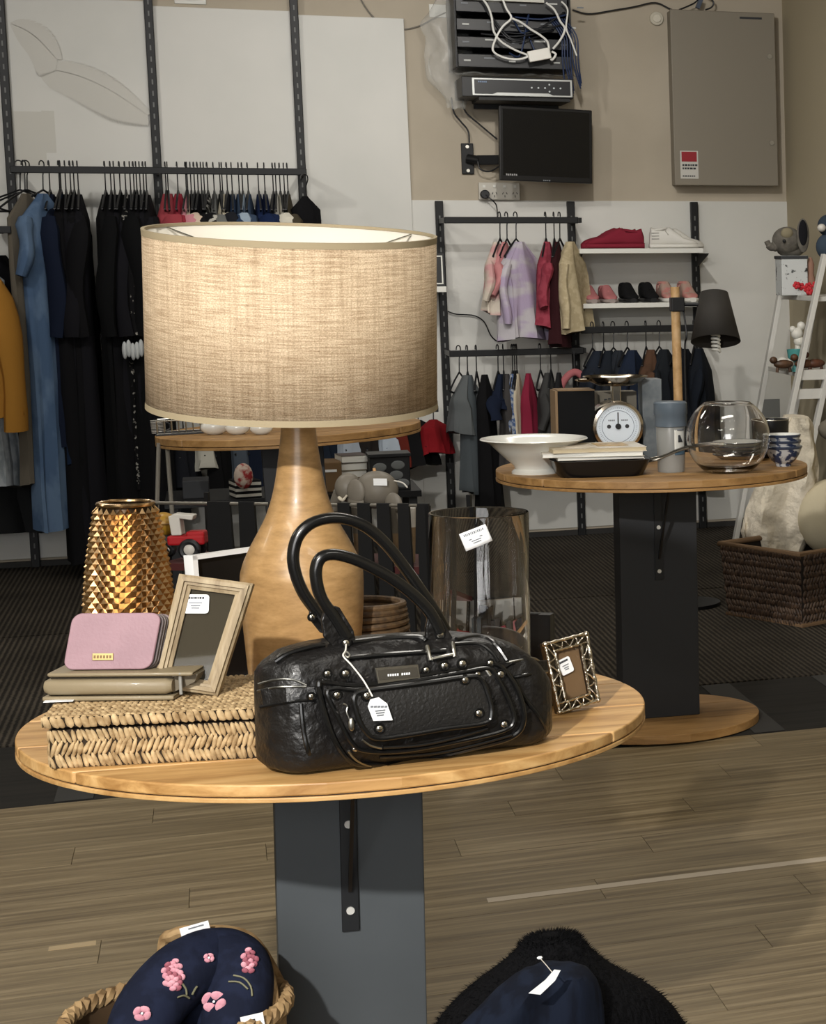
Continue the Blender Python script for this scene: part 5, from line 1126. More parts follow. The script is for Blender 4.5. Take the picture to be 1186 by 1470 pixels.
# magazines stack in the pan
ZP = hpn + .001
def slabbook(name, label, cat, M, w_, d_, h_, cover, pages=True, edge=(236, 236, 230)):
    t_ = thing(name, label, cat, M)
    if pages: obj('pages', MB().box((0, 0, h_ / 2), (w_ - .003, d_ - .003, h_ * .86)), mat('page_edge_%d_%d_%d' % edge, edge, .7), t_, smooth=False)
    obj('cover', MB().box((0, 0, h_ - .0006), (w_, d_, .0012)), cover, t_, smooth=False); obj('cover', MB().box((0, 0, .0006), (w_, d_, .0012)), cover, t_, smooth=False)
    return t_
cv1 = mat('magazine_cover_a', (204, 198, 186), .35); cv2 = mat('magazine_cover_b', (186, 172, 146), .35, col2=(228, 222, 212), scale=(12, 12, 12)); cv3 = mat('magazine_cover_c', (222, 212, 196), .3, col2=(188, 120, 110), scale=(14, 14, 14), contrast=(.55, .6))
c2 = Vector((-.005, .12, ZP))
slabbook('magazine', 'white magazine lowest in the stack on the grill pan', 'magazine', MPn @ tr(c2.x + .0, c2.y, ZP) @ rotz(.02), .235, .18, .008, cv1)
slabbook('magazine', 'thick white-paged magazine in the middle of the stack', 'magazine', MPn @ tr(c2.x - .016, c2.y, ZP + .0085) @ rotz(-.05), .27, .19, .012, cv1)
t = slabbook('recipe_booklet', 'recipe booklet with food photo cover on top of the stack', 'booklet', MPn @ tr(c2.x - .006, c2.y - .005, ZP + .021) @ rotz(.05), .255, .18, .012, cv2, edge=(200, 186, 156))
obj('cover_photo', MB().box((.045, .01, .0126), (.085, .1, .0006)), mat('food_photo', (120, 92, 48), .3, col2=(196, 160, 92), scale=(40, 40, 40)), t, smooth=False)
obj('cover_photo', MB().box((-.05, .0, .0126), (.075, .13, .0006)), cv3, t, smooth=False)
# kitchen scale
MSc = F2(886, 660); Rd = (spanx(MSc, 849, 923, 608)[1] - spanx(MSc, 849, 923, 608)[0]) / 2; zc = hgt(MSc, 886, 611)
t = thing('kitchen_scale', 'chrome kitchen scale with round white dial and metal tray', 'scale', MSc)
b = MB().loft([[(r_ * math.cos(2 * PI * j / 56), yv, zc + r_ * math.sin(2 * PI * j / 56)) for j in range(56)] for r_, yv in ((Rd * .95, .06), (Rd, .055), (Rd, -.02), (Rd * .97, -.035), (Rd * .86, -.038), (Rd * .82, -.028))]); obj('housing', b, CHR, t)
b = MB(); disc(b, (0, -.026, zc), Rd * .82, .003, 56); fc = obj('dial_face', b, mat('dial_white', (216, 226, 236), .4), t)
b = MB()
for k in range(60):
    a_ = 2 * PI * k / 60; l_ = .006 if k % 5 == 0 else .0032; b.box((0, 0, 0), (.0009, .0006, l_), tr(0, -.0295, zc) @ roty(a_) @ tr(0, 0, Rd * .72))
obj('tick_ring', b, mat('dial_ink', (96, 108, 126), .6), fc, smooth=False)
obj('ring_line', MB().tube([(Rd * .62 * math.cos(2 * PI * j / 48), -.0295, zc + Rd * .62 * math.sin(2 * PI * j / 48)) for j in range(48)], .0007, 5, True), MATS['dial_ink'], fc)
for s_ in (-1, 1):
    b = MB(); disc(b, (s_ * Rd * .35, -.029, zc + .0), .006, .001, 14); obj('dial_dot', b, INKD, fc)
    b = MB()
    for k in range(4): b.box((s_ * Rd * .25 + (k - 1.5) * .005, -.0295, zc + Rd * .24), (.0035, .0005, .004))
    obj('lettering', b, INK, fc, smooth=False)
obj('needle', MB().box((0, -.031, zc + Rd * .24), (.0032, .001, Rd * .62)), BLKM, t, smooth=False)
b = MB(); disc(b, (0, -.030, zc), .0085, .004, 18); obj('hub', b, BLKM, t)
zt_ = hgt(MSc, 886, 553)
obj('column', MB().box((0, .0, (zc + Rd + zt_) / 2 - .005), (.026, .03, zt_ - zc - Rd + .02)), CHR, t, smooth=False, bevel=.003)
obj('foot', MB().loft([[(sx2 * (.07 - .012 * k), sy2 * .045 + .01, z) for sx2, sy2 in ((-1, -1), (1, -1), (1, 1), (-1, 1))] for k, z in ((0, 0), (0, .02), (1, zc - Rd * .7))]), CHR, t, smooth=False, bevel=.004)
r_t = (spanx(MSc, 843, 933, 548)[1] - spanx(MSc, 843, 933, 548)[0]) / 2; zt4 = hgt(MSc, 886, 547)
obj('tray', MB().lathe([(0, zt_ - .002), (r_t * .55, zt_), (r_t * .82, zt_ + .012), (r_t * 1.0, zt4 + .012), (r_t * 1.03, zt4 + .014), (r_t * 1.0, zt4 + .016), (r_t * .8, zt_ + .015), (0, zt_ + .002)], 56), mat('tray_steel', (150, 140, 124), .16, 1), t)
b = MB().ball((-r_t * 1.0, -.02, zt4 + .006), (.03, .02, .006), 14, 8); obj('pouring_lip', b, MATS['tray_steel'], t)
# books and boxes behind
def standing(name, label, cat, px0_, px1_, pyt, pyb, yoff, m, d_=.12, extra=None, yaw=0):
    cx = (px0_ + px1_) / 2; M = F2(cx, pyb, yaw); a_, b2 = spanx(M, px0_, px1_, (pyt + pyb) / 2); h_ = hgt(M, cx, pyt)
    t_ = thing(name, label, cat, M); obj('body', MB().box((0, d_ / 2, h_ / 2), (b2 - a_, d_, h_)), m, t_, smooth=False, bevel=.002)
    return t_, (b2 - a_), h_
t, w_, h_ = standing('storage_box', 'black book-like box with kraft edges standing behind the white bowl', 'box', 803, 856, 561, 662, 0, mat('matt_black_card', (12, 13, 15), .8, spec=.2), .1)
obj('spine', MB().box((-w_ / 2 - .004, .05, h_ / 2), (.007, .1, h_)), mat('kraft_edge', (128, 106, 80), .8), t, smooth=False); obj('top_edge', MB().box((0, .05, h_ + .0015), (w_, .1, .003)), MATS['kraft_edge'], t, smooth=False)
t, w_, h_ = standing('cardboard_box', 'grey beige carton standing behind the kitchen scale', 'box', 860, 916, 562, 656, 0, mat('greige_carton', (118, 112, 100), .7), .06)
b = MB(); 
for k in range(4): b.box((-w_ * .3 + k * .012, -.001, h_ * (.86 + .015 * math.sin(k * 2))), (.009, .001, .012))
obj('print', b, INKD, t, smooth=False)
standing('storage_tin', 'tall blue grey marbled tin behind the drink bottle', 'tin', 924, 952, 544, 658, 0, mat('marbled_tin', (82, 90, 96), .5, col2=(112, 118, 122), scale=(14, 14, 14), contrast=(.4, .6)), .07)
# bottle
MBt = F2(964, 677); pr_ = prof_px(MBt, 964, [(677, 19), (640, 20), (606, 21)]); zl, zt_ = pr_[-1][1], hgt(MBt, 964, 576)
fro = mat('frosted_plastic', (176, 178, 176), .35, alpha=.72, trans=.3); lidm = mat('grey_blue_lid', (92, 104, 116), .35, alpha=.9)
t = thing('drink_bottle', 'frosted plastic drink bottle with blue grey lid beside the fish bowl', 'bottle', MBt)
obj('body', MB().lathe([(0, 0), (pr_[0][0] * .96, 0), (pr_[0][0], .004), (pr_[1][0], pr_[1][1]), (pr_[2][0], zl), (pr_[2][0] * .95, zl + .004), (0, zl + .004)], 40), fro, t)
obj('lid', MB().lathe([(pr_[2][0] * 1.04, zl - .012), (pr_[2][0] * 1.1, zl - .010), (pr_[2][0] * 1.08, zl + .02), (pr_[2][0] * 1.14, zl + .024), (pr_[2][0] * 1.12, zt_ - .004), (pr_[2][0] * 1.0, zt_), (0, zt_)], 40), lidm, t)
R_ = pr_[1][0] + .001
def lab(u, v): a_ = -PI / 2 + .05 + u * .95; return (R_ * math.cos(a_), R_ * math.sin(a_), zl - .005 - .085 * (1 - v))
lb = obj('label', MB().grid(lab, 8, 4), mat('label_white', (214, 214, 208), .5), t, solid=.0006)
R_ += .0012; obj('label_band', MB().grid(lambda u, v: lab(u, v * .16), 8, 2), mat('label_blue', (92, 122, 146), .5), lb, solid=.0006)
obj('label_emblem', MB().grid(lambda u, v: lab(.28 + .4 * u * (1 - .6 * v), .42 + .24 * v), 6, 3), INKD, lb, solid=.0006)
obj('label_print', MB().grid(lambda u, v: lab(.2 + .6 * u, .8 + .05 * v), 6, 1), INK, lb, solid=.0006)
# fish bowl
MFb = F2(1046, 677); zo = hgt(MFb, 1046, 578); Rf = (spanx(MFb, 987, 1105, 630)[1] - spanx(MFb, 987, 1105, 630)[0]) / 2; zcn = hgt(MFb, 1046, 629)
pp_ = []
for k in range(22):
    a_ = -1.02 + (1.02 + .98) * k / 21; pp_.append((Rf * math.cos(a_), zcn + Rf * .985 * math.sin(a_)))
z0 = pp_[0][1]; pp_ = [(r_, z - z0 if False else z) for r_, z in pp_]; s_ = (zo) / (pp_[-1][1] - pp_[0][1]); zz0 = pp_[0][1]; pp_ = [(r_, (z - zz0) * s_) for r_, z in pp_]
inn = [(max(r_ - .0028, 0), z + (.004 if z < .02 else 0)) for r_, z in pp_]
t = thing('fish_bowl', 'round clear glass fish bowl on the far oak table', 'bowl', MFb)
obj('glass', MB().lathe([(0, 0)] + pp_ + [(pp_[-1][0] - .001, zo + .0015)] + inn[::-1] + [(0, .005)], 72), GLASS, t)
c0 = pix(MFb, 1083, 594, 'y', -Rf * .55)
# bowls stack
BW = mat('white_porcelain', (214, 214, 208), .15, coat=.4); BB = mat('blue_floral_porcelain', (190, 192, 194), .15, col2=(42, 54, 84), scale=(55, 55, 55), contrast=(.46, .54), coat=.4); BN = mat('navy_band', (48, 58, 78), .2, coat=.4)
for k, (px, py, zoff) in enumerate(((1125, 669, 0), (1124, 669, .017), (1124, 669, .034))):
    Mx = F2(px, py) @ tr(0, 0, zoff); s_ = 1 - .02 * k
    t = thing('rice_bowl', ['blue and white patterned bowl lowest of the stack right of the fish bowl', 'blue and white bowl in the middle of the stack right of the fish bowl', 'white-lined bowl on top of the stack right of the fish bowl'][k], 'bowl', Mx, 'stacked rice bowls')
    obj('outside', MB().lathe([(r_ * s_, z) for r_, z in ((0, .002), (.022, 0), (.023, .008), (.034, .016), (.046, .034), (.0545, .058))], 48), BB, t)
    obj('inside', MB().lathe([(r_ * s_, z) for r_, z in ((.0545, .058), (.053, .0595), (.044, .036), (.03, .019), (0, .013))], 48), BW, t)
    obj('rim_band', MB().lathe([(r_ * s_, z) for r_, z in ((.0532, .0515), (.0552, .0575), (.0535, .0595))], 48), BN, t)
# plates behind the fish bowl
for k in range(4):
    Mx = F2(1062, 661) @ tr(.0, 0, .012 * k); t = thing('dinner_plate' if k else 'serving_dish', ['white serving dish at the bottom of the plate stack behind the fish bowl', 'white plate second from the bottom behind the fish bowl', 'white plate third from the bottom behind the fish bowl', 'white plate on top of the stack behind the fish bowl'][k], 'plate', Mx)
    obj('plate_body', MB().lathe([(0, .002), (.045, 0), (.05, .004), (.078, .018), (.082, .0205), (.078, .0215), (.05, .008), (0, .007)], 48), [BW, BB, BW, BW][k], t); obj('rim_band', MB().tube([(.081 * math.cos(2 * PI * j / 40), .081 * math.sin(2 * PI * j / 40), .0208) for j in range(40)], .0015, 6, True), BN, t)
Mx = F2(1108, 656); t = thing('saucepan', 'small black pot behind the stacked bowls', 'pot', Mx); hz = hgt(Mx, 1108, 602)
obj('pot_body', MB().lathe([(0, 0), (.045, 0), (.05, .006), (.053, hz), (.05, hz), (.046, .008), (0, .008)], 40), cast, t); obj('rim', MB().tube([(.052 * math.cos(2 * PI * j / 40), .052 * math.sin(2 * PI * j / 40), hz) for j in range(40)], .0018, 6, True), SILV, t)
# =================================================================== TABLE 3 THINGS
Mx = F3(268, 622); t = thing('wire_basket', 'dark wire basket at the left of the far table behind the lampshade', 'basket', Mx)
b = MB()
for k in range(9): x = -.09 + k * .0225; b.tube([(x, -.05, .004), (x, -.055, .05)], .0014, 5).tube([(x, .05, .004), (x, .055, .05)], .0014, 5)
for z in (.006, .05): b.tube([(-.09, -.055, z), (.09, -.055, z), (.09, .055, z), (-.09, .055, z)], .002, 6, True)
stuff(obj('wire_mesh', b, SILV, t)); obj('base', MB().box((0, 0, .004), (.19, .12, .006)), BLKM, t, smooth=False)
for k, (px, r_) in enumerate(((309, .03), (342, .026), (376, .024))):
    Mx = F3(px, 624); t = thing('ceramic_bird', ['white ceramic ornament left one of three under the lampshade', 'white ceramic ornament middle one of three under the lampshade', 'white ceramic ornament right one of three beside the lamp neck'][k], 'ornament', Mx)
    obj('body', MB().ball((0, 0, r_ * .9), (r_ * 1.5, r_, r_ * .95), 18, 12), EN, t); obj('head', MB().ball((-r_ * 1.2, 0, r_ * 1.9), r_ * .55, 14, 10), EN, t); obj('tail', MB().tube([(r_ * 1.1, 0, r_ * 1.0), (r_ * 2.0, 0, r_ * 1.5)], [r_ * .4, r_ * .12], 8), EN, t)
Mx = F3(228, 622); t = thing('striped_mug', 'small dark striped mug at the left end of the far table', 'mug', Mx); obj('body', MB().lathe([(0, 0), (.022, 0), (.024, .045), (.021, .045), (.02, .004), (0, .004)], 28), fabric((50, 46, 46), (190, 186, 178), scale=(.5, .5, 60), kind='wave'), t); obj('handle', MB().tube(smoothpts([(.022, 0, .036), (.036, 0, .03), (.036, 0, .014), (.022, 0, .009)]), .003, 6), BLKM, t)
# =================================================================== LOW BENCH + SLATTED STAND + TOYS
YB = 8.6
def bench():
    a_, c_ = onY(236, 722, YB), onY(606, 722, YB); z = a_.z
    t = thing('low_bench', 'low black bench under the far round table holding boxes', 'bench', tr((a_.x + c_.x) / 2, YB + .22, 0)); w_ = c_.x - a_.x
    obj('bench_top', MB().box((0, 0, z - .012), (w_, .44, .024)), BLK, t, smooth=False)
    for sx2 in (-1, 1):
        for sy2 in (-1, 1): obj('leg', MB().box((sx2 * (w_ / 2 - .03), sy2 * .18, (z - .024) / 2), (.03, .03, z - .024)), BLK, t, smooth=False)
    return z
zbn = bench()
def bx(name, label, cat, px0_, px1_, pyt, y_, m, d_=.12, z0=None, lid_=None, yaw=0.0):
    z0 = zbn if z0 is None else z0; a_, c_ = onY(px0_, 700, y_), onY(px1_, 700, y_); zt_ = onY((px0_ + px1_) / 2, pyt, y_).z; t_ = thing(name, label, cat, tr((a_.x + c_.x) / 2, y_, z0) @ rotz(yaw)); w_ = c_.x - a_.x; h_ = zt_ - z0
    obj('body', MB().box((0, d_ / 2, h_ / 2), (w_, d_, h_)), m, t_, smooth=False, bevel=.003)
    if lid_: obj('lid', MB().box((0, d_ / 2, h_ + .006), (w_ + .01, d_ + .01, .014)), lid_, t_, smooth=False, bevel=.002)
    return t_, w_, h_
t, w_, h_ = bx('patterned_box', 'black box with grey pebble pattern on the low bench', 'box', 532, 590, 656, 8.66, mat('black_gift_box', (20, 21, 24), .5), .14, lid_=BLKM)
for k, (dx, dz) in enumerate(((-.25, .7), (.2, .75), (.15, .45), (-.3, .35), (.3, .2), (-.05, .15))):
    b = MB().ball((dx * w_, -.001, dz * h_), (.026, .002, .018), 14, 8); obj('pebble_print', b, mat('pebble_grey', (112, 116, 118), .7), t)
t, w_, h_ = bx('cardboard_crate', 'brown cardboard crate of books right of the lamp neck', 'crate', 456, 492, 664, 8.7, mat('brown_carton', (112, 88, 60), .8), .18)
obj('handle_slot', MB().box((0, -.001, h_ * .72), (w_ * .6, .002, .01)), PAPER, t, smooth=False)
for k, (c_, hh_) in enumerate((((46, 52, 66), .05), ((150, 130, 96), .03), ((170, 164, 150), .03), ((60, 40, 36), .03))):
    zb0 = zbn + sum((.05, .03, .03, .03)[:k]); a_ = onY(508, 700, 8.7); slabbook('stacked_book', ['dark blue book lowest of the pile beside the toy elephant', 'tan book second in the pile beside the toy elephant', 'cream book third in the pile beside the toy elephant', 'dark red book topmost of the pile behind the toy elephant'][k], 'book', tr(a_.x, 8.8, zb0) @ rotz(.05 * k), .1, .14, hh_ - .001, mat('book_cover_%d' % k, c_, .5))
t, w_, h_ = bx('striped_bag', 'black and white zebra striped soft bag left of the lamp neck', 'bag', 338, 376, 690, 8.62, fabric((20, 20, 22), (196, 194, 186), scale=(6, 6, 14), contrast=(.47, .53), kind='wave'), .12, yaw=.2)
obj('patch', MB().ball((-w_ * .2, -.01, h_ + .02), (.035, .02, .05), 14, 10), fabric((150, 50, 52), (196, 180, 168), scale=(30, 30, 30)), t)
t, w_, h_ = bx('dark_toy_box', 'dark grey box left on the low bench behind the vase', 'box', 262, 300, 690, 8.7, mat('charcoal_box', (44, 46, 50), .7), .16)
# slender stand legs at far left under table 3
t = thing('folding_stand', 'thin pale folding stand legs left under the far round table', 'stand', tr(0, 0, 0))
for a_, c_ in (((228, 636), (225, 760)), ((240, 640), (249, 760))): obj('leg', MB().tube([onY(*a_, 7.6), onY(*c_, 7.6)], .007, 8), mat('pale_grey_metal', (150, 146, 138), .4, .4), t)
obj('crossbar', MB().tube([onY(225, 745, 7.6), onY(248, 745, 7.6)], .005, 8), MATS['pale_grey_metal'], t)
# slatted stand
YS = 6.35
a_ = onY(222, 722, YS); zs_ = a_.z; c_ = onZ(614, 726, zs_)
MSt = tr((a_.x + c_.x) / 2, (a_.y + c_.y) / 2, 0) @ rotz(math.atan2(c_.y - a_.y, c_.x - a_.x))
t = thing('slatted_stand', 'black slatted toy stand behind the lamp and handbag', 'stand', MSt); sw = (c_ - a_).length; X0 = 0
obj('top_rail', MB().tube([(-sw / 2, 0, zs_), (sw / 2, 0, zs_)], .005, 10), mat('pale_rail', (120, 116, 108), .35, .6), t)
SLM = mat('black_strap', (20, 21, 23), .5, spec=.3)
for px0_, px1_, w0_, w1b in ((299, 331, .058, .064), (344, 366, .044, .05), (387, 405, .04, .046), (420, 440, .04, .046), (455, 473, .04, .046), (486, 503, .036, .044), (514, 532, .036, .044), (542, 560, .036, .044), (572, 588, .036, .046), (600, 616, .036, .046)):
    xx = pix(MSt, (px0_ + px1_) / 2, 727, 'y', 0).x; wt_ = pix(MSt, px1_, 727, 'y', 0).x - pix(MSt, px0_, 727, 'y', 0).x
    for yv in (0,):
        b = MB().add([(xx - wt_ / 2, yv - .006, zs_ + .006), (xx + wt_ / 2, yv - .006, zs_ + .006), (xx + wt_ * .78, yv - .006, .03), (xx - wt_ * .70, yv - .006, .03)] + [(xx - wt_ / 2, yv + .004, zs_ + .006), (xx + wt_ / 2, yv + .004, zs_ + .006), (xx + wt_ * .78, yv + .004, .03), (xx - wt_ * .70, yv + .004, .03)], [(0, 1, 2, 3), (7, 6, 5, 4), (0, 4, 5, 1), (1, 5, 6, 2), (2, 6, 7, 3), (3, 7, 4, 0)]); obj('slat', b, SLM, t, smooth=False)
zsh = onY(270, 806, YS).z
obj('shelf_board', MB().box((-.01, .13, zsh - .012), (sw - .01, .24, .02)), mat('dark_red_shelf', (70, 26, 26), .6), t, smooth=False)
obj('base_board', MB().box((0, .13, .02), (sw, .28, .04)), BLK, t, smooth=False)
for s_ in (-1, 1):
    for yv in (0.0, .26): obj('post', MB().box((s_ * (sw / 2), yv, zs_ / 2), (.012, .012, zs_)), BLK, t, smooth=False)
# tractor toy
Mx = MSt @ tr(pix(MSt, 266, 805, 'y', .09).x, .09, zsh) @ rotz(.3)
t = thing('toy_tractor', 'red toy tractor with white cab on the slatted stand', 'toy', Mx); red = mat('red_plastic', (170, 26, 34), .35); wpl = mat('white_plastic', (206, 202, 194), .4)
obj('hull', MB().box((.01, 0, .055), (.10, .05, .028)).box((.035, 0, .07), (.05, .045, .02)), red, t, smooth=False, bevel=.006)
obj('cab', MB().prism([(-.028, .07), (.0, .07), (-.004, .118), (.03, .112), (.034, .126), (-.018, .132), (-.034, .124)], -.022, .022), wpl, t, smooth=False, bevel=.003)
for x, r_ in ((.022, .030), (-.055, .022)):
    for s_ in (-1, 1):
        wh = obj('wheel', MB().tube([(x + (r_ - .008) * math.cos(2 * PI * k / 24), s_ * .034, r_ + (r_ - .008) * math.sin(2 * PI * k / 24)) for k in range(24)], .009, 8, True), BLKM, t)
        b = MB(); b.ball((x, s_ * .034, r_), (r_ * .6, .008, r_ * .6), 16, 8); obj('hub_cap', b, wpl, wh)
Mx = MSt @ tr(pix(MSt, 237, 790, 'y', .19).x, .19, zsh); t = thing('yellow_toy', 'mustard yellow round toy beside the gold vase', 'toy', Mx); ym_ = mat('mustard_plastic', (166, 126, 40), .4)
obj('shell', MB().ball((0, 0, .085), (.037, .035, .035), 20, 14), ym_, t); obj('base', MB().box((0, 0, .03), (.05, .05, .05)), mat('dark_toy_base', (40, 38, 34), .5), t, bevel=.006); obj('band', MB().tube([(.037 * math.cos(2 * PI * k / 28), .036 * math.sin(2 * PI * k / 28), .088) for k in range(28)], .003, 6, True), mat('ochre', (120, 84, 24), .5), t)
for s_ in (-1, 1): obj('wheel', MB().tube([(s_ * .02 + .012 * math.cos(2 * PI * k / 16), -.034, .018 + .012 * math.sin(2 * PI * k / 16)) for k in range(16)], .005, 6, True), BLKM, t)
a_ = pix(MSt, 231, 745, 'y', .2); slabbook('striped_cloth', 'folded magenta striped cloth behind the gold vase rim', 'cloth', MSt @ tr(a_.x, .2, zsh), .05, .06, a_.z - zsh, fabric((104, 52, 84), (60, 40, 60), scale=(.5, .5, 60), kind='wave'), edge=(104, 52, 84))
# elephant toy
yE = .13; pE = pix(MSt, 538, 800, 'y', yE); Mx = MSt @ tr(pE.x, yE, zsh); t = thing('toy_elephant', 'grey plastic jointed toy elephant standing behind the black slats', 'toy', Mx)
eg = mat('grey_toy_plastic', (112, 106, 96), .5, bump=.2, bscale=(80, 80, 80))
def E(px, py, y=0): p = pix(MSt, px, py, 'y', yE + y); return Vector((p.x - pE.x, y, p.z - zsh))
k_ = (pix(MSt, 600, 700, 'y', yE).x - pix(MSt, 500, 700, 'y', yE).x) / 100
obj('torso', MB().ball(E(541, 703), (29 * k_, .05, 26 * k_), 24, 16), eg, t)
hd = obj('head', MB().ball(E(500, 700, -.01), (17 * k_, .04, 20 * k_), 20, 14), eg, t)
obj('ear', MB().ball(E(511, 706, -.05), (13 * k_, .008, 17 * k_), 18, 10), eg, t); obj('ear', MB().ball(E(503, 698, .045), (12 * k_, .008, 16 * k_), 18, 10), eg, t)
obj('trunk', MB().tube(smoothpts([E(488, 708), E(481, 722), E(479, 740), E(481, 758), E(486, 768)]), [.020, .019, .018, .017, .016, .015, .014, .0135, .013, .0125, .012, .0115, .011, .0105, .0100, .0098, .0095, .0092, .009, .0088, .0086, .0084, .0082, .008, .008], 10), eg, t)
for s_ in (-1, 1): obj('tusk', MB().tube(smoothpts([E(487, 714, s_ * .02 - .02), E(492, 718, s_ * .024 - .025), E(498, 711, s_ * .026 - .025)]), [.005] * 4 + [.004] * 5 + [.003] * 4, 8), mat('ivory_plastic', (214, 206, 188), .4), t)
for px, pb_, s_ in ((512, 775, -1), (566, 780, -1), (522, 778, 1), (556, 780, 1)):
    lg = obj('leg', MB().tube([E(px, 724, s_ * .035), E(px + 1, 745, s_ * .035), E(px + 1, 765, s_ * .035)], [.026, .014, .012], 12), eg, t); obj('shin', MB().tube([E(px + 1, 765, s_ * .035), E(px + 2, 800, s_ * .035)], [.012, .008], 10), mat('tan_toy_plastic', (140, 118, 90), .5), lg)
    obj('hip_plate', MB().ball(E(px - 1, 722, s_ * .048), (12 * k_, .008, 14 * k_), 16, 10), eg, lg)
obj('tail', MB().tube(smoothpts([E(566, 690), E(578, 693), E(585, 700)]), .0022, 6), wpl, t)
obj('knob', MB().tube([E(539, 682), E(537, 672)], [.006, .004], 8), mat('orange_peg', (196, 150, 100), .5), t)
obj('sticker', MB().box(E(546, 692, -.052), (.04, .001, .02)), PAPER, t, smooth=False)
for px in (590, 597): 
    b = MB().tube([onY(px - 2, 735, YS + .1), onY(px, 765, YS + .1)], [.008, .003], 8); 
b0 = pix(MSt, 594, 800, 'y', .08); t = thing('paint_brush', 'white and tan paint brush showing between the right-hand slats', 'brush', MSt @ tr(b0.x, .08, zsh)); obj('bristles', MB().tube([(0, 0, .10), (0, 0, .155)], [.009, .012], 10), wpl, t); obj('handle', MB().tube([(0, 0, 0), (0, 0, .1)], [.004, .009], 10), MATS['tan_toy_plastic'], t)
# =================================================================== LADDER SHELF (right)
def P3(px, py, y): return onY(px, py, y)
lw = mat('white_timber', (206, 205, 200), .5)
XS = 2.35
t = thing('ladder_shelf', 'white wooden A-frame ladder shelf at the right edge', 'shelf', tr(2.3, 9.3, 0))
O = Vector((2.3, 9.3, 0))
def beam(p, q, w_, d_, name='leg'):
    p, q = Vector(p), Vector(q); v = q - p; zq = v.to_track_quat('Z', 'Y'); M = tr((p + q) / 2 - O) @ zq.to_matrix().to_4x4(); return obj(name, MB().box((0, 0, 0), (w_, d_, v.length)), lw, t, M=M, smooth=False, bevel=.002)
YLf, YLb = 8.75, 9.75
def foot(px_t, py_t, px_b, py_b, y): A_ = onY(px_t, py_t, y); B_ = onY(px_b, py_b, y); v = B_ - A_; return A_, A_ + v * (A_.z - .0) / (A_.z - B_.z)
A_, B_ = foot(1123, 405, 1066, 720, 9.6); beam(A_, B_, .042, .022); LA = (A_, B_)
A_, B_ = foot(1184, 365, 1133, 600, 9.0); beam(A_, B_, .045, .022); LBm = (A_, B_)
for L_ in (LA, LBm):  # the far pair of legs, against the side wall
    dx = XR - .04 - max(L_[0].x, L_[1].x); beam(L_[0] + Vector((dx, 0, 0)), L_[1] + Vector((dx, 0, 0)), .042, .022)
def sh_board(py, y0, y1, xl_px):
    pl_ = onY(xl_px, py, y0); z = pl_.z; b = MB(); x0_ = pl_.x; 
    return z, x0_
za = onY(1150, 424, 9.3).z; zb2 = onY(1115, 530, 9.3).z; zc2 = onY(1170, 565, 9.0).z
def lerpz(L_, z): a2, b2 = L_; u = (a2.z - z) / (a2.z - b2.z); return a2.lerp(b2, u)
for z, nm in ((za, 'upper'), (zb2, 'lower')):
    p, q = lerpz(LA, z), lerpz(LBm, z)
    b = MB().prism([(p.x - O.x - .0, p.y - O.y), (q.x - O.x + .0, q.y - O.y), (XR - O.x - .01, q.y - O.y + .02), (XR - O.x - .01, p.y - O.y)], z - .022, z, axis='z'); obj('shelf_board', b, lw, t, smooth=False, bevel=.002)
pq_ = lerpz(LBm, zc2); obj('front_rail', MB().box(((pq_.x + XR) / 2 - O.x, pq_.y - O.y, zc2), (XR - pq_.x - .01, .02, .045)), lw, t, smooth=False)
pq_ = lerpz(LBm, zc2 + .085); obj('front_rail', MB().box(((pq_.x + XR) / 2 - O.x, pq_.y - O.y, zc2 + .085), (XR - pq_.x - .01, .02, .045)), lw, t, smooth=False)
# lean-to grey board behind
tag(obj('grey_board', MB().box((0, 0, .33), (.10, .012, .66), tr(onY(1108, 700, 10.0).x, 10.0, 0)), mat('grey_board', (120, 122, 120), .7), smooth=False), 'narrow grey board standing behind the ladder shelf', 'board')
# plush elephant on top
yP = 9.35; pP = onY(1135, 366, yP)
gp = mat('grey_plush', (92, 88, 82), .95, bump=.9, bscale=(60, 60, 60), dist=.004, col2=(108, 104, 96), scale=(40, 40, 40))
cbx0, cbx1 = onY(1118, 400, yP), onY(1155, 400, yP); hb3 = onY(1135, 367, yP).z - za; zb3 = za
t = thing('printed_box', 'white box with black animal print on the top shelf of the ladder', 'box', tr((cbx0.x + cbx1.x) / 2, yP, za)); cwb = cbx1.x - cbx0.x
obj('body', MB().box((0, 0, hb3 / 2), (cwb, .12, hb3)), mat('box_print', (200, 204, 204), .5, col2=(40, 42, 44), scale=(38, 38, 38), contrast=(.6, .66)), t, smooth=False, bevel=.003); obj('lid_band', MB().box((0, 0, hb3 - .008), (cwb + .006, .126, .014)), INKD, t, smooth=False)
t = thing('plush_elephant', 'grey plush elephant with dark ear on top of the printed box', 'soft toy', tr((cbx0.x + cbx1.x) / 2, yP, za + hb3)); kx = (onY(1155, 340, yP).x - onY(1105, 340, yP).x) / 50; OX = Vector(((cbx0.x + cbx1.x) / 2, yP, za + hb3))
def PE(px, py, y=0): p = onY(px, py, yP + y) - OX; return Vector((p.x, y, p.z))
obj('head', MB().ball(PE(1130, 345), (21 * kx, .06, 19 * kx), 22, 16), gp, t); obj('trunk', MB().tube(smoothpts([PE(1116, 352), PE(1108, 355), PE(1103, 350), PE(1101, 346)]), [.024] * 5 + [.018] * 6 + [.013] * 8, 12), gp, t)
obj('ear', MB().ball(PE(1153, 338, -.05), (9 * kx, .012, 24 * kx), 18, 14), gp, t); obj('ear_lining', MB().ball(PE(1153, 334, -.062), (6.5 * kx, .006, 18 * kx), 16, 12), fabric((26, 26, 30)), t)
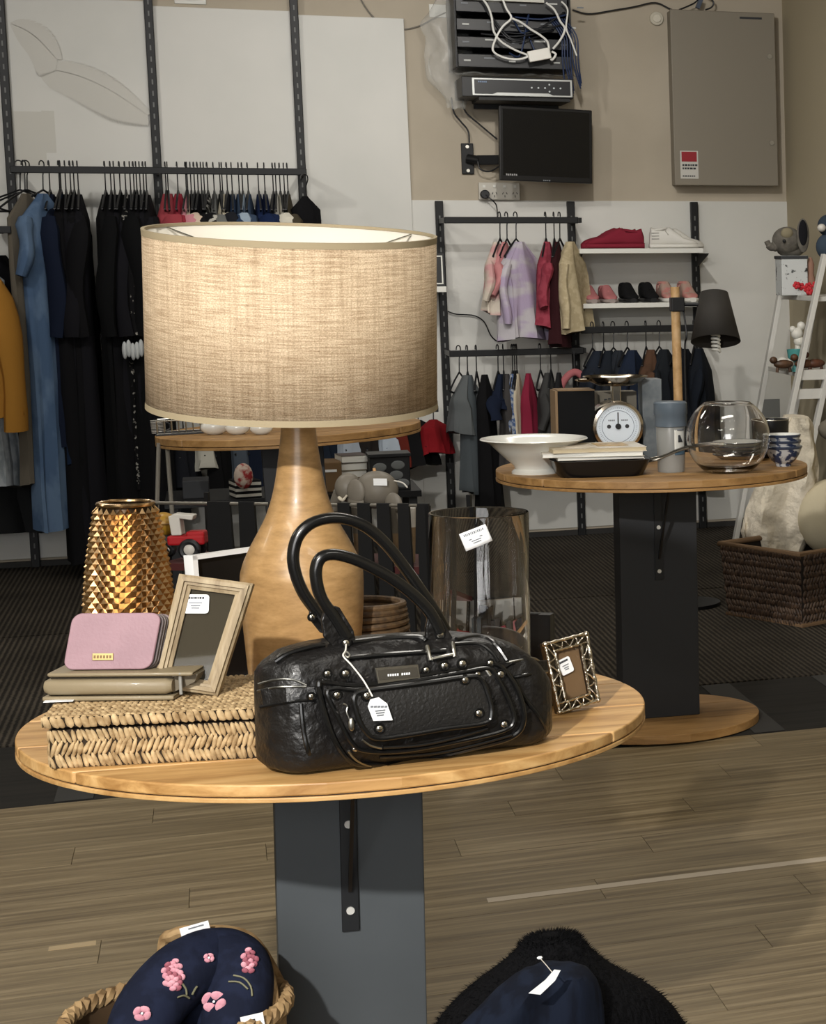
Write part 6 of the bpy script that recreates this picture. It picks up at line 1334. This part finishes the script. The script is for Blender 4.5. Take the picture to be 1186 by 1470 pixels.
obj('cheek_patch', MB().ball(PE(1130, 335, -.045), (9 * kx, .02, 8 * kx), 16, 10), fabric((136, 128, 106)), t); obj('eye', MB().ball(PE(1126, 346, -.062), .008, 10, 8), BLKM, t)
obj('body', MB().ball(PE(1135, 360, .03), (19 * kx, .06, 9 * kx), 18, 12), gp, t)
t = thing('soft_toy', 'dark blue grey soft toy cut off by the right photo edge', 'soft toy', tr(onY(1186, 370, 9.1).x, 9.12, onY(1186, 372, 9.1).z)); obj('head', MB().ball((.02, 0, .15), (.05, .045, .05), 16, 12), fabric((50, 60, 72)), t); obj('body', MB().ball((.02, 0, .055), (.06, .05, .062), 16, 12), fabric((58, 70, 84)), t); obj('muzzle', MB().ball((-.02, -.03, .14), (.02, .02, .018), 12, 8), wpl, t)
b = MB(); rr_ = random.Random(5); t = thing('red_flowers', 'small bunch of red fabric flowers beside the printed box', 'flowers', tr(onY(1158, 412, 9.2).x, 9.2, za))
for k in range(7):
    c0 = Vector((rr_.uniform(-.05, .05), rr_.uniform(-.02, .02), rr_.uniform(.015, .05)))
    b = MB()
    for j in range(5): a_ = 2 * PI * j / 5 + k; b.ball(c0 + Vector((.010 * math.cos(a_), -.004, .010 * math.sin(a_))), (.009, .006, .009), 8, 6)
    obj('flower', b, mat('red_petal', (186, 36, 48), .6), t)
t = thing('pink_figurine', 'tall pink and beige figurine behind the red flowers', 'figurine', tr(onY(1166, 412, 9.3).x, 9.32, za)); obj('body', MB().lathe([(0, 0), (.022, 0), (.026, .05), (.014, .1), (.018, .14), (.008, .17), (0, .175)], 24), fabric((150, 116, 100)), t)
# swan and ornaments on the lower shelf
t = thing('glass_swan', 'clear and white glass ornament with round lobes on the lower ladder shelf', 'ornament', tr(onY(1148, 527, 9.15).x, 9.18, zb2)); pw_ = mat('pearl_glass', (216, 214, 206), .12, coat=.5)
for dx, dz, r_ in ((-.07, .03, .032), (-.035, .028, .028), (0, .03, .03), (.01, .13, .026), (.0, .165, .028), (.02, .2, .02), (-.02, .185, .016)): obj('lobe', MB().ball((dx, 0, dz), r_, 16, 12), pw_, t)
obj('neck', MB().tube([(0, 0, .03), (.005, 0, .17)], .014, 10), pw_, t)
t = thing('teal_cup', 'teal blue glass cup between the pearl ornaments', 'cup', tr(onY(1143, 527, 9.08).x, 9.08, zb2)); obj('body', MB().lathe([(0, 0), (.03, 0), (.008, .03), (.008, .04), (.036, .06), (.04, .1), (.036, .1), (.03, .064), (0, .05)], 30), mat('teal_glass', (78, 146, 144), .15, coat=.4), t)
for k, (px, c_) in enumerate(((1130, (86, 60, 40)), (1160, (100, 64, 40)), (1176, (92, 54, 36)))):
    t = thing('wooden_figurine', ['brown carved figurine lying at the left of the lower ladder shelf', 'reddish carved animal in the middle of the lower ladder shelf', 'dark red carved animal at the right photo edge on the ladder shelf'][k], 'figurine', tr(onY(px, 531, 8.98).x, 9.04, zb2)); wm_ = mat('carved_wood_%d' % k, c_, .5, col2=tuple(int(v * .6) for v in c_), scale=(30, 30, 30))
    obj('body', MB().ball((0, 0, .036), (.045, .02, .02), 16, 10), wm_, t); obj('head', MB().ball((-.045, 0, .055 + .01 * k), (.018, .014, .016), 12, 8), wm_, t)
    for s_ in (-1, 1): obj('leg', MB().tube([(s_ * .03, 0, 0), (s_ * .026, 0, .03)], .007, 8), wm_, t)
# =================================================================== DARK WICKER BASKET + WHITE THROW
pa, pb = onZ(1046, 884), onZ(1152, 902); ywb = math.atan2(pb.y - pa.y, pb.x - pa.x); wl_ = (pb - pa).length
h_bk = pix(tr(pa.x, pa.y, 0) @ rotz(ywb), 1036, 778, 'y', 0).z * .98
MBk = tr(pa.x, pa.y, 0) @ rotz(ywb)
t = thing('wicker_basket', 'dark brown rectangular wicker basket on the carpet at right', 'basket', MBk)
dw = mat('dark_wicker', (48, 34, 25), .6, col2=(86, 66, 50), scale=(60, 60, 60), contrast=(.35, .7))
dp = .62
kw = dict(cell=.015, rowh=.024, amp=.006)
obj('side_core', MB().loft([[(0, 0, .004), (wl_, 0, .004), (wl_, dp, .004), (0, dp, .004)], [(-.1 * h_bk, -.04 * h_bk, h_bk), (wl_ + .05 * h_bk, -.04 * h_bk, h_bk), (wl_ + .05 * h_bk, dp, h_bk), (-.1 * h_bk, dp, h_bk)]], True, False), mat('wicker_core', (24, 17, 12), .9), t, smooth=False)
woven('woven_side', [(lambda x, z, h: (x - .1 * z * (1 - x / wl_) + .05 * z * x / wl_, -h - .04 * z, z), wl_, h_bk, kw), (lambda x, z, h: (wl_ + h + .05 * z, x, z), dp, h_bk, kw), (lambda x, z, h: (-h - .1 * z, x, z), dp, h_bk, kw), (lambda x, z, h: (x, dp + h, z), wl_, h_bk, kw)], dw, t)
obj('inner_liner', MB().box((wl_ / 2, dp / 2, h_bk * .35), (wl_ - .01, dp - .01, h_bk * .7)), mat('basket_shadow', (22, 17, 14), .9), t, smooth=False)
for z in (.008, h_bk):
    obj('rope_edge', MB().tube([(-.1 * z, -.04 * z, z), (wl_ + .03 * z, -.04 * z, z), (wl_ + .05 * z, dp, z), (-.1 * z, dp, z)], .011, 8, True), mat('light_rope', (112, 88, 64), .7), t)
# throw: draped from y=600 down into basket
ythr = pa.y + .22
wt = mat('cream_fleece', (228, 219, 202), .95, bump=1.0, bscale=(18, 18, 18), dist=.02, col2=(212, 203, 184), scale=(5, 5, 5))
Lft = [(598, 1128), (620, 1118), (650, 1108), (690, 1092), (730, 1073), (765, 1067), (795, 1076), (804, 1118)]
Rgt = [(598, 1158), (620, 1166), (650, 1172), (690, 1174), (730, 1172), (765, 1166), (795, 1148), (804, 1132)]
rings = []
for (y1_, xl), (_, xr) in zip(Lft, Rgt):
    a_, c_ = onY(xl, y1_, ythr), onY(xr, y1_, ythr); w2 = (c_.x - a_.x) / 2; cx = (a_.x + c_.x) / 2; ring = []
    for j in range(48):
        an = 2 * PI * j / 48; k = 1 + .10 * noise.noise(Vector((math.cos(an) * 2, math.sin(an) * 2, a_.z * 5)))
        ring.append((cx + w2 * k * math.cos(an), ythr + .12 * k * math.sin(an) + .03 * math.sin(4 * an + a_.z * 6) * (1 if math.sin(an) < 0 else 0), a_.z))
    rings.append([Vector(p) for p in ring])
fin = []
for i in range(len(rings) - 1):
    for k in range(5): fin.append([tuple(p.lerp(q, k / 5) + Vector((.012 * noise.noise(Vector((j * .4, i + k / 5, 1))), .014 * noise.noise(Vector((j * .5, i * 1.3 + k / 4, 5))), 0))) for j, (p, q) in enumerate(zip(rings[i], rings[i + 1]))])
fin.append([tuple(p) for p in rings[-1]])
tag(obj('fleece_throw', MB().loft(fin), wt), 'cream fleece throw draped over the ladder shelf into the dark basket', 'throw')
p = onY(1192, 742, pa.y + .1); tag(obj('cushion', MB().ball((0, 0, 0), (.13, .075, .15), 28, 18), fabric((196, 186, 160)), M=tr(p.x, p.y, p.z)), 'cream cushion in the basket at the right photo edge', 'cushion')
p = onY(1185, 610, ythr + .2); tag(obj('bundle', MB().ball((0, 0, 0), (.08, .07, .05), 20, 12), fabric((130, 124, 112)), M=tr(p.x + .05, p.y, p.z - .02)), 'grey beige fabric bundle behind the cream throw', 'bundle')
# =================================================================== FLOOR LAMP
yl = 8.0; pt_, pb_ = onY(969, 412, yl), onY(973, 600, yl); zf = pt_.z
t = thing('floor_lamp', 'wooden pole floor lamp with black tapered shade below the shoe shelves', 'floor lamp', tr(pt_.x, yl, 0))
pw2 = (onY(977, 500, yl).x - onY(964, 500, yl).x) / 2
obj('pole', MB().tube([(0, 0, .02), (0, 0, zf)], pw2, 16), wood('pine_pole', (176, 138, 92), (200, 162, 114), (214, 180, 134), 20, 20, .5), t)
obj('base', MB().lathe([(0, 0), (.14, 0), (.14, .018), (.02, .026), (0, .026)], 40), BLK, t)
zc3 = onY(972, 437, yl).z
obj('clamp', MB().box((.006, 0, zc3), (.05, .05, .055)), BLKM, t, smooth=False, bevel=.004)
ps = onY(1026, 440, yl - .05); e2 = ps - Vector((pt_.x, yl, 0))
obj('arm', MB().tube([(.01, -.0, zc3), (e2.x * .6, -.04, zc3 + .0), (e2.x, -.05, zc3 + .01)], .008, 10), BLKM, t)
obj('power_cord', MB().tube(smoothpts([(.03, -.0, zc3 - .02), (.035, -.02, zc3 - .12), (.03, 0, zc3 - .25), (.035, .01, .1)]), .0035, 6), BLKM, t)
zt_, zb_ = onY(1026, 419, yl).z, onY(1024, 491, yl).z; r1 = (onY(1046, 420, yl).x - onY(1007, 420, yl).x) / 2; r2 = (onY(1059, 488, yl).x - onY(990, 488, yl).x) / 2; dxs = onY(1025, 488, yl).x - onY(1027, 420, yl).x
hh_ = zt_ - zb_
Ms_ = tr(e2.x, -.05, (zt_ + zb_) / 2) @ rotx(-.32) @ roty(.06)
sh = obj('shade', MB().lathe([(r2, -hh_ / 2), (r1, hh_ / 2)], 56), mat('black_shade', (44, 41, 38), .75, bump=.2, bscale=(200, 200, 200)), t, M=Ms_, solid=.002)
obj('shade_cap', MB().lathe([(0, hh_ / 2 - .004), (r1, hh_ / 2 - .002)], 40), BLKM, sh)
b = MB().tube([(.014 * math.cos(k * .5), .014 * math.sin(k * .5), -hh_ / 2 + .035 - k * .0012) for k in range(64)], .0052, 8); obj('bulb', b, mat('cfl_white', (236, 236, 230), .3), sh)
obj('socket', MB().tube([(0, 0, hh_ / 2 - .01), (0, 0, -hh_ / 2 + .05)], .014, 12), BLKM, sh)
# =================================================================== FOREGROUND FLOOR BASKET + CUSHION
zc4 = .36
pc = onZ(255, 1452, zc4); R4 = (onZ(400, 1440, zc4).x - onZ(78, 1480, zc4).x) / 2 * .97
Mx = tr(pc.x, pc.y, 0)
t = thing('rope_basket', 'round natural wicker basket on the floor at lower left', 'basket', Mx)
nat = mat('natural_wicker', (126, 100, 66), .75, col2=(166, 138, 98), scale=(50, 50, 50), bump=.4, bscale=(200, 200, 200))
def bf(x, z, h): a_ = x / R4; r_ = R4 * (.88 + .12 * z / zc4) + h; return (r_ * math.cos(a_), r_ * math.sin(a_), z)
woven('woven_side', [(bf, 2 * PI * R4, zc4, dict(cell=.011, rowh=.02, amp=.004))], nat, t)
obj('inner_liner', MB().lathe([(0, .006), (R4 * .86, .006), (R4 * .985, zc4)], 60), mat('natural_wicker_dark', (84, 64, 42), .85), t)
b = MB()
for s_ in (0, 1): b.tube([((R4 + .004 + .004 * math.cos(k * 1.2 + PI * s_)) * math.cos(2 * PI * k / 150), (R4 + .004 + .004 * math.cos(k * 1.2 + PI * s_)) * math.sin(2 * PI * k / 150), zc4 + .006 * math.sin(k * 1.2 + PI * s_)) for k in range(150)], .0075, 6, True)
obj('rope_rim', b, nat, t)
# handle loops
h1 = [pix(Mx, x, y, 'y', R4 * .55) for x, y in ((230, 1385), (236, 1362), (248, 1346), (265, 1340), (285, 1342))]
zr3 = zc4 - .02
obj('handle', MB().tube(smoothpts([(h1[0].x, R4 * .75, zr3), (h1[1].x, R4 * .7, h1[1].z), (h1[2].x, R4 * .62, h1[2].z), (h1[3].x + .01, R4 * .58, h1[3].z), (h1[3].x + .08, R4 * .6, h1[3].z - .02), (h1[3].x + .12, R4 * .7, zr3)]), .009, 8), nat, t)
h2 = [pix(Mx, x, y, 'y', -R4 * .1) for x, y in ((392, 1470), (394, 1445), (398, 1425), (396, 1405))]
obj('handle', MB().tube(smoothpts([(h2[0].x - .01, -R4 * .35, zr3), (h2[1].x - .004, -R4 * .3, h2[1].z), (h2[2].x - .01, -R4 * .05, h2[2].z + .01), (h2[3].x - .015, R4 * .25, h2[3].z), (h2[3].x - .03, R4 * .4, zr3)]), .011, 8), nat, t)
# neck cushion: U-shaped padded tube in navy with flowers
yc = pc.y
def CP(px, py, y): p = onY(px, py, y); return p
path = [CP(190, 1530, yc - .10), CP(212, 1455, yc - .06), CP(258, 1402, yc - .02), CP(305, 1381, yc + .02), CP(338, 1392, yc + .0), CP(342, 1440, yc - .04), CP(326, 1525, yc - .10)]
t = thing('neck_cushion', 'navy neck cushion with pink flower embroidery in the wicker basket', 'cushion', tr(0, 0, 0))
nvm = fabric((20, 25, 42), (26, 32, 52), scale=(30, 30, 30))
sp2 = smoothpts(path, 8); rad = [.040 + .006 * math.sin(PI * k / (len(sp2) - 1)) for k in range(len(sp2))]
obj('padded_cover', MB().tube(sp2, rad, 24), nvm, t)
obj('padded_cover', MB().ball(sum(path[2:5], Vector()) / 3 + Vector((0, .005, -.05)), (.05, .04, .08), 24, 16), nvm, t)
pkf = mat('pink_thread', (196, 130, 146), .7, col2=(214, 156, 168), scale=(90, 90, 90)); grn = mat('olive_thread', (112, 110, 86), .7); pkd = mat('dark_pink_thread', (150, 82, 96), .7)
def cush_pt(px, py):  # nearest surface hit on cushion tube (ray march)
    r_ = ray(px, py).normalized(); best = None; s_ = 2.2
    while s_ < 3.9:
        p = EYE + r_ * s_; dmin = min((p - c0).length - rd for c0, rd in zip(sp2, rad))
        if dmin < .0012: return p - r_ * .0012
        s_ += max(dmin * .7, .0008)
    return EYE + r_ * 2.9
def petal(px, py, r_, m, ry=None, rot=0):
    p = cush_pt(px, py); u = Vector((1, 0, 0)); return MB().ball((0, 0, 0), (r_, .0016, ry or r_), 10, 6, tr(p) @ roty(rot))
rr_ = random.Random(11)
for cx_, cy_, n_, sp_r, lab_ in ((249, 1400, 26, 17, 0), (358, 1380, 16, 13, 1)):
    for k in range(n_):
        a_ = k * 2.4; q = sp_r * math.sqrt((k + .5) / n_); obj('blossom', petal(cx_ + q * math.cos(a_) * .85, cy_ + q * math.sin(a_) * 1.3, .0036, 0, .0045, a_), pkf if (k % 4 or lab_) and not (lab_ and k % 3) else pkd, t)
for cx_, cy_, r0 in ((307, 1438, 11), (204, 1455, 8), (300, 1375, 5)):
    for k in range(4): a_ = k * PI / 2 + .5; obj('petal', petal(cx_ + r0 * math.cos(a_), cy_ + r0 * .85 * math.sin(a_), r0 / 1100 * .62, 0, r0 / 1100 * .9, a_), pkf, t)
    obj('petal', petal(cx_, cy_, .0018, 0), PAPER, t)
for pts in ([(335, 1400), (350, 1404), (360, 1416), (362, 1430)], [(328, 1409), (344, 1410), (356, 1420)], [(255, 1432), (264, 1429), (272, 1433)], [(262, 1412), (267, 1420), (268, 1428)], [(276, 1428), (280, 1420), (283, 1416)]):
    obj('stem', MB().tube(smoothpts([cush_pt(x, y) for x, y in pts], 3), .0013, 5), grn, t)
c0 = onY(280, 1334, yc + .05)
tg = thing('price_tag', 'small white tag on the wicker basket handle beside the navy cushion', 'price tag', tr(c0)); obj('card', MB().box((0, 0, 0), (.037, .0008, .014), roty(-.18)), PAPER, tg, smooth=False); obj('print', MB().box((.002, -.0006, .003), (.02, .0004, .002), roty(-.18)), INK, tg, smooth=False)
c0 = cush_pt(358, 1462); tg = thing('price_tag', 'white tag on the front of the navy cushion at the bottom edge', 'price tag', tr(c0 + Vector((.004, -.004, -.006)))); obj('card', MB().box((0, 0, 0), (.028, .0008, .024), roty(-.1)), PAPER, tg, smooth=False); obj('barcode', MB().box((0, -.0006, .004), (.006, .0003, .004)), INKD, tg, smooth=False)
# =================================================================== BLACK FAUX FUR COAT MOUND
zf2 = .45; yf = onZ(790, 1400, zf2).y
t = thing('fur_coat', 'black faux fur coat heaped in a peak at the lower right of the pedestal', 'coat', tr(0, 0, 0))
fur = mat('black_fur', (14, 14, 16), .9, bump=1.0, bscale=(160, 160, 60), dist=.006, sheen=.0, spec=.1); 
sil = [(1348, 790, 34), (1356, 790, 44), (1372, 790, 56), (1395, 785, 78), (1420, 780, 108), (1450, 785, 142), (1475, 790, 165), (1520, 795, 190), (1600, 800, 215), (1700, 800, 235)]
rings = [[(onY(790, 1342, yf).x + .012 * math.cos(2 * PI * j / 40), yf + .012 * math.sin(2 * PI * j / 40), onY(790, 1341, yf).z) for j in range(40)]]
for py, cx, hw in sil:
    a_, c_ = onY(cx - hw, py, yf), onY(cx + hw, py, yf); w2 = (c_.x - a_.x) / 2; x = (a_.x + c_.x) / 2
    rings.append([(x + w2 * (1 + .05 * noise.noise(Vector((math.cos(an) * 2, math.sin(an) * 2, py * .01)))) * math.cos(an), yf + min(w2, .12) * .75 * math.sin(an) * (1 + .15 * noise.noise(Vector((math.cos(an) * 2, 4, py * .02)))), a_.z) for an in [2 * PI * j / 40 for j in range(40)]])
zlow = rings[-1][0][2]
rings.append([(p[0], p[1], max(.0, zlow - .25)) for p in rings[-1]])
cb_ = MB().loft(rings); co = obj('coat_body', cb_, fur, t, sub=1)
# fur tufts as real strands
fb = MB(); rr_ = random.Random(21)
vr_ = [[Vector(p) for p in r_] for r_ in rings[:-1]]
for _ in range(9000):
    i = rr_.randrange(0, len(vr_) - 2); j = rr_.randrange(40); u, v = rr_.random(), rr_.random()
    p = vr_[i][j].lerp(vr_[i][(j + 1) % 40], u).lerp(vr_[i + 1][j].lerp(vr_[i + 1][(j + 1) % 40], u), v)
    c0 = Vector((sum(q.x for q in vr_[i]) / 40, yf, p.z - .03)); nrm = (p - c0).normalized(); d_ = (nrm + Vector((rr_.uniform(-.5, .5), rr_.uniform(-.5, .5), rr_.uniform(-.9, .2)))).normalized() * rr_.uniform(.005, .011)
    sd = d_.cross(nrm + Vector((.01, .02, .03))).normalized() * .0007
    n0 = len(fb.v); p = p - nrm * .003; fb.v += [tuple(p - sd), tuple(p + sd), tuple(p + d_)]; fb.f.append((n0, n0 + 1, n0 + 2))
stuff(obj('fur_pile', fb, fur, t, smooth=False))
# dark blue fabric fold on top front
bl = fabric((13, 18, 30), (20, 27, 42), scale=(40, 40, 12))
rings = []
for py, xl, xr in ((1388, 775, 800), (1394, 752, 826), (1406, 735, 846), (1424, 712, 857), (1446, 690, 864), (1475, 660, 868), (1530, 630, 872), (1600, 615, 872)):
    yq = yf - .10; a_, c_ = onY(xl, py, yq), onY(xr, py, yq); w2 = (c_.x - a_.x) / 2; x = (a_.x + c_.x) / 2
    rings.append([(x + w2 * math.cos(an), yq + min(w2, .05) * .8 * math.sin(an) * (1 + .2 * math.sin(5 * an)), a_.z) for an in [2 * PI * j / 36 for j in range(36)]])
obj('blue_lining', MB().loft(rings), bl, t)
tg = thing('price_tag', 'narrow white tag pinned on the black fur coat', 'price tag', tr(0, 0, 0)); yq = yf - .17
Pt = [onY(x, y, yq) for x, y in ((759, 1426), (783, 1407), (796, 1392), (805, 1393), (797, 1408), (776, 1428))]; n_ = 6
obj('card', MB().add([tuple(p) for p in Pt] + [tuple(p + Vector((0, .0008, 0))) for p in Pt], [tuple(range(6)), tuple(range(6, 12))[::-1]] + [(i, (i + 1) % 6, (i + 1) % 6 + 6, i + 6) for i in range(6)]), PAPER, tg, smooth=False)
obj('string', MB().tube([onY(776, 1376, yf - .09), onY(784, 1385, yf - .14), onY(793, 1396, yq)], .0006, 5), MATS['white_string'], tg); obj('knot', MB().ball(onY(775, 1375, yf - .095), (.0035, .002, .0022), 10, 6), PAPER, tg)
